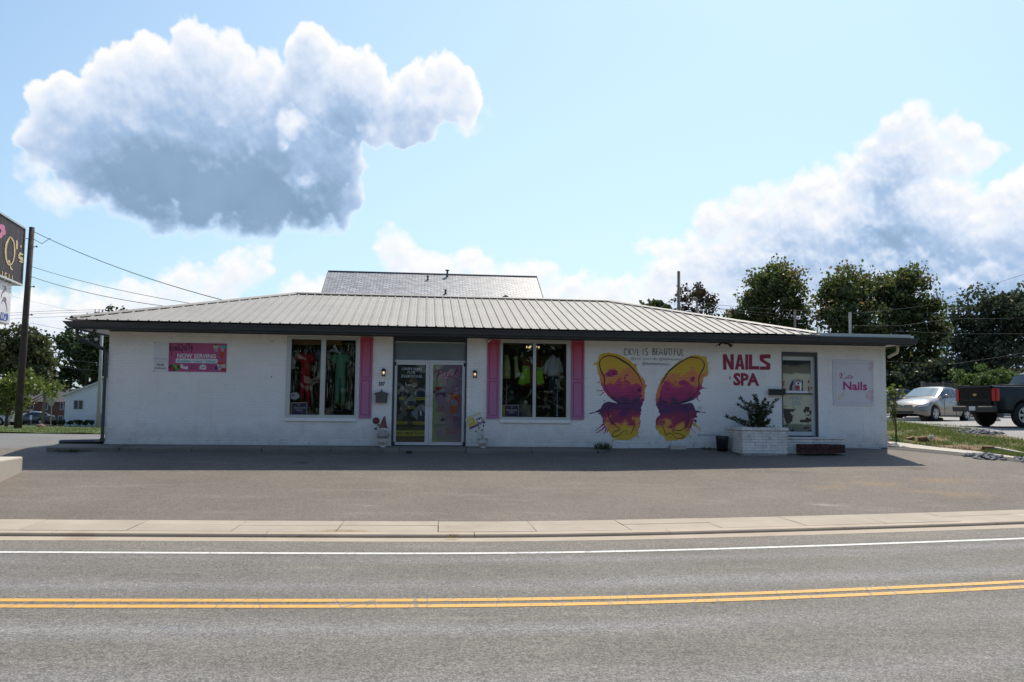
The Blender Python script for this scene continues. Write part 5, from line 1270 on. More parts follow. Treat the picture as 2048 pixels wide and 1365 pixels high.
for (x, y) in ((430, 770), (525, 650), (625, 730), (675, 580)):
    a = P(*yq(x, y), yv-.02); cx, cz = a[0]-y0[0], a[1]-y0[1]; m_.prism([(cx+.022*math.cos(t)*(1.2 if i % 2 else .7), cz+.022*math.sin(t)*(1.2 if i % 2 else .8)) for i, t in enumerate(np.linspace(0, 5.5, 8))], -.026, -.02)
M['darkleaf'] = pbr('dark silk leaf', (.015, .03, .03), .6)
iv = wthing('silk_plant', 'few dark leaves on thin stems below the tilted yard sign', 'plant', y0[0], yv, y0[1]); m_.build('leaf', M['darkleaf'], iv)
m_ = MB()
for (x, y) in ((430, 770), (525, 650), (625, 730), (675, 580)):
    a = P(*yq(x, y), yv-.02); m_.tube([(a[0]-y0[0], -.022, a[1]-y0[1]), ((a[0]-y0[0]+bx)/2+.01, -.02, (a[1]-y0[1]+bz_)/2), (bx, -.01, bz_-.02)], .003, 5)
m_.build('stem', M['mleaf'], iv)

# planter box of painted brick with coping, landing and red brick step
pk = empty('brick_planter', O3, AL, 'white painted brick planter box left of the salon door', 'planter')
pu0, pu1, pvf, pzt = 15.22, 16.365, -1.12, .545
M['joint'] = pbr('dirty joint', (.34, .31, .28), .9, var=.4, vscale=6)
def coursed(parent, u0, u1, v0, v1, z0, z1, matB, faces='flr'):
    core = MB(); core.box((u0+.008, v0+.008, z0-.15), (u1-.008, v1, z1-.002)); core.build('core', M['joint'], parent)
    z = z0-.035; c = 0
    while z < z1-.02:
        h = min(CH-.009, z1-z); off = BL/2 if c % 2 else 0
        if 'f' in faces:
            u = u0-off
            while u < u1-.01:
                a, b = max(u, u0), min(u+BL-.008, u1)
                if b-a > .03: q = MB(); q.box((a, v0-.002*rng.random(), z), (b, v0+.012, z+h)); q.build('brick', matB, parent)
                u += BL
        for fc, ux in (('l', u0), ('r', u1)):
            if fc in faces:
                v = v0+.013-(0 if c % 2 else BL/2)
                while v < v1-.01:
                    a, b = max(v, v0+.013), min(v+BL-.008, v1-.003)
                    if b-a > .03: q = MB(); q.box((ux-(.002 if fc == 'l' else .010), a, z), (ux+(.010 if fc == 'l' else .002), b, z+h)); q.build('brick', matB, parent)
                    v += BL
        z += CH; c += 1
coursed(pk, pu0, pu1, pvf, -.006, -.045, pzt-.075, M['brickold'])
u = pu0-.02
while u < pu1+.01:
    b = min(u+.095, pu1+.02); q = MB(); q.box((u, pvf-.02, pzt-.072), (b-.006, pvf+.18, pzt), .004); q.build('coping_brick', M['brickold'], pk); u += .095
v = pvf+.186
while v < -.05:
    b = min(v+.095, -.006)
    for x0, x1 in ((pu0-.02, pu0+.17), (pu1-.17, pu1+.02)): q = MB(); q.box((x0, v, pzt-.072), (x1, b-.006, pzt), .004); q.build('coping_brick', M['brickold'], pk)
    v += .095
q = MB(); q.box((pu0+.15, pvf+.16, pzt-.1), (pu1-.15, -.006, pzt-.03)); q.build('soil', M['urnsoil'], pk)
lz = P(*c6(1000, 1095), -.7)
ln = empty('entry_landing', O3, AL, 'low white brick landing below the salon door', 'landing')
lz1 = P(*c6(900, 1097), -.95)[1]; lu1 = P(*c6(1365, 1105), -.95)[0]
coursed(ln, pu1+.006, lu1, -.95, -.006, -.045, lz1-.02, M['brickold'], 'fr')
q = MB(); q.box((pu1+.006, -.965, lz1-.018), (lu1+.01, -.006, lz1), .004); q.build('slab', M['brickold'], ln)
a = P(*c6(915, 1235), -1.25); b = P(*c6(1370, 1160), -1.25)
M['redbrick'] = pbr('old red brick', (.055, .021, .018), .85, var=.35, vscale=7, bump=.4, dirt=(.03, .015, .012), dscale=6, damt=.7)
st = empty('brick_step', O3, AL, 'loose step of old red bricks in front of the landing', 'step')
sz1 = b[1]; nrow = 2; hb_ = (sz1+.06)/nrow; su0, su1 = a[0], b[0]
for r_ in range(nrow):
    z = -.06+r_*hb_; n = 8 if r_ == 0 else 9
    for row, vv in enumerate((-1.25, -1.12)):
        for i in range(n):
            w = (su1-su0)/n; x = su0+i*w; q = MB(); q.box((x+.004, vv+.006*rng.normal(), z+.003), (x+w-.004, vv+.12, z+hb_-.004+.003*rng.normal()), .005); q.build('brick', M['redbrick'], st)
# black pot
a = P(*c6(125, 1196), -.42); t = wthing('plant_pot', 'empty black plastic pot on the ground left of the planter', 'pot', a[0], -.42, -.05)
w = .16; h = .36
m_ = MB(); m_.lathe([(w*.82, 0), (w*.98, h*.75), (w*1.02, h*.8), (w*1.02, h*.97), (w*.96, h), (w*.9, h*.98), (w*.86, h*.7)], n=20); m_.lathe([(0, h*.72), (w*.86, h*.7)], n=20); m_.build('pot', M['black'], t)
# loose pale stone by the wall
a = P(1355, 893, -.12); t = wthing('concrete_block', 'flat pale concrete block lying against the wall below the butterfly', 'block', a[0], -.12, -.06)
m_ = MB(); m_.box((-.2, -.1, 0), (.2, .1, .12), .02); m_.build('block', M['block'], t)

# flowering shrub in the planter (stems, leaves, pink blossom)
M['shrubleaf'] = leafmat('shrub leaf', (.028, .055, .025), (.07, .10, .04), .35); M['blossom'] = pbr('pink blossom', (.42, .10, .13), .8, var=.3, vscale=20); M['twig'] = pbr('twig', (.06, .045, .035), .9)
sb0 = P(1512, 856, -.6)
shb = wthing('flowering_shrub', 'upright dark shrub with pink flower tips growing in the brick planter', 'shrub', 15.82, -.6, pzt-.03)
stw = MB(); LVt = []; LF = []; BVt = []; BF = []
def quad(Vl, Fl, p, d, n, l, w):
    d = d.normalized(); s_ = d.cross(n)
    if s_.length < 1e-4: s_ = Vector((1, 0, 0))
    s_.normalize(); k = len(Vl); Vl += [p, p+d*l*.5+s_*w, p+d*l, p+d*l*.5-s_*w]; Fl.append((k, k+1, k+2, k+3))
tips = [(300, 690), (315, 760), (385, 745), (395, 800), (450, 662), (470, 700), (440, 740), (535, 700), (560, 760), (640, 710), (620, 780), (585, 830), (590, 920), (500, 780), (520, 860), (180, 880), (240, 890), (420, 860), (350, 930), (560, 940), (480, 900), (405, 770), (600, 740), (430, 900), (545, 820), (500, 930)]
for (x, y) in tips:
    a = P(*c6(x, y), -.6); tx, tz = a[0]-15.82, a[1]-pzt+.03; dv_ = rng.normal()*.14
    bx_ = rng.normal()*.07; p0 = Vector((bx_, rng.normal()*.06, 0)); p3 = Vector((tx, dv_, tz)); p1 = p0+Vector((tx*.25, dv_*.3, tz*.45))
    if x < 260: p1 = Vector((tx*.5, dv_*.4, .10))
    pts = smoothpts([p0, p1, (p1+p3)/2+Vector((tx*.04, 0, tz*.06)), p3], 5); stw.tube(pts, list(np.linspace(.008, .003, len(pts))), 5)
    L_ = len(pts)
    for i in range(2, L_*9):
        f = i/(L_*9)
        if f < .18: continue
        q = Vector(pts[min(L_-1, int(f*L_))])+Vector(rng.normal(size=3))*.012
        dd = Vector((rng.normal(), rng.normal(), abs(rng.normal())*.6+.15)); quad(LVt, LF, q, dd, Vector(rng.normal(size=3)), .05+.035*rng.random(), .014)
    for i in range(6 if rng.random() < .8 else 0):
        q = p3+Vector(rng.normal(size=3))*.016; quad(BVt, BF, q, Vector(rng.normal(size=3)), Vector(rng.normal(size=3)), .03, .012)
for i in range(140):
    q = Vector((rng.normal()*.22, rng.normal()*.12, abs(rng.normal())*.06)); quad(BVt if i % 4 == 0 else LVt, BF if i % 4 == 0 else LF, q, Vector(rng.normal(size=3)), Vector(rng.normal(size=3)), .05, .015)
stw.build('stem', M['twig'], shb); raw('foliage', LVt, LF, M['shrubleaf'], shb); raw('blossom', BVt, BF, M['blossom'], shb)

# floodlights, camera
def flood(u, v, z, label, heads):
    t = wthing('floodlight', label, 'floodlight', u, v, z)
    m_ = MB(); m_.lathe([(.05, 0), (.05, .02)], (0, 0, -.02), 12); m_.build('base', M['black'], t)
    for dx_, dv_, dz2 in heads:
        m_ = MB(); m_.tube([(0, 0, -.02), (dx_*.5, dv_*.5-.02, -.05), (dx_, dv_, dz2)], .014, 6)
        d = Vector((dx_, -.12, -.12)).normalized(); p = Vector((dx_, dv_, dz2)); m_.tube([p, p+d*.05, p+d*.10, p+d*.13], [.022, .03, .045, .056], 12); m_.build('lamp_head', M['black'], t)
        m_ = MB(); q = p+d*.128; m_.tube([q, q+d*.014, q+d*.03], [.05, .045, .02], 12); m_.build('lens', M['fluff'], t)
a = P(*c6(140, 118), -.3); flood(a[0], -.2, 2.69, 'twin black floodlight under the eave above the painted NAILS', [(-.11, -.1, -.06), (.13, -.06, -.05)])
a = P(190, 665, -.3); flood(-.30, -.12, 2.70, 'twin floodlight under the white soffit at the left end of the eave', [(-.06, -.05, -.16), (.06, -.08, -.15)])
a = P(980, 683); sc_ = wthing('security_camera', 'small white bullet camera at the top of the left-hand shutter beside the doors', 'camera', a[0]-.03, -.01, a[1])
m_ = MB(); m_.tube([(.03, .0, .03), (.03, -.05, .03)], .012, 6); m_.build('mount', M['alum2'], sc_)
m_ = MB(); m_.tube([(.05, -.05, .05), (-.05, -.10, -.03)], .024, 10); m_.build('body', M['white'], sc_)
m_ = MB(); m_.tube([(-.05, -.10, -.03), (-.056, -.103, -.035)], .02, 10); m_.build('lens', M['black'], sc_)
# wall pipe stub right of the mural
a = P(*c5(1258, 815)); m_ = MB(); m_.lathe([(.035, -.05), (.035, -.002)], (a[0], 0, a[1]), 12, axis='y'); m_.build('vent_pipe', M['alum2'], shop)

# ---------------------------------------------------------------- dummies and props behind the glass
def loft(m, secs, n=14):
    V = []; F = []
    for z, cx, cy, rx, ry in secs:
        for k in range(n): q = 2*math.pi*k/n; V.append((cx+rx*math.cos(q), cy+ry*math.sin(q), z))
    for i in range(len(secs)-1):
        for k in range(n): F.append((i*n+k, i*n+(k+1) % n, (i+1)*n+(k+1) % n, (i+1)*n+k))
    F += [tuple(reversed(range(n))), tuple((len(secs)-1)*n+k for k in range(n))]
    m.add(V, F, True); return m
M['dummy'] = pbr('dummy grey', (.32, .34, .34), .5)
def cloth(name, c, **k): return pbr(name, c, .9, var=.12, vscale=9, bump=.5, bscale=14, **k)
M['redscrub'] = cloth('red scrubs', (.42, .02, .03)); M['greenscrub'] = cloth('green scrubs', (.16, .36, .22)); M['printtop'] = cloth('printed top', (.30, .31, .33), dirt=(.06, .16, .24), dscale=14, damt=.9); M['maroon'] = cloth('maroon trousers', (.12, .035, .03))
def dummy(name, label, cat, x, ytop, yhem, yfoot, v, top, trous, cv, wpx, short=True):
    a = P(*cv(x, ytop), v); zh = P(*cv(x, yhem), v)[1]; zf = P(*cv(x, yfoot), v)[1]; w = abs(P(*cv(x+wpx, ytop), v)[0]-a[0])/2
    t = wthing(name, label, cat, a[0], v, zf); H = a[1]-zf; hz_ = zh-zf
    m_ = MB(); loft(m_, [(hz_, 0, 0, w*.86, .12), (hz_+(H-hz_)*.3, 0, 0, w*.74, .11), (hz_+(H-hz_)*.65, 0, 0, w*.80, .125), (hz_+(H-hz_)*.88, 0, 0, w*.86, .10), (H-.02, 0, 0, w*.45, .07)])
    for s_ in (-1, 1): m_.tube([(s_*w*.62, 0, H-.05), (s_*w*.98, -.02, H-.13), (s_*w*1.16, -.04, H-.24)], [.075, .075, .08], 10)
    m_.build('top', top, t)
    m_ = MB()
    for s_ in (-1, 1): loft(m_, [(0, s_*w*.5, 0, w*.34, .075), (hz_*.5, s_*w*.45, 0, w*.38, .085), (hz_+.03, s_*w*.38, 0, w*.44, .10)])
    m_.build('trousers', trous, t)
    m_ = MB(); m_.lathe([(.05, H-.05), (.048, H+.03), (.05, H+.06), (.0, H+.07)], n=12)
    m_.tube([(0, -.075, H-.005), (0, -.09, H-.07)], [.045, .012], 8); m_.build('neck', M['dummy'], t)
dummy('shop_dummy', 'headless dummy in red scrubs in the left window', 'mannequin', 405, 265, 655, 1130, .50, M['redscrub'], M['redscrub'], w7, 210)
dummy('shop_dummy', 'headless dummy in printed top and maroon trousers behind the left window mullion', 'mannequin', 672, 235, 690, 1130, .72, M['printtop'], M['maroon'], w7, 190)
dummy('shop_dummy', 'headless dummy in green scrubs in the left window', 'mannequin', 955, 275, 690, 1080, .48, M['greenscrub'], M['greenscrub'], w7, 210)
def foil():
    m = bpy.data.materials.new('silver foil'); m.use_nodes = True; b = m.node_tree.nodes['Principled BSDF']
    b.inputs['Base Color'].default_value = (.42, .36, .34, 1); b.inputs['Metallic'].default_value = 1; b.inputs['Roughness'].default_value = .22; return m
M['foil'] = foil()
fc = wthing('foil_curtain', 'silver foil fringe curtain hanging behind the dummies in the left window', 'curtain', w1[0], .95, w1[2])
Wd_ = w1[1]-w1[0]; Hh = w1[3]-w1[2]; V = []; F = []
for k in range(230):
    x = -.2+(Wd_+.4)*k/230; w = .012; dv_ = rng.normal()*.02; n = 9; base = len(V); ph = rng.random()*6
    for i in range(n):
        z = Hh-.12-(Hh-.1)*i/(n-1); tw = ph+i*1.1; V += [(x-w*math.cos(tw), dv_-w*math.sin(tw), z), (x+w*math.cos(tw), dv_+w*math.sin(tw), z)]
    for i in range(n-1): F.append((base+2*i, base+2*i+1, base+2*i+3, base+2*i+2))
tag(raw('fringe', V, F, M['foil'], fc), kind='stuff')
V = []; F = []
for k in range(16):
    x = rng.choice([.12, .18, .25, Wd_-.1, Wd_-.16, Wd_-.22])+rng.normal()*.03; w = .008; base = len(V); ph = rng.random()*6
    for i in range(8):
        z = Hh-.16-(Hh*.75)*i/7; tw = ph+i*1.3; V += [(x-w*math.cos(tw), -.65-w*math.sin(tw)+rng.normal()*.004, z), (x+w*math.cos(tw), -.65+w*math.sin(tw), z)]
    for i in range(7): F.append((base+2*i, base+2*i+1, base+2*i+3, base+2*i+2))
tag(raw('fringe', V, F, M['foil'], fc), kind='stuff')
m_ = MB(); m_.tube([(-.2, 0, Hh-.1), (Wd_+.2, 0, Hh-.1)], .012, 6); m_.build('rail', M['alum'], fc)
def winsign(cv, box, label):
    x0, y0_, x1, y1 = box; q0 = P(*cv((x0+x1)/2, y1), .06); t = wthing('window_sign', label, 'sign', q0[0], .06, q0[1])
    sh2 = lambda nm, polys, mat, d: shape(nm, polys, mat, t, cv, -d, q0, .0008, .06)
    sh2('board', [[(x0, y0_), (x1, y0_), (x1, y1), (x0, y1)]], M['ywhite'], 0)
    sh2('print', [[(x0+50, y0_+10), (x1-10, y0_+10), (x1-10, y1), (x0+50, y1)]], M['ypurp'], .001); sh2('print', [[(x0+2, y0_+4), (x0+50, y0_+4), (x0+50, y1), (x0+2, y1)]], M['ygold'], .001)
    ptext('lettering', 'TENNESSEE', M['ywhite'], t, cv, (x0+65, y0_+70, x1-25, y0_+100), -.002, q0, bold=.02); ptext('lettering', 'TECH', M['ywhite'], t, cv, (x0+115, y0_+108, x1-75, y0_+134), -.002, q0, bold=.02)
    sh2('emblem', [[(x0+120, y0_+28), (x0+190, y0_+28), (x0+165, y0_+40), (x0+165, y0_+60), (x0+145, y0_+60), (x0+145, y0_+40)]], M['ygold'], .002)
winsign(w7, (135, 1055, 425, 1240), 'purple and gold window sign in the lower left corner of the left window')
winsign(x7, (105, 1055, 375, 1238), 'purple and gold window sign in the lower left corner of the right window')
a = P(*w7(230, 955), .04); t = wthing('window_sticker', 'white oval sticker on the lower left of the left window', 'sticker', a[0], .04, a[1])
m_ = MB(); m_.prism([(.118*math.cos(k*math.pi/12), .09*math.sin(k*math.pi/12)) for k in range(24)], -.001, .001); m_.build('oval', M['fluff'], t)
m_ = MB(); m_.prism([(-.04+.026*math.cos(k*math.pi/6), .012+.022*math.sin(k*math.pi/6)) for k in range(12)], -.002, -.0012); m_.build('mark', M['ypurp'], t)
a = P(*w7(965, 1215), .33); t = wthing('wicker_basket', 'dark wicker basket at the bottom of the left window', 'basket', a[0], .33, w1[2]-.02)
m_ = MB(); m_.lathe([(.15, 0), (.17, .08), (.205, .17), (.21, .20), (.19, .20), (.16, .10)], n=20); m_.lathe([(.0, .16), (.19, .19)], n=20); m_.build('bowl', M['black'], t)
M['straw'] = cloth('tissue and straw', (.40, .30, .20))
a = P(*w7(770, 1180), .3); t = wthing('tissue_heap', 'heap of crumpled tissue and dried flowers at the bottom of the left window', 'tissue', a[0], .3, w1[2]-.02)
V = []; F = []
for k in range(120): quad(V, F, Vector((rng.normal()*.12, rng.normal()*.06, abs(rng.normal())*.09)), Vector(rng.normal(size=3)), Vector(rng.normal(size=3)), .08, .03)
raw('tissue', V, F, M['straw'], t)
# right window
M['vest'] = cloth('pale safety vest', (.38, .42, .16)); M['lime'] = cloth('lime safety jacket', (.30, .62, .03)); M['jred'] = cloth('dark red jacket', (.13, .025, .02)); M['shirt'] = cloth('white shirt', (.46, .49, .48)); M['band'] = pbr('silver band', (.4, .38, .36), .4)
def garment(name, label, x, y, v, parts, cv):
    a = P(*cv(x, y), v); t = wthing(name, label, 'clothing', a[0], v, a[1])
    for nm, poly, mat, th in parts:
        q = PP(cv, poly, v, a); m_ = MB(); bm = bmesh.new(); n = len(q)
        # bulged, padded panel: front and back shells
        cx = sum(p[0] for p in q)/n; cz = sum(p[1] for p in q)/n
        rings = [(1., 0.), (.86, th*.7), (.5, th)]
        V = []; F = []
        for s_, d in rings: V += [(cx+(p[0]-cx)*s_, -d, cz+(p[1]-cz)*s_) for p in q]
        V.append((cx, -th*1.05, cz)); V += [(p[0], .01, p[1]) for p in q]
        for r_ in range(2): F += [(r_*n+i, r_*n+(i+1) % n, (r_+1)*n+(i+1) % n, (r_+1)*n+i) for i in range(n)]
        F += [(2*n+i, 2*n+(i+1) % n, 3*n) for i in range(n)]+[(3*n+1+i, 3*n+1+(i+1) % n, (i+1) % n, i) for i in range(n)]
        m_.add(V, F, True); bm.free(); m_.build(nm, mat, t)
    return t
garment('safety_vest', 'pale yellow safety vest hanging in the left part of the right window', 200, 450, .45, [('front', [(140, 275), (205, 272), (225, 360), (240, 480), (240, 648), (130, 650), (120, 500), (145, 380)], M['vest'], .05), ('front', [(308, 280), (352, 290), (360, 480), (395, 560), (385, 610), (305, 655), (302, 420)], M['vest'], .05), ('band', [(125, 520), (240, 520), (240, 545), (125, 545)], M['band'], .06)], x7)
garment('safety_jacket', 'lime and dark red safety jacket hanging behind the right window mullion', 590, 520, .55, [('body', [(420, 400), (480, 310), (560, 300), (650, 300), (700, 320), (750, 380), (775, 600), (770, 770), (420, 780), (400, 600)], M['jred'], .05), ('panel', [(430, 430), (545, 432), (555, 560), (552, 725), (425, 755), (350, 730), (415, 560)], M['lime'], .085), ('panel', [(632, 440), (740, 470), (750, 600), (772, 725), (720, 755), (640, 735)], M['lime'], .085), ('band', [(440, 470), (545, 470), (545, 492), (440, 500)], M['band'], .095), ('band', [(640, 490), (745, 505), (745, 525), (640, 515)], M['band'], .095), ('collar', [(465, 355), (520, 350), (545, 385), (520, 380)], M['lime'], .07), ('shirt', [(520, 300), (590, 300), (590, 440), (570, 440)], M['shirt'], .06)], x7)
garment('work_shirt', 'white work shirt hanging in the right part of the right window', 910, 440, .5, [('body', [(865, 290), (930, 285), (990, 330), (1015, 400), (1015, 610), (820, 615), (815, 420), (830, 340)], M['shirt'], .09), ('sleeve', [(840, 330), (800, 360), (755, 450), (750, 560), (800, 590), (820, 480)], M['shirt'], .07), ('sleeve', [(985, 325), (1035, 380), (1070, 545), (1020, 570), (1005, 460)], M['shirt'], .07), ('collar', [(880, 285), (900, 262), (925, 285), (905, 340)], M['dummy'], .10)], x7)
garment('dark_trousers', 'dark trousers hanging below the white shirt in the right window', 915, 700, .55, [('leg', [(825, 615), (1010, 612), (1000, 900), (840, 900)], M['bluecoat'], .08)], x7)
M['wire'] = pbr('white wire tree', (.55, .56, .55), .5)
def wiretree(x, yb, yt, v, label, n):
    a = P(*x7(x, yb), v); zt = P(*x7(x, yt), v)[1]-a[1]; t = wthing('twig_tree', label, 'decoration', a[0], v, a[1], 'white twig trees in the right window')
    m_ = MB(); m_.lathe([(.05, 0), (.022, .03), (.014, zt*.35), (.009, zt*.7), (.003, zt)], n=7); m_.build('trunk', M['wire'], t)
    m_ = MB()
    for k in range(n):
        z = zt*(.3+.6*rng.random()); q = rng.random()*6.28; l = .28*(1.15-z/zt); p = Vector((0, 0, z)); e = p+Vector((math.cos(q)*l, math.sin(q)*l*.5, l*.55)); mid = (p+e)/2+Vector((0, 0, .02)); m_.tube([p, mid, e], [.005, .004, .002], 4)
        for j in range(3): s_ = mid+(e-mid)*rng.random(); m_.tube([s_, s_+Vector((rng.normal()*.06, rng.normal()*.03, .05))], .002, 3)
    m_.build('twigs', M['wire'], t)
wiretree(970, 1228, 770, .35, 'white twig tree at the right of the right window', 16); wiretree(172, 1215, 660, .5, 'white twig tree at the left of the right window, behind the sign', 14)
a = P(*x7(800, 1232), .4); t = wthing('fake_snow', 'white fake snow sheet at the bottom of the right window', 'decoration', a[0], .4, w2[2]-.02)
m_ = MB(); loft(m_, [(0, 0, 0, .36, .2), (.02, 0, 0, .34, .19), (.045, 0, 0, .2, .12)], 20); m_.build('snow', M['shirt'], t)
a = P(*x7(475, 1220), .55); t = wthing('draped_stool', 'stool draped in cream cloth in the right window', 'stool', a[0], .55, w2[2]-.02)
m_ = MB(); V = []; F = []; n = 28
for z, r0 in ((.40, .10), (.385, .14), (.2, .16), (.0, .18)):
    for k in range(n): q = 2*math.pi*k/n; r = r0*(1+.13*math.sin(q*7)*(.4-z)/.4); V.append((r*math.cos(q), r*math.sin(q), z))
for i in range(3): F += [(i*n+k, (i+1)*n+k, (i+1)*n+(k+1) % n, i*n+(k+1) % n) for k in range(n)]
F.append(tuple(range(n))); m_.add(V, F, True); m_.build('cloth', cloth('cream cloth', (.34, .31, .25)), t)
m_ = MB(); m_.lathe([(.03, .4), (.06, .43), (.05, .47), (.02, .5), (0, .51)], n=10); m_.build('ornament', M['fluff'], t)
a = P(*x7(1092, 700), .9); m_ = MB(); m_.box((a[0]-.06, .85, w2[2]-.1), (a[0]+.06, .95, w2[3]+.05)); m_.build('timber_post', pbr('brown timber', (.13, .07, .035), .8, var=.2), shop)
# a lit chandelier just behind the glass of the right window
a = P(*x7(590, 180), 1.0); t = wthing('chandelier', 'small lit chandelier at the top of the right window behind the mullion', 'lamp', a[0], 1.0, a[1])
m_ = MB(); m_.tube([(0, 0, .0), (0, 0, .2)], .006, 5)
for k in range(6): q = k*math.pi/3; m_.tube([(0, 0, 0), (.1*math.cos(q), .1*math.sin(q), -.04), (.16*math.cos(q), .16*math.sin(q), .01)], .006, 5)
m_.build('frame', M['alum'], t)
for k in range(6):
    q = k*math.pi/3; m_ = MB(); m_.lathe([(.0, -.0), (.018, .02), (.014, .05), (0, .07)], (.16*math.cos(q), .16*math.sin(q), .01), 8); m_.build('bulb', M['bulb'], t)

# weeds at the foot of the wall
M['weed'] = leafmat('weed', (.03, .05, .015), (.09, .11, .03), .3)
def tuft(name, label, px, py, v, n, h, spread, cat='weeds'):
    a = P(px, py, v); w_ = Wd(a[0], v, 0); z = hz(w_.x, w_.y) if v < -.63 else w_.z-.05
    t = empty(name, (w_.x, w_.y, z), AL, label, cat); V = []; F = []
    for k in range(n):
        q = rng.random()*6.28; l = h*(.4+.8*rng.random()); r = spread*rng.random(); p = Vector((math.cos(q)*r, math.sin(q)*r*.6, 0)); d = Vector((math.cos(q)*.5+rng.normal()*.25, math.sin(q)*.4, 1)); quad(V, F, p, d, Vector((rng.normal(), rng.normal(), .1)), l, .006+.004*rng.random())
    raw('blades', V, F, M['weed'], t)
tuft('weed_clump', 'green weed clump at the wall below the left butterfly wing', 1205, 897, -.45, 150, .20, .22)
tuft('weed_clump', 'tiny weed tuft at the ledge edge before the double doors', 818, 902, -.66, 70, .07, .07)
tuft('weed_clump', 'weeds along the left end of the concrete ledge', 140, 903, -.70, 160, .08, .35)
a = onz(906, 1075, .03); t = empty('dry_weed', (a.x, a.y, .02), 0, 'dry weed tuft growing in the curb joint in front of the doors', 'weeds'); V = []; F = []
for k in range(70): q = rng.random()*6.28; quad(V, F, Vector((math.cos(q)*.09*rng.random(), math.sin(q)*.03, 0)), Vector((rng.normal()*.7, rng.normal()*.3, .6)), Vector((rng.normal(), rng.normal(), .1)), .05+.04*rng.random(), .003)
raw('blades', V, F, leafmat('dry weed', (.20, .15, .06), (.34, .26, .12), .3), t)
tuft('weed_clump', 'weed stems left of the black pot', 1415, 893, -.3, 40, .1, .12)

# ---------------------------------------------------------------- pylon sign and its concrete bed on the left
bd = MB(); zb = .35
blk = empty('concrete_planter_wall', (-9.9, 17.4, 0), R(10.5), 'pale low concrete bed wall at the left edge of the parking lot', 'wall')
bd.box((-2.6, -3.0, .1), (0, 0, .815), .03); bd.build('wall', M['block'], blk)
SA = math.atan2(.972, -.236); SX = Vector((math.cos(SA), math.sin(SA), 0)); SY = Vector((-math.sin(SA), math.cos(SA), 0)); SO = Vector((-9.9, 17.2, 0))
def PSg(px, py, v=0.):
    d = ray(px, py); Q = SO+SY*v; t = (Q-CAMP).dot(SY)/d.dot(SY); p = CAMP+d*t-SO; return p.dot(SX), p.z
pyl = empty('pylon_sign', SO, SA, 'dark pylon sign with gold lettering above a white panel, cut by the left frame edge', 'sign')
za, zc = PSg(48, 570, -.2)[1], PSg(51, 459, -.2)[1]; xe = PSg(50, 500, -.2)[0]
def signface():
    m = bpy.data.materials.new('sign face'); m.use_nodes = True; T = NT(m.node_tree); b = m.node_tree.nodes['Principled BSDF']
    x, y, z = T.xyz(T.n('ShaderNodeTexCoord').outputs['Object'])
    st = T.noise(T.comb(T.m('MULTIPLY', x, 16), 0, T.m('MULTIPLY', z, .7)), 1, 3, .5)
    T.L.new(T.mix(T.ss(st, .45, .7), (.026, .016, .021), (.062, .046, .052)), b.inputs['Base Color']); b.inputs['Roughness'].default_value = .5; b.inputs['Specular IOR Level'].default_value = .2; return m
M['signface'] = signface(); M['gold'] = flat('gold lettering', (.52, .38, .16), .4); M['signframe'] = pbr('sign frame', (.40, .44, .46), .35, metal=.4)
m_ = MB(); m_.box((xe-2.7, -.18, za), (xe-.03, .18, zc), .01); m_.build('cabinet', M['signface'], pyl)
m_ = MB()
for a_, b_ in (((xe-2.7, -.2, zc), (xe, .2, zc+.035)), ((xe-2.7, -.2, za-.035), (xe, .2, za)), ((xe-.03, -.2, za), (xe, .2, zc))): m_.box(a_, b_)
m_.build('frame', M['signframe'], pyl)
sg = lambda pts: [PSg(x, y, -.185) for x, y in pts]
def sgs(name, polys, mat, v=-.186, th=.002):
    m_ = MB()
    for o in polys: m_.prism(sg(o), v, v+th)
    return m_.build(name, mat, pyl)
def sgr(name, lst, mat, v=-.188):
    m_ = MB()
    for pts, w in lst: q = sg(smoothpts(pts, 6)); m_.ribbon(q, list(np.interp(np.linspace(0, 1, len(q)), np.linspace(0, 1, len(w)), w)), v, None)
    return m_.build(name, mat, pyl)
sgr('lettering', [([(20, 474), (13, 488), (11, 505), (14, 525), (21, 530), (27, 520), (29, 502), (27, 484), (20, 474)], (.02, .09, .10, .05, .02, .05, .09, .05, .02)), ([(15, 523), (19, 524), (21, 536), (25, 540)], (.03, .05, .05, .02)), ([(46, 510), (40, 508), (37, 514), (44, 519), (45, 524), (38, 523)], (.02, .06, .04, .08, .05, .02))], M['gold'])
sgs('lettering', [[(32, 481), (35.5, 482), (35, 499), (32, 499)], [(40, 493), (42, 490), (43, 494), (42, 497)]], M['gold'])
a = PSg(-9, 553, -.19); b = PSg(26.5, 541, -.19); text('lettering', '4.1511', M['gold'], pyl, a[0], a[1]-.005, b[0]-a[0], .15, -.188, bold=.01)
fl_ = []
for k in range(6): q = k*math.pi/3+.3; fl_.append(circ(-3+8.5*math.cos(q), 462+9*math.sin(q), 6.5, 7, 10))
m_ = MB()
for i, o in enumerate(fl_): m_.prism(sg(o), -.186-.0006*i, -.184)
m_.build('flower_mark', gm['pink'], pyl); sgs('flower_mark', [circ(-3, 462, 5, 5, 10)], M['signface'], -.192)
zl0, zl1 = PSg(18, 650, -.1)[1], PSg(25, 565, -.1)[1]; xl = PSg(21.5, 610, -.12)[0]
M['signwhite'] = flat('white sign panel', (.66, .67, .68), .35)
m_ = MB(); m_.box((xe-2.7, -.12, zl0), (xl, .12, za-.036), .01); m_.build('lower_panel', M['signwhite'], pyl)
sg = lambda pts: [PSg(x, y, -.122) for x, y in pts]
sgr('logo', [([(2, 598), (4, 588), (8, 582), (12, 578), (10, 574), (6, 573)], (.01, .03, .05, .06, .04, .02)), ([(14, 625), (13, 612), (10, 602), (6, 600), (3, 608)], (.015, .03, .06, .03, .01)), ([(6, 595), (11, 597), (13, 601)], (.01, .03, .01))], gm['purple'], -.124)
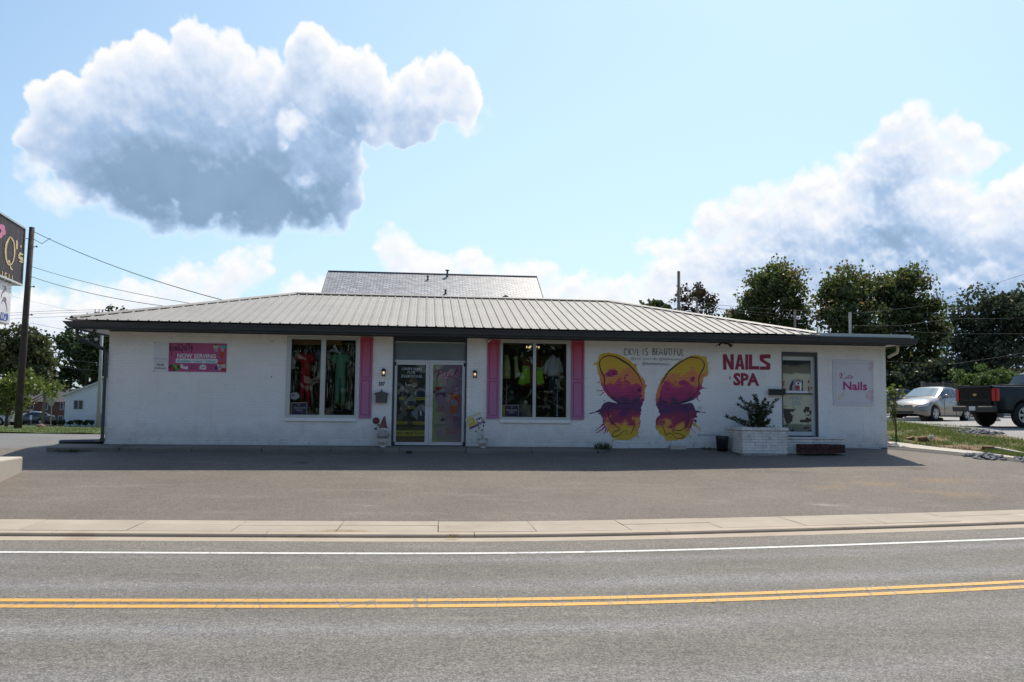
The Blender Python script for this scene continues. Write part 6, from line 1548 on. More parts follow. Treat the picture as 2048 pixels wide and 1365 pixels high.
sgs('pill', [[(-30, 618), (14, 627), (16.5, 631), (16, 639), (13, 642), (-30, 637)]], M['ypurp'] if False else flat('sign blue', (.04, .09, .36), .4), -.124)
a = PSg(-1, 637.5, -.13); b = PSg(12.5, 628, -.13); text('lettering', 'NG', M['signwhite'], pyl, a[0], a[1], b[0]-a[0], .145, -.1275, bold=.01)
m_ = MB(); m_.box((xe-1.6, -.1, .8), (xe-1.4, .1, zl0)); m_.build('post', M['darkmetal'], pyl)

# ---------------------------------------------------------------- poles, wires, signs
M['creosote'] = pbr('dark weathered pole', (.065, .045, .035), .9, var=.3, vscale=3, bump=.5, bscale=30); M['greypole'] = pbr('grey weathered pole', (.20, .17, .14), .9, var=.2, vscale=2); M['steelpole'] = pbr('galvanised pole', (.38, .37, .34), .6, var=.1)
M['cable'] = pbr('black cable', (.02, .02, .022), .6)
def pole(name, label, pb, pt, d, wb, wt, mat, dt=None, cat='pole', group=None, nsink=.3):
    a = aty(pb[0], pb[1], d); b = aty(pt[0], pt[1], dt or d); g = hz(a.x, a.y)
    t = empty(name, (a.x, a.y, min(a.z, g)), 0, label, cat, group); r = Vector((0, 0, min(a.z, g)))
    o = Vector((a.x, a.y, min(a.z, g))); p0 = Vector((0, 0, -nsink)); p1 = b-o
    m_ = MB(); m_.tube([p0, p0.lerp(p1, .5), p1], [wb*d/1700/2, (wb+wt)/2*d/1700/2, wt*d/1700/2], 12); m_.build('shaft', mat, t); return t, o, p1
up, uo, ut = pole('utility_pole', 'dark leaning wooden utility pole standing on the left grass strip', (35, 857), (64, 455), 34.5, 14.6, 10.0, M['creosote'], cat='utility pole')
m_ = MB()
for f_, s_ in ((.94, -1), (.90, 1), (.70, 1), (.56, 1), (.47, 1)):
    q = ut*f_; m_.tube([q, q+Vector((s_*.26, -.03, .02))], .016, 6); m_.lathe([(.03, -.03), (.035, .0), (.03, .04)], (q.x+s_*.27, q.y-.03, q.z+.02), 8)
m_.build('insulator', M['darkmetal'], up)
m_ = MB(); q = ut*.93; m_.tube([q+Vector((.1, -.1, .1)), q+Vector((.5, -.1, -.12)), q+Vector((.9, -.2, .1))], .012, 5); m_.build('service_loop', M['cable'], up)
p2, p2o, p2t = pole('utility_pole', 'grey leaning pole behind the bright young tree on the left', (85, 848), (99, 686), 78, 6.5, 5.0, M['greypole'], cat='utility pole')
p3, p3o, p3t = pole('utility_pole', 'pale steel pole close beside the left corner of the shop', (196, 847), (206, 620), 76, 7.2, 5.0, M['steelpole'], cat='utility pole')
m_ = MB(); q = p3t; m_.box((q.x-.75, q.y-.06, q.z-.35), (q.x+.1, q.y+.06, q.z-.23))
for dx_ in (-.7, -.35, .05): m_.tube([(q.x+dx_, q.y, q.z-.25), (q.x+dx_, q.y, q.z+.06)], .035, 6)
m_.build('crossarm', M['darkmetal'], p3)
p4, p4o, p4t = pole('utility_pole', 'tall dark pole top showing behind the right end of the roof ridge', (1357, 830), (1357.5, 543), 56, 7.5, 6.2, M['greypole'], cat='utility pole')
p5, p5o, p5t = pole('street_lamp', 'street lamp with cobra head behind the right hip of the roof', (1396, 830), (1394, 600), 54, 5.2, 4.2, M['greypole'], cat='street lamp')
m_ = MB(); q = p5t; m_.tube([q+Vector((.03, 0, -.15)), q+Vector((-.05, -.05, .02)), q+Vector((-.2, -.1, .06)), q+Vector((-.36, -.15, -.0))], [.07, .10, .13, .05], 10); m_.build('lamp_head', M['greypole'], p5)
p6, p6o, p6t = pole('utility_pole', 'thin pale pole rising behind the flat roof in front of the big tree', (1701, 826), (1700, 625), 46, 4.8, 4.6, M['steelpole'], cat='utility pole')
p7, p7o, p7t = pole('utility_pole', 'short grey pole in front of the dark tree behind the right hip', (1590, 826), (1590, 620), 58, 4.6, 4.2, M['greypole'], cat='utility pole')
def wire(label, pts, r=.011, sag=.0, nm='overhead_wire', group='overhead wires'):
    P3 = [aty(x, y, d) for x, y, d in pts]; out = []
    for a_, b_ in zip(P3[:-1], P3[1:]):
        for i in range(12):
            t = i/12; p = a_.lerp(b_, t); p.z -= sag*4*t*(1-t)*(b_-a_).length/30; out.append(p)
    out.append(P3[-1]); o = out[0].copy(); m_ = MB(); m_.tube([p-o for p in out], r*.75, 5); w_ = m_.build(nm, M['cable'], None, o); tag(w_, label, 'wire', group); return w_
wire('thick service wire from the top of the left pole down behind the shop roof', [(66, 463, 34.5), (450, 602, 27)], .017, .45)
wire('middle service wire from the left pole to behind the shop roof', [(61, 533, 34.5), (385, 608, 27.5)], .012, .3)
wire('lower service wire from the left pole to behind the shop roof', [(60, 553, 34.5), (330, 613, 27.5)], .014, .35)
for k, (a_, b_) in enumerate((((0, 628, 90), (204, 620, 76)), ((0, 633, 90), (200, 624, 76)), ((0, 640, 90), (205, 632, 76)))):
    wire(['topmost', 'middle', 'lowest'][k]+' of three parallel wires running left from the steel pole beside the shop', [a_, b_], .02, -.1)
wire('far wire running right from the top of the steel pole', [(206, 619, 76), (330, 628, 60)], .016, .2)
wire('wire from the grey leaning pole up to the steel pole', [(99, 694, 78), (200, 682, 76)], .025, .1)
wire('pale wire crossing behind the dark left pole', [(0, 711, 90), (97, 715, 78), (204, 728, 76)], .022, .05)
wire('lower pale wire between the leaning pole and the steel pole', [(98, 731, 78), (204, 743, 76)], .028, .2)
wire('faint wire descending behind the left pole', [(22, 592, 120), (150, 622, 100)], .016, .1)
wire('guy wire crossing above the left trees', [(60, 646, 90), (205, 674, 80)], .02, .05)
for k, (a_, b_, c_) in enumerate((((1360, 603, 56), (1590, 622, 58), (1900, 607, 60)), ((1360, 608, 56), (1590, 632, 58), (1900, 628, 60)), ((1396, 612, 56), (1590, 640, 58), (1900, 634, 62)))):
    wire(['upper', 'middle', 'lower'][k]+' of the wires passing the short grey pole and the big tree', [a_, b_, c_], .017, .12)
wire('wire dropping left from the dark pole behind the roof', [(1357, 590, 56), (1318, 618, 50)], .016, .0)
wire('wire from the thin pale pole rising through the big tree', [(1700, 628, 46), (1850, 612, 55), (2060, 545, 55)], .014, .06)
wire('wire sagging right from the thin pale pole to the right edge', [(1700, 652, 46), (1800, 652, 46), (1900, 638, 46), (2060, 636, 52)], .013, .05)
wire('faint wire across the sky gap before the far right tree', [(1790, 662, 46), (1905, 668, 46), (2060, 668, 50)], .011, .03)
wire('low wire crossing before the big tree', [(1770, 723, 40), (1900, 729, 40), (2060, 704, 44)], .009, .08)

def sgnpost():
    d = 70; a = aty(101, 846, d); g = hz(a.x, a.y); t = empty('stop_sign', (a.x, a.y, g), 0, 'back of a stop sign under a green street name blade, left of the white house', 'sign')
    top = aty(101, 787, d).z-g; cz = aty(101, 804, d).z-g
    m_ = MB(); m_.box((-.03, -.03, -.2), (.03, .03, top)); m_.build('post', M['greypole'], t)
    m_ = MB(); m_.prism([(.26*math.cos(R(22.5+45*k)), cz+.40*math.sin(R(22.5+45*k))) for k in range(8)], -.05, -.035); m_.build('sign_plate', M['steelpole'], t)
    m_ = MB(); m_.box((-.1, -.06, cz+.47), (.42, -.04, cz+.66)); m_.box((-.02, -.2, cz+.68), (.02, .3, cz+.84)); m_.build('street_name_blade', pbr('street sign green', (.01, .14, .09), .4), t)
sgnpost()

# ---------------------------------------------------------------- houses behind
M['shingle'] = None
def shinglemat(name, a, b, sx=.33, sz=.14, spec=.6):
    m = bpy.data.materials.new(name); m.use_nodes = True; T = NT(m.node_tree); bs = m.node_tree.nodes['Principled BSDF']
    uv = T.n('ShaderNodeUVMap').outputs[0]; bt = T.n('ShaderNodeTexBrick'); bt.offset = .5; T.L.new(uv, bt.inputs['Vector'])
    bt.inputs['Scale'].default_value = 1; bt.inputs['Brick Width'].default_value = sx; bt.inputs['Row Height'].default_value = sz; bt.inputs['Mortar Size'].default_value = .022; bt.inputs['Mortar Smooth'].default_value = .3
    bt.inputs['Color1'].default_value = rgba(a); bt.inputs['Color2'].default_value = rgba(b); bt.inputs['Mortar'].default_value = rgba(tuple(v*.25 for v in a)); bt.inputs['Bias'].default_value = 0
    T.L.new(bt.outputs['Color'], bs.inputs['Base Color']); bs.inputs['Roughness'].default_value = .42; bs.inputs['Specular IOR Level'].default_value = spec
    bp = T.n('ShaderNodeBump'); bp.inputs['Strength'].default_value = .7; bp.inputs['Distance'].default_value = .03
    T.L.new(T.m('ADD', T.m('SUBTRACT', 1.0, bt.outputs['Fac']), T.m('MULTIPLY', T.xyz(bt.outputs['Color'])[0], 2.0)), bp.inputs['Height']); T.L.new(bp.outputs[0], bs.inputs['Normal']); return m
M['shingle'] = shinglemat('grey shingles', (.20, .20, .215), (.46, .46, .48)); M['brownshingle'] = shinglemat('brown shingles', (.085, .065, .055), (.12, .09, .075), spec=.3)
def slope(name, q, mat, parent):
    """roof slope, four corners eaveL, eaveR, ridgeR, ridgeL, with UV in metres"""
    q = [Vector(p) for p in q]; o = raw(name, q, [(0, 1, 2, 3)], mat, parent); l = o.data.uv_layers.new(name='UVMap'); ax = (q[1]-q[0]).normalized(); n = ax.cross(q[3]-q[0]).normalized(); ay = n.cross(ax)
    for lp in o.data.loops: d = q[lp.vertex_index]-q[0]; l.data[lp.index].uv = (d.dot(ax), d.dot(ay))
    return o
def house_grey():
    a = aty(657, 543.5, 45); g = hz(-4, 45); t = empty('grey_roofed_house', (a.x, a.y, 1.0), AL, 'building behind the shop with a steep grey shingle roof', 'house')
    b = aty(1073, 553, 46.2); L = (Vector((b.x-a.x, b.y-a.y, 0))).length; zr_ = a.z-1.0; run = 5.6; ze = zr_-run*.575
    slope('roof', [(0, -run, ze), (L, -run, ze), (L, 0, zr_), (0, 0, zr_)], M['shingle'], t); slope('roof', [(L, run, ze), (0, run, ze), (0, 0, zr_), (L, 0, zr_)], M['shingle'], t)
    m_ = MB(); m_.box((.35, -run+.4, -1), (L-.35, run-.4, ze+.1)); m_.add([(.35, -run+.4, ze+.1), (.35, run-.4, ze+.1), (.35, 0, zr_-.12), (L-.35, -run+.4, ze+.1), (L-.35, run-.4, ze+.1), (L-.35, 0, zr_-.12)], [(0, 2, 1), (3, 4, 5)]); m_.build('wall', pbr('tan siding', (.42, .38, .32), .8), t)
    M['ridge'] = pbr('dark ridge shingles', (.07, .07, .085), .7)
    m_ = MB(); m_.tube([(-.02, -.0, zr_+.01), (L+.02, 0, zr_+.01)], .055, 6); m_.build('ridge_cap', M['ridge'], t)
    m_ = MB()
    for x in (0, L): m_.tube([(x, -run, ze-.03), (x, 0, zr_-.03), (x, run, ze-.03)], .05, 4)
    m_.build('rake_trim', pbr('dark rake trim', (.09, .09, .1), .6), t)
    def onroof(px, py):
        lo, hi = 30., 60.
        al_ = AL; X = Vector((math.cos(al_), math.sin(al_), 0)); Y = Vector((-math.sin(al_), math.cos(al_), 0)); N = (Y*-.575+Vector((0, 0, 1))); o = Vector((a.x, a.y, 1.0+zr_)); d = ray(px, py); k = (o-CAMP).dot(N)/d.dot(N); p = CAMP+d*k-Vector((a.x, a.y, 1.0)); return Vector((p.dot(X), p.dot(Y), p.z))
    for (px, py, h, r, capr) in ((855.5, 560, .16, .045, .07), (894.5, 553.5, .30, .05, .11), (891, 588, .16, .045, .07)):
        p = onroof(px, py); m_ = MB(); m_.lathe([(r*2.2, -.1), (r*1.3, .03), (r, .05), (r, h), (capr, h+.005), (capr, h+.05), (r*.6, h+.08)], p[:], 10); m_.build('roof_vent', M['ridge'], t)
    p = onroof(1010, 598); m_ = MB(); m_.prism([(p.x-.26, p.z-.25), (p.x+.26, p.z-.25), (p.x+.26, p.z+.02), (p.x, p.z+.16), (p.x-.26, p.z+.02)], p.y-.3, p.y+.4); m_.build('roof_vent', M['ridge'], t)
house_grey()
M['wsiding'] = pbr('white lap siding', (.66, .67, .70), .6, var=.05); M['dglass'] = pbr('dark window', (.03, .035, .04), .12); M['wtrim'] = pbr('house trim', (.6, .6, .6), .6)
def house_white():
    d = 80; xl_ = aty(128, 846, d).x; g = hz(xl_, d); t = empty('white_house', (xl_, d, g), 0, 'low white gabled house with one square window, left behind the shop corner', 'house')
    ze = aty(128, 791, d).z-g; sl = (aty(208, 763, d).z-aty(128, 791, d).z)/(aty(208, 763, d).x-xl_); Wd2 = 10.4; za_ = ze+sl*Wd2/2
    m_ = MB(); m_.prism([(0, -.5), (Wd2, -.5), (Wd2, ze), (Wd2/2, za_), (0, ze)], 0, 14); m_.build('wall', M['mortar'], t)
    # lap boards, each proud of the next
    n = int((za_)/.2)
    for i in range(n):
        z0 = .02+i*.2; z1 = z0+.196
        def xr(z): return max(0, (z-ze)/sl) if z > ze else 0
        a, b = xr(z0), xr(z1)
        if b > Wd2/2-.05: b = Wd2/2-.05
        raw('siding_board', [(a, -.03, z0), (Wd2-a, -.03, z0), (Wd2-b, -.008, z1), (b, -.008, z1), (a, .0, z0), (Wd2-a, .0, z0)], [(0, 1, 2, 3), (4, 5, 1, 0)], M['wsiding'], t)
    m_ = MB(); ov = .35
    for s_ in (0, 1):
        f_ = (lambda x: x) if not s_ else (lambda x: Wd2-x)
        pts = [(f_(-ov), ze-sl*ov), (f_(Wd2/2), za_), (f_(Wd2/2), za_+.12), (f_(-ov), ze-sl*ov+.12)]; m_.prism(pts, -.3, 14.3)
    m_.build('roof', M['wtrim'], t)
    def win(x0, y0, x1, y1, nm='window'):
        a = aty(x0, y1, d); b = aty(x1, y0, d); X0, X1, Z0, Z1 = a.x-xl_, b.x-xl_, a.z-g, b.z-g
        m_ = MB()
        for p, q in (((X0-.06, -.07, Z0-.06), (X1+.06, -.031, Z0)), ((X0-.06, -.07, Z1), (X1+.06, -.031, Z1+.06)), ((X0-.06, -.07, Z0), (X0, -.031, Z1)), ((X1, -.07, Z0), (X1+.06, -.031, Z1)), (((X0+X1)/2-.025, -.065, Z0), ((X0+X1)/2+.025, -.031, Z1))): m_.box(p, q)
        f = m_.build(nm, M['wtrim'], t); m_ = MB(); m_.box((X0, -.05, Z0), (X1, -.032, Z1)); m_.build('pane', M['dglass'], f)
    win(148, 801.5, 166.5, 818.5); win(148, 840.5, 164, 845, 'basement_window')
    a = aty(201, 843, d); m_ = MB(); m_.box((a.x-xl_-.2, -.3, .1), (a.x-xl_+.2, -.035, aty(201, 827, d).z-g)); m_.build('meter_box', M['steelpole'], t)
house_white()
def brickhouse():
    d = 168; x0 = aty(-60, 840, d).x; x1 = aty(190, 840, d).x; g = hz(x0, d); t = empty('brick_house', (x0, d, g), 0, 'two storey brown brick building with a brown roof far behind the left pole', 'house')
    ze = aty(100, 803, d).z-g; zr_ = aty(100, 777, d).z-g; L = x1-x0
    m_ = MB(); m_.box((0, 0, -1), (L, 12, ze)); m_.build('wall', pbr('brown brick', (.13, .06, .042), .9, var=.2, vscale=4), t)
    slope('roof', [(-.6, -.8, ze-.1), (L+.6, -.8, ze-.1), (L+.6, 6, zr_), (-.6, 6, zr_)], M['brownshingle'], t); slope('roof', [(L+.6, 12.8, ze-.1), (-.6, 12.8, ze-.1), (-.6, 6, zr_), (L+.6, 6, zr_)], M['brownshingle'], t)
    for (a0, b0, a1, b1, sh) in ((91, 805, 96.5, 820, 1), (120, 805, 127.5, 820, 1), (92, 831, 97, 846, 0), (116, 832, 127, 846, 1), (24, 812, 30, 822, 0), (10, 832, 20, 845, 0), (60, 808, 68, 820, 0)):
        p = aty(a0, b1, d); q = aty(a1, b0, d); X0, X1, Z0, Z1 = p.x-x0, q.x-x0, max(.1, p.z-g), q.z-g
        m_ = MB(); m_.box((X0, -.08, Z0), (X1, -.005, Z1)); m_.box
        f = m_.build('window', M['wtrim'], t); m_ = MB(); m_.box((X0+.08, -.11, Z0+.08), (X1-.08, -.085, Z1-.08)); m_.build('pane', M['dglass'], f)
        if sh:
            for u_ in (X0-.55, X1+.05): m_ = MB(); m_.box((u_, -.06, Z0), (u_+.5, -.005, Z1)); m_.build('shutter', M['navy'], t)
    p = aty(40, 823, d); q = aty(76, 819.5, d); m_ = MB(); m_.box((p.x-x0, -2.5, p.z-g), (q.x-x0, 0, q.z-g)); m_.box((p.x-x0, -2.5, 0), (p.x-x0+.2, -2.3, p.z-g)); m_.box((q.x-x0-.2, -2.5, 0), (q.x-x0, -2.3, p.z-g)); m_.build('porch', M['greypole'], t)
brickhouse()
def shed():
    d = 60; a = aty(2012, 800, d); g = hz(a.x, d); t = empty('low_shed', (a.x, d, g), 0, 'low beige building with a rusty pink roof edge at the right frame edge', 'shed')
    zt = aty(2030, 742, d).z-g; m_ = MB(); m_.box((.3, 0, -.3), (7, 6, zt)); m_.build('wall', pbr('beige wall', (.42, .40, .36), .8), t)
    m_ = MB(); m_.box((-.25, -.35, zt), (7.3, 6.3, zt+.2)); m_.build('roof', pbr('rusty roof edge', (.34, .19, .16), .7), t)
shed()
# picket fence behind the cars
M['fence'] = pbr('weathered fence board', (.115, .095, .085), .9, var=.3, vscale=3)
d = 50; x0 = aty(1843, 770, d).x; x1 = aty(2006, 770, d).x; g = hz(x0, d)
fe = empty('board_fence', (x0, d, g), 0, 'weathered grey board fence behind the parked cars', 'fence')
zt = aty(1845, 764.5, d).z-g; x = 0; k = 0; pick = [bpy.data.meshes.new('board') for _ in range(3)]
for i, me in enumerate(pick):
    h = zt-.03*i; w = .14; me.from_pydata([(0, 0, .03), (w, 0, .03), (w, 0, h-.03), (w-.03, 0, h), (.03, 0, h), (0, 0, h-.03), (0, .022, .03), (w, .022, .03), (w, .022, h-.03), (w-.03, .022, h), (.03, .022, h), (0, .022, h-.03)], [], [(0, 1, 2, 3, 4, 5), (11, 10, 9, 8, 7, 6), (0, 6, 7, 1), (1, 7, 8, 2), (2, 8, 9, 3), (3, 9, 10, 4), (4, 10, 11, 5), (5, 11, 6, 0)]); me.materials.append(M['fence'])
while x < x1-x0: link('board', pick[k % 3], None, fe, (x, .006*rng.normal(), 0)); x += .15; k += 1
m_ = MB()
for z in (.4, zt-.35): m_.box((0, .03, z), (x1-x0, .07, z+.09))
m_.build('rail', M['fence'], fe)
x = 0
while x < x1-x0+.1: m_ = MB(); m_.box((x-.05, -.05, -.3), (x+.05, -.008, zt+.04)); m_.build('post', M['greypole'], fe); x += 1.25

# ---------------------------------------------------------------- trees
M['bark'] = pbr('bark', (.06, .045, .035), .95, var=.3, vscale=6, bump=.6)
def leaves(pts, size, seed=0, up=.25):
    r_ = np.random.default_rng(seed); n = len(pts); d = r_.normal(size=(n, 3)); d[:, 2] -= .15; d /= np.linalg.norm(d, axis=1)[:, None]
    a = r_.normal(size=(n, 3)); s = np.cross(d, a); s /= np.linalg.norm(s, axis=1)[:, None]
    l = size*(.6+.8*r_.random(n))[:, None]; w = l*.42
    V = np.empty((n, 4, 3)); V[:, 0] = pts; V[:, 1] = pts+d*l*.5+s*w; V[:, 2] = pts+d*l; V[:, 3] = pts+d*l*.5-s*w
    return V.reshape(-1, 3)
def quadmesh(name, V, mat, parent):
    n = len(V)//4; me = bpy.data.meshes.new(name); me.vertices.add(n*4); me.vertices.foreach_set('co', V.astype(np.float32).ravel()); me.loops.add(n*4); me.loops.foreach_set('vertex_index', np.arange(n*4, dtype=np.int32))
    me.polygons.add(n); me.polygons.foreach_set('loop_start', np.arange(0, n*4, 4, dtype=np.int32)); me.update(calc_edges=True); return link(name, me, mat, parent)
def crownpts(lobes, n, seed, gap=.0, shell=2.4, fine=.5):
    """leaves hang in sprays; the sprays fill the lobes of the crown, denser towards its outside"""
    r_ = np.random.default_rng(seed); wts = np.array([(l[3]*l[4]*l[5])**.67 for l in lobes]); wts /= wts.sum(); per = 46; cs = []
    for l, w in zip(lobes, wts):
        m = int(n*w/per)+2; d = r_.normal(size=(m, 3)); d /= np.linalg.norm(d, axis=1)[:, None]; r = r_.random(m)**(1/shell)
        ph = r_.random((6, 3))*6.28; fr = r_.normal(size=(6, 3))*2.6; bump = sum(np.sin(d@fr[k]+ph[k, 0]) for k in range(6))/6
        cs.append(np.array(l[:3])+d*(r*(.92+.55*bump))[:, None]*np.array(l[3:6]))
    c = np.concatenate(cs); r_.shuffle(c); k = r_.integers(0, len(c), n); sc = (fine*(.55+.9*r_.random(len(c))))[k]
    return c[k]+r_.normal(size=(n, 3))*np.array([.62, .62, .36])*sc[:, None]
def tree(name, label, d, lobes, n, size, mat, base, seed, gap=.25, trunk=.25, fine=.55, cat='tree', depth=.9, limbs=True, group=None):
    L = []
    for (px, py, rx, ry) in lobes:
        c = aty(px, py, d); s = d/1700; L.append([c.x, c.y+rng.normal()*rx*s*.35, c.z, rx*s, (rx+ry)/2*s*depth, ry*s])
    bx = aty(base[0], base[1], d); g = hz(bx.x, d); o = Vector((bx.x, d, g)); t = empty(name, o, 0, label, cat, group)
    L2 = [[l[0]-o.x, l[1]-o.y, l[2]-o.z, *l[3:]] for l in L]
    p = crownpts(L2, n, seed, gap, fine=fine if fine != .55 else max(.04, min(.5, .26*np.mean([l[3] for l in L2])))); p = p[p[:, 2] > .05]; quadmesh('crown', leaves(p, size, seed), mat, t)
    m_ = MB(); zc = np.mean([l[2] for l in L2]); zt_ = max(l[2] for l in L2); cx = np.mean([l[0] for l in L2])
    m_.tube([(0, 0, -.4), (.03, 0, zc*.35), (cx*.5, 0, zc*.75), (cx, 0, zt_)], [trunk, trunk*.8, trunk*.55, trunk*.1], 9)
    if limbs:
        for l in L2: s_ = Vector((cx*.3, 0, zc*.5)); e = Vector(l[:3]); m_.tube([s_, s_.lerp(e, .5)+Vector((0, 0, -.05*abs(e.z))), e], [trunk*.45, trunk*.28, trunk*.08], 6)
    m_.build('trunk', M['bark'], t); return t
GA = leafmat('leaf dark green', (.025, .048, .016), (.07, .105, .03), .42)
GB = leafmat('leaf green tinged with autumn', (.062, .092, .026), (.12, .145, .04), .55, (.18, .115, .042))
GC = leafmat('leaf muted green', (.03, .047, .026), (.078, .098, .05), .48)  # muted dark green, the leaves' own colour
GD = leafmat('leaf bright green', (.075, .12, .018), (.16, .21, .035), .45)
GE = leafmat('leaf dull olive', (.05, .07, .024), (.11, .125, .045), .42, (.14, .10, .05))
tree('broadleaf_tree', 'tall dark tree with brownish top behind the right end of the roof', 62, [(1550, 580, 62, 44), (1505, 610, 42, 42), (1588, 612, 26, 34), (1540, 660, 78, 50), (1576, 562, 24, 30), (1525, 565, 34, 30), (1470, 630, 18, 22), (1600, 672, 22, 40)], 17000, .21, GB, (1545, 815), 3, fine=.5)
tree('broadleaf_tree', 'largest tree, broad and autumn tinged, right behind the flat roof', 58, [(1700, 590, 64, 56), (1770, 580, 60, 50), (1826, 600, 50, 54), (1660, 640, 34, 46), (1720, 670, 84, 66), (1820, 680, 82, 70), (1740, 745, 100, 62), (1850, 740, 66, 56), (1690, 560, 30, 30), (1820, 556, 40, 26), (1866, 648, 28, 36), (1655, 590, 26, 22), (1760, 800, 120, 34), (1872, 612, 18, 22)], 42000, .21, GB, (1760, 822), 5, trunk=.35, fine=.5)
tree('broadleaf_tree', 'very dark tree with sky showing through at the right frame edge', 54, [(1985, 625, 60, 50), (2030, 650, 60, 66), (1940, 680, 40, 40), (2000, 720, 86, 60), (1950, 740, 60, 34), (2060, 600, 50, 40), (1930, 640, 22, 26), (1915, 690, 20, 20)], 17000, .21, GC, (1995, 822), 9, trunk=.3, fine=.48)
tree('broadleaf_tree', 'thin reddish tree top behind the street lamp', 70, [(1400, 585, 26, 24), (1375, 600, 18, 26), (1415, 610, 24, 26), (1400, 640, 44, 24), (1440, 650, 34, 16), (1470, 655, 22, 14)], 2600, .22, leafmat('leaf sparse rust', (.03, .03, .014), (.09, .06, .03), .35, (.14, .06, .03)), (1402, 815), 12, .36, .16, .4)
tree('broadleaf_tree', 'small dark tree top peeping over the right hip of the roof', 75, [(1312, 612, 20, 12), (1335, 622, 26, 12), (1290, 618, 12, 8), (1318, 640, 46, 20)], 1600, .4, GA, (1315, 815), 13, .3, .2)
tree('roundish_bush', 'large sunlit green bush in front of the fence behind the pickup', 47.5, [(1965, 762, 44, 36), (1940, 775, 34, 30), (1990, 760, 34, 32), (2012, 772, 24, 30), (1915, 752, 14, 8), (1960, 800, 50, 26)], 8000, .14, leafmat('leaf bush', (.05, .095, .022), (.13, .19, .045), .45), (1965, 818), 21, .3, .08, .24, 'bush', limbs=False)
tree('broadleaf_tree', 'dark hedge-like tree low between the big tree and the fence', 53, [(1820, 770, 50, 40), (1870, 760, 46, 36), (1780, 790, 40, 30), (1900, 745, 34, 30)], 9000, .24, GC, (1840, 815), 31, .15, .2)
tree('broadleaf_tree', 'mid green tree standing behind the leaning dark pole on the left', 66, [(20, 690, 46, 42), (62, 690, 36, 38), (-20, 700, 50, 50), (40, 735, 56, 46), (85, 715, 22, 26), (75, 760, 40, 30)], 17000, .23, GE, (38, 846), 41, .32, .25)
tree('broadleaf_tree', 'tall dark tree behind the white house at the left end of the roof', 104, [(150, 690, 44, 36), (125, 690, 20, 26), (190, 700, 50, 50), (160, 740, 66, 48), (215, 680, 60, 60), (120, 755, 40, 34), (260, 720, 80, 60)], 17000, .36, GA, (170, 846), 43, .22, .4)
tree('young_tree', 'bright yellow green young tree beside the dark pole on the left', 47, [(20, 775, 44, 28), (62, 775, 32, 20), (-15, 785, 50, 40), (40, 802, 36, 14), (92, 790, 14, 8), (113, 772, 6, 8), (40, 750, 34, 14), (84, 765, 14, 9), (20, 815, 26, 16)], 6500, .14, GD, (12, 850), 47, .42, .10, .22)
tree('distant_tree', 'far dark tree above the left eave of the roof', 130, [(165, 640, 14, 10), (185, 636, 18, 12), (200, 650, 30, 14)], 700, .6, GA, (185, 846), 49, .3, .3, .5)
for k, (px, r, lb) in enumerate(((106, 5, 'leftmost and smallest clipped shrub before the brown brick wall'), (121, 7, 'round clipped shrub at the left corner of the white house'), (140, 5, 'low shrub left of the basement window of the white house'), (155, 5.5, 'shrub below the square window of the white house'), (172, 5.5, 'shrub right of the basement window of the white house'), (184, 4, 'small shrub near the pale steel pole'))):
    tree('clipped_shrub', lb, 78.5, [(px, 845.5, r*1.2, r*.8)], 420, .14, GA, (px, 848), 60+k, .1, .03, .05, 'shrub', limbs=False, group='shrubs in front of the white house')
# sapling with big leaves at the right corner of the shop
t = empty('sapling', (10.55, 23.4, hz(10.55, 23.4)), 0, 'large leaved sapling at the right corner of the shop', 'sapling'); V = []; F = []; m_ = MB()
for (px, py) in ((1780, 775), (1792, 778), (1776, 785), (1785, 790), (1797, 782), (1778, 800), (1784, 806), (1777, 815), (1786, 822), (1780, 830), (1775, 795), (1788, 815), (1773, 806), (1790, 785)):
    q = aty(px, py, 23.4)-Vector(t.location); m_.tube([(q.x*.2, 0, max(.1, q.z*.5)), (q.x*.6, 0, q.z*.85), q], .006, 4)
    for k in range(7):
        p = q+Vector(rng.normal(size=3))*.06; quad(V, F, p, Vector((rng.normal(), rng.normal()*.6, -.5+rng.normal()*.4)), Vector((rng.normal(), -1, rng.normal())), .13+.05*rng.random(), .04)
m_.tube([(0, 0, -.1), (.0, 0, .5), (-.05, 0, 1.2)], [.03, .022, .008], 7); m_.build('stem', M['bark'], t); raw('foliage', V, F, leafmat('leaf sapling', (.07, .10, .015), (.17, .20, .04), .5), t)

# ---------------------------------------------------------------- grass, straw, rubble
def bladefield(name, f, n, h, seed, mat, wd=.012):
    r_ = np.random.default_rng(seed); pts = f(r_, n); n = len(pts); z = np.array([hz(x, y) for x, y in pts[:, :2]])+.01
    b = np.stack([pts[:, 0], pts[:, 1], z], 1); a = r_.random(n)*6.28; l = h*(.35+r_.random(n)*.9)*pts[:, 2]; w = wd*(.6+.8*r_.random(n))
    V = np.empty((n, 3, 3)); s = np.stack([np.cos(a), np.sin(a), 0*a], 1)*w[:, None]; tip = np.stack([r_.normal(size=n)*.45, r_.normal(size=n)*.45, np.ones(n)], 1)*l[:, None]
    V[:, 0] = b-s; V[:, 1] = b+s; V[:, 2] = b+tip; me = bpy.data.meshes.new(name); me.vertices.add(n*3); me.vertices.foreach_set('co', V.astype(np.float32).ravel()); me.loops.add(n*3); me.loops.foreach_set('vertex_index', np.arange(n*3, dtype=np.int32)); me.polygons.add(n); me.polygons.foreach_set('loop_start', np.arange(0, n*3, 3, dtype=np.int32)); me.update(calc_edges=True)
    return tag(link(name, me, mat), kind='stuff')
def wav(x, y, s): return np.sin(x*1.7*s+1.1)+np.sin(y*2.1*s+.4)+np.sin((x+y)*1.3*s+2.)+np.sin((x-1.6*y)*1.9*s)+.8*np.sin(x*4.1*s+y*2.7*s)
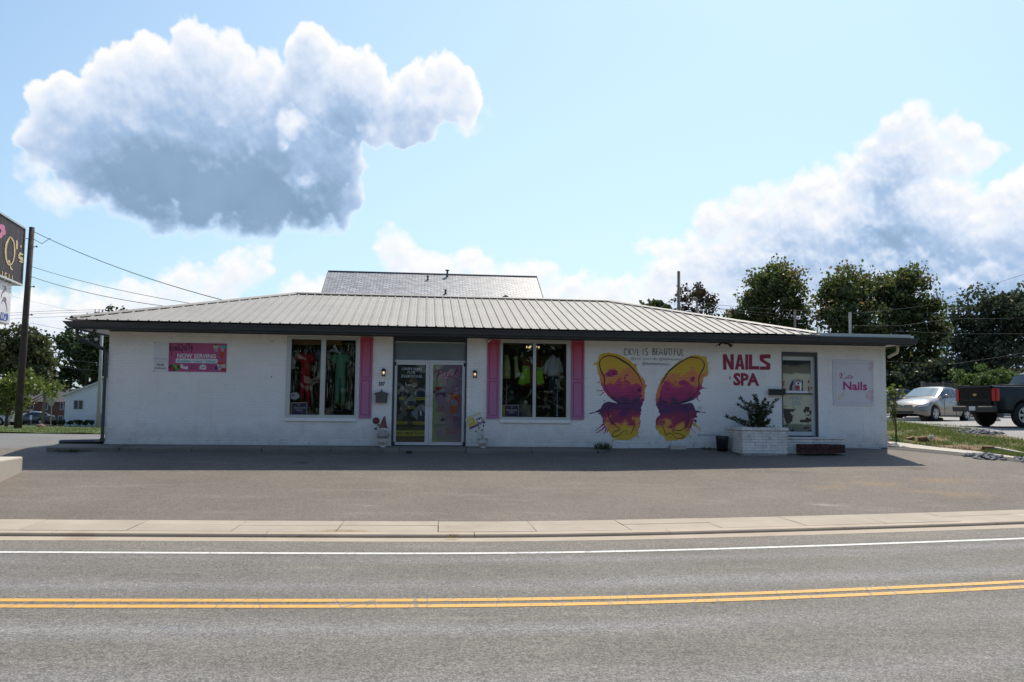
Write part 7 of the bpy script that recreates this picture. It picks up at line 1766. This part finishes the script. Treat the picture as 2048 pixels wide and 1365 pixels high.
def bankpts(r_, n):
    x = 9.9+r_.random(n)*7.2; lo = np.array([walk_top(v) for v in x])+.03; hi = np.where(x > 14.6, 22.5, 32.9); y = lo+r_.random(n)**1.6*(hi-lo)
    k = wav(x, y, 1.15)+r_.normal(size=n)*.7 > -.25; m = k & (hi > lo); return np.stack([x, y, .7+.5*np.clip(wav(x, y, 2.3)*.25+.5, 0, 1)], 1)[m]
bladefield('grass', bankpts, 52000, .12, 5, leafmat('grass blade', (.075, .115, .022), (.17, .21, .05), .45), .011)
def strawpts(r_, n):
    x = 9.9+r_.random(n)*7.2; lo = np.array([walk_top(v) for v in x])+.03; hi = np.where(x > 14.6, 22.5, 32.9); y = lo+r_.random(n)**1.6*(hi-lo); k = wav(x, y, 1.15)+r_.normal(size=n)*.7 < .1; return np.stack([x, y, np.ones(n)*.5], 1)[k & (hi > lo)]
bladefield('straw', strawpts, 34000, .07, 6, leafmat('dry straw', (.16, .10, .05), (.30, .21, .12), .2), .010)
def strippts(r_, n): x = -23+r_.random(n)*14.5; y = 29.9+r_.random(n)*7.2; return np.stack([x, y, .6+.4*r_.random(n)], 1)
bladefield('grass', strippts, 26000, .08, 8, leafmat('lawn blade', (.07, .11, .02), (.15, .18, .045), .4), .016)
M['riprap'] = pbr('grey riprap', (.20, .20, .21), .85, var=.3, vscale=9, dirt=(.3, .29, .27), dscale=5, damt=.5)
def rock(m, c, r, sq=.7):
    bm = bmesh.new(); bmesh.ops.create_icosphere(bm, subdivisions=1, radius=r); f = rng.normal(size=(3, 3))*.18+np.eye(3)
    for v in bm.verts: q = f@np.array(v.co); q = q*(1+.22*rng.normal()); v.co = (q[0], q[1], q[2]*sq)
    m.bm(bm, Matrix.Translation(c))
def rubble(label, x, y, rx, ry, n, r, nm='rubble'):
    m_ = MB()
    for k in range(n):
        a_ = rng.random()*6.28; q = rng.random()**.6; px_, py_ = x+math.cos(a_)*q*rx, y+math.sin(a_)*q*ry; rr = r*(.5+.9*rng.random()); rock(m_, (px_, py_, hz(px_, py_)+rr*.3+.08*(1-q)), rr)
    o = m_.build(nm, M['riprap']); tag(o, label, 'rubble', kind='stuff')
a = onh(1970, 916); rubble('heap of grey broken stone beside the asphalt curb at the right', a.x, a.y, .5, .42, 150, .045)
a = onh(2062, 922); rubble('heap of grey broken stone at the right frame edge', a.x, a.y, .42, .4, 60, .045)
a = onh(1955, 867); rubble('flat spread of grey stones in the grass bank', a.x, a.y, .8, .6, 150, .05)
m_ = MB()
for k, (px, py) in enumerate(((1877, 902), (1888, 906), (1896, 905), (1905, 909), (1912, 908), (1921, 911), (1932, 913))): a = onh(px, py); rock(m_, (a.x, a.y, a.z), .05)
o = m_.build('loose_stones', M['riprap']); tag(o, 'loose stones strewn along the asphalt curb', 'stones', kind='stuff')
a = onh(1776, 890); t = empty('stone_pile', (a.x, a.y, hz(a.x, a.y)), 0, 'small pile of pale flat stones at the right foot of the shop wall', 'stones')
for k in range(6): m_ = MB(); rock(m_, (rng.normal()*.03, rng.normal()*.03, .03+k*.035), .07, .45); m_.build('stone', M['block'], t)
def beam(label, p, q, w, h, z):
    a, b = onh(*p), onh(*q); L = (b-a).length; t = empty('concrete_beam', (a.x, a.y, hz(a.x, a.y)-.03), math.atan2(b.y-a.y, b.x-a.x), label, 'beam'); m_ = MB(); m_.box((0, -w/2, 0), (L, w/2, h), .02); o = m_.build('beam', M['block'], t); dz3 = hz(b.x, b.y)-hz(a.x, a.y); o.rotation_euler = (0, -math.atan2(dz3, L), 0)
beam('long pale concrete beam lying in the grass bank', (1858, 856), (1972, 864), .16, .12, 1.35); beam('thin pale concrete beam in the grass near the right edge', (1985, 900), (2070, 917), .12, .12, 1.05)
a = onh(1863, 879); t = empty('white_cup', (a.x, a.y, hz(a.x, a.y)), 0, 'small white crumpled cup lying in the grass bank', 'litter'); m_ = MB(); m_.lathe([(.05, 0), (.065, .07), (.06, .12)], n=10); m_.build('cup', M['fluff'], t)
M['dirtclod'] = pbr('dry grass clump', (.20, .12, .07), 1., var=.4, vscale=14, bump=.8)
for k, (px, py, r, lb) in enumerate(((1848, 884, .2, 'brown clump of dug up turf beside the white cup'), (1820, 881, .14, 'smaller brown turf clump left of the white cup'), (1975, 902, .22, 'reddish clay clod behind the grey stone heap'))):
    a = onh(px, py); m_ = MB(); rock(m_, (0, 0, .05), r, .5); o = m_.build('turf_clump', M['dirtclod'], None, (a.x, a.y, hz(a.x, a.y))); tag(o, lb, 'turf')
a = onz(83, 853.5, .35); t = empty('boulder', (a.x, a.y, hz(a.x, a.y)), 0, 'brown boulder beside the street on the left', 'boulder'); m_ = MB(); rock(m_, (0, 0, .05), .26, .6); m_.build('rock', pbr('brown rock', (.19, .12, .085), .9, var=.3), t)
for k, (px, py, lb) in enumerate(((1845, 841, 'concrete wheel stop in front of the silver sedan'), (1960, 843, 'concrete wheel stop left of the pickup rear wheel'), (1800, 843, 'concrete wheel stop at the far left of the back parking'))):
    a = onh(px, py); t = empty('wheel_stop', (a.x, a.y, hz(a.x, a.y)), R(-4+5*k), lb, 'wheel stop', 'wheel stops of the back parking'); m_ = MB(); m_.prism([(-.85, 0), (.85, 0), (.85, .09), (.78, .13), (-.78, .13), (-.85, .09)], -.08, .08); m_.build('block', M['block'], t)

# unseen tree row behind the camera, added dense and tall to mirror dark in the glass
tl = np.stack([rng.uniform(-75, 80, 9000), -36+rng.normal(size=9000)*2.5, 11*rng.random(9000)**.8+rng.normal(size=9000)*.6], 1); tl[:, 2] *= 1+.18*np.sin(tl[:, 0]*.35)+.1*np.sin(tl[:, 0]*.9); o = quadmesh('treeline', leaves(tl, 1.3, 78), GA, None); tag(o, kind='stuff')
fw = np.stack([rng.uniform(-420, 420, 9000), 235+rng.normal(size=9000)*12, rng.random(9000)], 1); fw[:, 2] = np.where(fw[:, 0] < 0, -5, 1)+fw[:, 2]*(10+2.5*np.sin(fw[:, 0]*.07)+1.5*np.sin(fw[:, 0]*.21)); o = quadmesh('far_woods', leaves(fw, 3.0, 81), GA, None); tag(o, kind='stuff')

# ---------------------------------------------------------------- vehicles
M['tyre'] = pbr('tyre rubber', (.012, .012, .013), .85); M['rim'] = pbr('alloy rim', (.42, .41, .40), .35, metal=.6); M['carglass'] = pbr('tinted car glass', (.02, .025, .03), .04, spec=.8)
M['windscreen'] = pbr('windscreen', (.10, .16, .20), .03, spec=1.)
M['under'] = pbr('car underside', (.006, .006, .006), .9); M['plastic'] = pbr('black plastic', (.02, .02, .022), .5); M['chrome'] = pbr('chrome', (.6, .6, .6), .12, metal=1.)
M['taillight'] = pbr('red tail light', (.42, .012, .012), .15, coat=.6); M['headlight'] = pbr('clear headlight', (.55, .55, .54), .12, coat=1.)
def itp(x, tab): return float(np.interp(x, [t[0] for t in tab], [t[1] for t in tab]))
def make_car(name, label, loc, head, paint, prof, wheels, rw, simple=False, group=None, cat='car'):
    t = empty(name, loc, head, label, cat, group); xs = sorted(set(list(np.linspace(prof['x0'], prof['x1'], 34))+[w+rw*1.12*math.cos(a) for w in wheels for a in np.linspace(0, math.pi, 9)]+prof.get('xs', [])))
    def zb(x):
        z = itp(x, prof['zb'])
        for w in wheels:
            k = (rw*1.14)**2-(x-w)**2
            if k > 0: z = max(z, rw+math.sqrt(k))
        return z
    def ring(x):
        ym, yb, zbt, yr, zr_ = itp(x, prof['ym']), itp(x, prof['yb']), itp(x, prof['zbelt']), itp(x, prof['yr']), itp(x, prof['zr']); b = min(zb(x), zbt-.05)
        return [(ym*.95, b), (ym, b+min(.06, (zbt-b)*.3)), (ym, b+(zbt-b)*.62), (yb, zbt), (yb+(yr-yb)*.5, zbt+(zr_-.04-zbt)*.5), (yr, zr_-.04), (yr*.7, zr_), (0, zr_+.015)]
    V = []; F = []; n = 15
    for x in xs:
        h = ring(x); full = [(x, -y, z) for y, z in h]+[(x, y, z) for y, z in reversed(h[:-1])]; V += full
    for i in range(len(xs)-1): F += [(i*n+k, i*n+k+1, (i+1)*n+k+1, (i+1)*n+k) for k in range(n-1)]
    F += [tuple(range(n)), tuple((len(xs)-1)*n+k for k in reversed(range(n)))]
    body = raw('body', V, F, paint, t, smooth=True)
    bm = bmesh.new(); bm.from_mesh(body.data); bmesh.ops.recalc_face_normals(bm, faces=bm.faces); bm.to_mesh(body.data); bm.free()
    es = body.modifiers.new('edges', 'EDGE_SPLIT'); es.split_angle = R(38)
    m_ = MB(); m_.box((prof['x0']+.4, -itp(0, prof['ym'])*.80, itp(0, prof['zb'])-.02), (prof['x1']-.45, itp(0, prof['ym'])*.86, itp(0, prof['zb'])+.45)); m_.build('underbody', M['under'], t)
    def sidept(x, s, sgn, off=.008):
        h = ring(x); a, b = h[3], h[5]; y = a[0]+(b[0]-a[0])*s; z = a[1]+(b[1]-a[1])*s; return (x, sgn*(y+off), z)
    for (xa, xb_, s0, s1) in prof['side']:
        for sgn in (-1, 1):
            q = np.linspace(xa, xb_, 7); Vv = [sidept(x, s0, sgn) for x in q]+[sidept(x, s1, sgn) for x in q]; raw('side_window', Vv, [(i, i+1, 8+i, 7+i) for i in range(6)], M['carglass'], t)
    for nm, (xa, xb_), mt in prof['screen']:
        q = np.linspace(xa, xb_, 5); Vv = []
        for x in q:
            h = ring(x); Vv += [(x, -h[5][0]*.96, h[5][1]+.012), (x, -h[6][0], h[6][1]+.012), (x, 0, h[7][1]+.012), (x, h[6][0], h[6][1]+.012), (x, h[5][0]*.96, h[5][1]+.012)]
        raw(nm, Vv, [(i*5+k, i*5+k+1, (i+1)*5+k+1, (i+1)*5+k) for i in range(4) for k in range(4)], mt, t, smooth=True)
    for w in wheels:
        for sgn in (-1, 1):
            y = sgn*(itp(w, prof['ym'])-.11); m_ = MB(); m_.lathe([(rw*.62, -.10), (rw*.93, -.105), (rw, -.07), (rw, .07), (rw*.93, .105), (rw*.62, .10)], (w, y, rw), 22, 'y'); wh = m_.build('wheel', M['tyre'], t)
            m_ = MB(); yo = y+sgn*.108; m_.lathe([(rw*.66, yo-.012), (rw*.64, yo+.014*sgn), (rw*.56, yo)], (w, 0, rw), 22, 'y', caps=False)
            for k in range(6):
                a = k*math.pi/3; c, s_ = math.cos(a), math.sin(a); pts = [(r_*c-wd*s_, r_*s_+wd*c) for r_, wd in ((.03, .035), (rw*.6, .045))]+[(r_*c-wd*s_, r_*s_+wd*c) for r_, wd in ((rw*.6, -.045), (.03, -.035))]
                m_.prism([(w+a_, rw+b_) for a_, b_ in pts], yo-.012, yo+.012)
            m_.lathe([(.07, yo-.02), (.07, yo+.02)], (w, 0, rw), 12, 'y'); m_.build('rim', M['rim'], wh)
    if not simple:
        for sgn in (-1, 1):
            x = prof['mir']; p = sidept(x, .12, sgn); m_ = MB(); m_.tube([(x, p[1]-sgn*.02, p[2]+.02), (x+.03, p[1]+sgn*.08, p[2]+.06)], .025, 6); m_.tube([(x+.05, p[1]+sgn*.05, p[2]+.09), (x+.05, p[1]+sgn*.12, p[2]+.095), (x+.04, p[1]+sgn*.24, p[2]+.09)], [.05, .08, .05], 10); m_.build('mirror', paint, t)
    t['ring'] = 0; del t['ring']; return t, ring, sidept
SED = dict(x0=-2.24, x1=2.26, zb=[(-2.24, .34), (-2.0, .22), (2.0, .2), (2.26, .3)], ym=[(-2.24, .66), (-2.1, .78), (-1.6, .86), (1.3, .87), (1.95, .82), (2.15, .70), (2.26, .5)], yb=[(-2.24, .62), (-1.7, .80), (1.3, .82), (1.95, .76), (2.26, .46)], zbelt=[(-2.24, .86), (-1.6, .99), (.9, .90), (1.6, .80), (2.1, .68), (2.26, .56)],
           yr=[(-2.24, .52), (-1.7, .64), (-1.2, .58), (.1, .60), (.95, .72), (1.9, .62), (2.26, .38)], zr=[(-2.24, .94), (-2.1, 1.03), (-1.75, 1.07), (-1.15, 1.37), (-.6, 1.46), (-.1, 1.46), (.2, 1.41), (.98, .99), (1.5, .92), (2.0, .79), (2.26, .62)],
           side=[(-1.35, -.42, .10, .86), (-.34, .62, .08, .86)], screen=[('windscreen', (.93, .26), M['windscreen']), ('rear_window', (-1.7, -1.2), M['carglass'])], mir=.55)
def paintm(name, c, metal=.3, rough=.3): return pbr(name, c, rough, metal=metal, coat=1.)
h = math.pi+R(37); c = Vector((17.35, 35.0, 0)); dirv = Vector((math.cos(h), math.sin(h), 0)); left = Vector((-dirv.y, dirv.x, 0))
cen = c-dirv*1.34-left*.78; cz = hz(c.x, c.y)+.012
sed, ring, sp_ = make_car('parked_sedan', 'silver beige sedan parked behind the grass bank, nose towards the shop', (cen.x, cen.y, cz), h, paintm('silver beige paint', (.205, .175, .14), .2), SED, (1.34, -1.34), .315)
for sgn in (-1, 1):
    m_ = MB(); q = []
    hp = [(2.20, .34), (2.12, .62), (1.84, .80), (1.76, .79), (1.9, .70)]
    V = []
    for x, lo, hi_ in zip(np.linspace(1.66, 2.2, 8), (.12, .30, .42, .52, .56, .56, .5, .4), (.02, .0, .0, .0, .0, .02, .06, .1)):
        hh = ring(x); a, b = hh[3], hh[2]
        for s_ in (hi_, (hi_+lo)/2, lo): V.append((x+.012, sgn*(a[0]+(b[0]-a[0])*s_+.012), a[1]+(b[1]-a[1])*s_+.004))
    raw('headlight', V, [(3*i+k, 3*i+k+1, 3*i+k+4, 3*i+k+3) for i in range(7) for k in range(2)], M['headlight'], sed, smooth=True)
m_ = MB(); m_.prism([(-.40, .60), (-.34, .535), (.34, .535), (.40, .60), (.38, .665), (-.38, .665)], -.02, .0); g_ = m_.build('grille', M['chrome'], sed, (2.255, 0, .0), (0, 0, R(90)))
m_ = MB()
for k in range(4): m_.box((-.36, -.03, .545+k*.03), (.36, -.015, .565+k*.03))
m_.build('grille_bars', M['plastic'], sed, (2.252, 0, 0), (0, 0, R(90)))
m_ = MB(); m_.prism([(-.40, .31), (.40, .31), (.44, .41), (-.44, .41)], -.03, .05); m_.build('lower_intake', M['plastic'], sed, (2.24, 0, 0), (0, 0, R(90)))
m_ = MB(); m_.lathe([(.05, -.02), (.055, -.03), (.02, -.035)], (0, 0, .625), 12, 'y', sx=1.3); m_.build('badge', M['chrome'], sed, (2.262, 0, 0), (0, 0, R(90)))
for sgn in (-1, 1):
    m_ = MB(); m_.lathe([(.05, -.01), (.045, .01)], (0, 0, 0), 10, 'y'); m_.build('fog_lamp', M['headlight'], sed, (2.16, sgn*.60, .37), (0, 0, R(90-sgn*30)))
    m_ = MB(); y = sgn*.868; m_.box((.60, y-.006, .25), (.612, y+.006, .93)); m_.box((-.40, y-.006, .25), (-.388, y+.006, .95)); m_.build('door_seam', M['plastic'], sed)
    m_ = MB(); m_.tube([(-.28, sgn*.862, .80), (-.22, sgn*.90, .81), (-.08, sgn*.90, .81), (-.03, sgn*.862, .80)], .013, 6); m_.build('door_handle', M['chrome'], sed)
    m_ = MB(); m_.box((-2.23, sgn*.45, .72), (-2.1, sgn*.74, .90), .02); m_.build('tail_light', M['taillight'], sed)

PU = dict(x0=-2.88, x1=2.9, zb=[(-2.88, .62), (-2.7, .5), (2.5, .45), (2.9, .55)], ym=[(-2.88, .95), (-2.75, .985), (2.2, .99), (2.75, .93), (2.9, .80)], yb=[(-2.88, .94), (-.9, .965), (-.85, .95), (1.3, .95), (2.9, .76)], zbelt=[(-2.88, 1.24), (-.9, 1.26), (1.3, 1.16), (2.6, 1.05), (2.9, .95)],
          yr=[(-2.88, .93), (-.98, .94), (-.90, .80), (-.70, .74), (.6, .74), (1.4, .86), (2.9, .70)], zr=[(-2.88, 1.37), (-1.02, 1.37), (-.98, 1.40), (-.80, 1.80), (-.6, 1.88), (.3, 1.88), (.6, 1.82), (1.4, 1.23), (2.5, 1.16), (2.9, 1.02)],
          side=[(-.62, .0, .08, .84), (.08, 1.0, .08, .84)], screen=[('windscreen', (1.35, .66), M['windscreen']), ('rear_window', (-.96, -.82), M['carglass'])], mir=.95, xs=[-.98, -.8, -1.02])
h2 = R(9); d2 = Vector((math.cos(h2), math.sin(h2), 0)); l2 = Vector((-d2.y, d2.x, 0)); nc = aty(1995, 845, 27.6); nc.z = 0
c2 = Vector((nc.x, nc.y, 0))+l2*.97+d2*2.88; cz2 = hz(c2.x-1.5, c2.y)+.012
pk2, ring2, sp2 = make_car('pickup_truck', 'black pickup truck parked at the right frame edge with its tailgate towards the sedan', (c2.x, c2.y, cz2), h2, pbr('black truck paint', (.006, .007, .010), .2, coat=.15, spec=.3), PU, (-1.86, 1.9), .405, cat='pickup truck')
for sgn in (-1, 1):
    m_ = MB()
    for x_ in (-.74, .05, 1.08): m_.box((x_-.006, sgn*.986, .56), (x_+.006, sgn*.994, 1.2))
    m_.build('door_seam', M['plastic'], pk2)
    for x_ in (-.60, .22): m_ = MB(); m_.tube([(x_, sgn*.97, 1.12), (x_+.04, sgn*1.01, 1.12), (x_+.18, sgn*1.01, 1.12), (x_+.22, sgn*.97, 1.12)], .016, 6); m_.build('door_handle', M['plastic'], pk2)
BK = R(-90)
def back(nm, polys, mat, v=-.01, th=.012):
    m_ = MB()
    for o in polys: m_.prism([(a_, b_) for a_, b_ in o], v, v+th)
    return m_.build(nm, mat, pk2, (-2.885, 0, 0), (0, 0, BK))
bxp = lambda a, b, c, d_: [(a, b), (c, b), (c, d_), (a, d_)]
M['gate'] = pbr('black tailgate paint', (.007, .008, .009), .3, spec=.12)
tg = back('tailgate', [[(-.74, .70), (.74, .70), (.76, .80), (.76, 1.34), (-.76, 1.34), (-.76, .80)]], M['gate'], -.03, .03)
def gatepart(nm, polys, mat, v, th):
    m_ = MB()
    for o in polys: m_.prism(o, v, v+th)
    return m_.build(nm, mat, tg)
gatepart('spoiler_lip', [bxp(-.75, 1.315, .75, 1.36)], M['plastic'], -.055, .03)
gatepart('emblem', [[(-.115, 1.05), (-.09, 1.085), (-.045, 1.085), (-.04, 1.105), (.045, 1.105), (.05, 1.085), (.115, 1.085), (.09, 1.045), (.045, 1.045), (.04, 1.02), (-.045, 1.02), (-.05, 1.045)]], pbr('gold emblem', (.52, .34, .12), .3, metal=.5), -.045, .014)
gatepart('crease', [bxp(-.7, .88, .7, .895)], M['plastic'], -.036, .008)
for sgn in (-1, 1):
    back('tail_light', [bxp(sgn*.80, .86, sgn*.955, 1.26)], M['taillight'], -.04, .06)
    m_ = MB(); m_.box((-2.90, sgn*.955, .86), (-2.79, sgn*.995, 1.26), .01); m_.build('tail_light', M['taillight'], pk2)
bp_ = back('bumper', [[(-.98, .50), (.98, .50), (1.0, .60), (.98, .70), (-.98, .70), (-1.0, .60)]], M['plastic'], -.14, .13)
m_ = MB(); m_.box((-.95, -.152, .655), (-.30, -.1405, .69)); m_.box((.30, -.152, .655), (.95, -.1405, .69)); m_.build('chrome_strip', M['chrome'], bp_)
m_ = MB(); m_.prism(bxp(-.15, .54, .15, .68), -.152, -.141); m_.build('license_plate', M['fluff'], bp_)
m_ = MB(); m_.box((-.04, -.2, .40), (.04, -.05, .48)); m_.build('hitch', M['plastic'], bp_)
for sgn in (-1, 1):
    m_ = MB(); m_.tube([(-2.88, sgn*.95, 1.375), (-1.02, sgn*.955, 1.375)], .028, 6); m_.build('bed_rail', M['plastic'], pk2)
m_ = MB()
for y in (-.14, 0, .14): m_.box((-.70, y-.05, 1.885), (-.62, y+.05, 1.91))
m_.build('brake_light', M['taillight'], pk2)
a = Vector((19.3, 43.5)); make_car('parked_coupe', 'dark grey car mostly hidden between the shop corner and the silver sedan', (a.x, a.y, hz(a.x, a.y)+.012), math.pi+R(12), paintm('dark grey paint', (.035, .038, .042), .2), SED, (1.34, -1.34), .315, True)
for k, (px, py, d, hd, col, lb) in enumerate(((52, 846, 112, 160, (.38, .02, .02), 'red car far away left of the small white post sign'), (74, 847, 108, 165, (.03, .04, .16), 'dark blue car far away right of the red car'), (18, 849, 100, 175, (.30, .31, .32), 'pale grey car behind the foot of the dark utility pole'), (66, 850.5, 98, 178, (.02, .022, .026), 'black car in front of the red and blue cars'), (-14, 852, 74, 170, (.45, .46, .48), 'white car cut by the left frame edge'))):
    a = aty(px, py, d); make_car('distant_car', lb, (a.x, d, hz(a.x, d)+.02), R(hd), paintm('car paint', col), SED, (1.34, -1.34), .315, True)
a = aty(62, 840, 95); t = empty('post_sign', (a.x, a.y, hz(a.x, a.y)), 0, 'small white post sign beside the distant red car', 'sign'); m_ = MB(); zz = aty(62, 831, 95).z-hz(a.x, a.y); m_.box((-.05, -.03, 0), (.05, .03, zz)); m_.build('post', M['greypole'], t); m_ = MB(); m_.box((-.12, -.05, zz-.5), (.12, -.031, zz)); m_.build('sign_plate', M['fluff'], t)
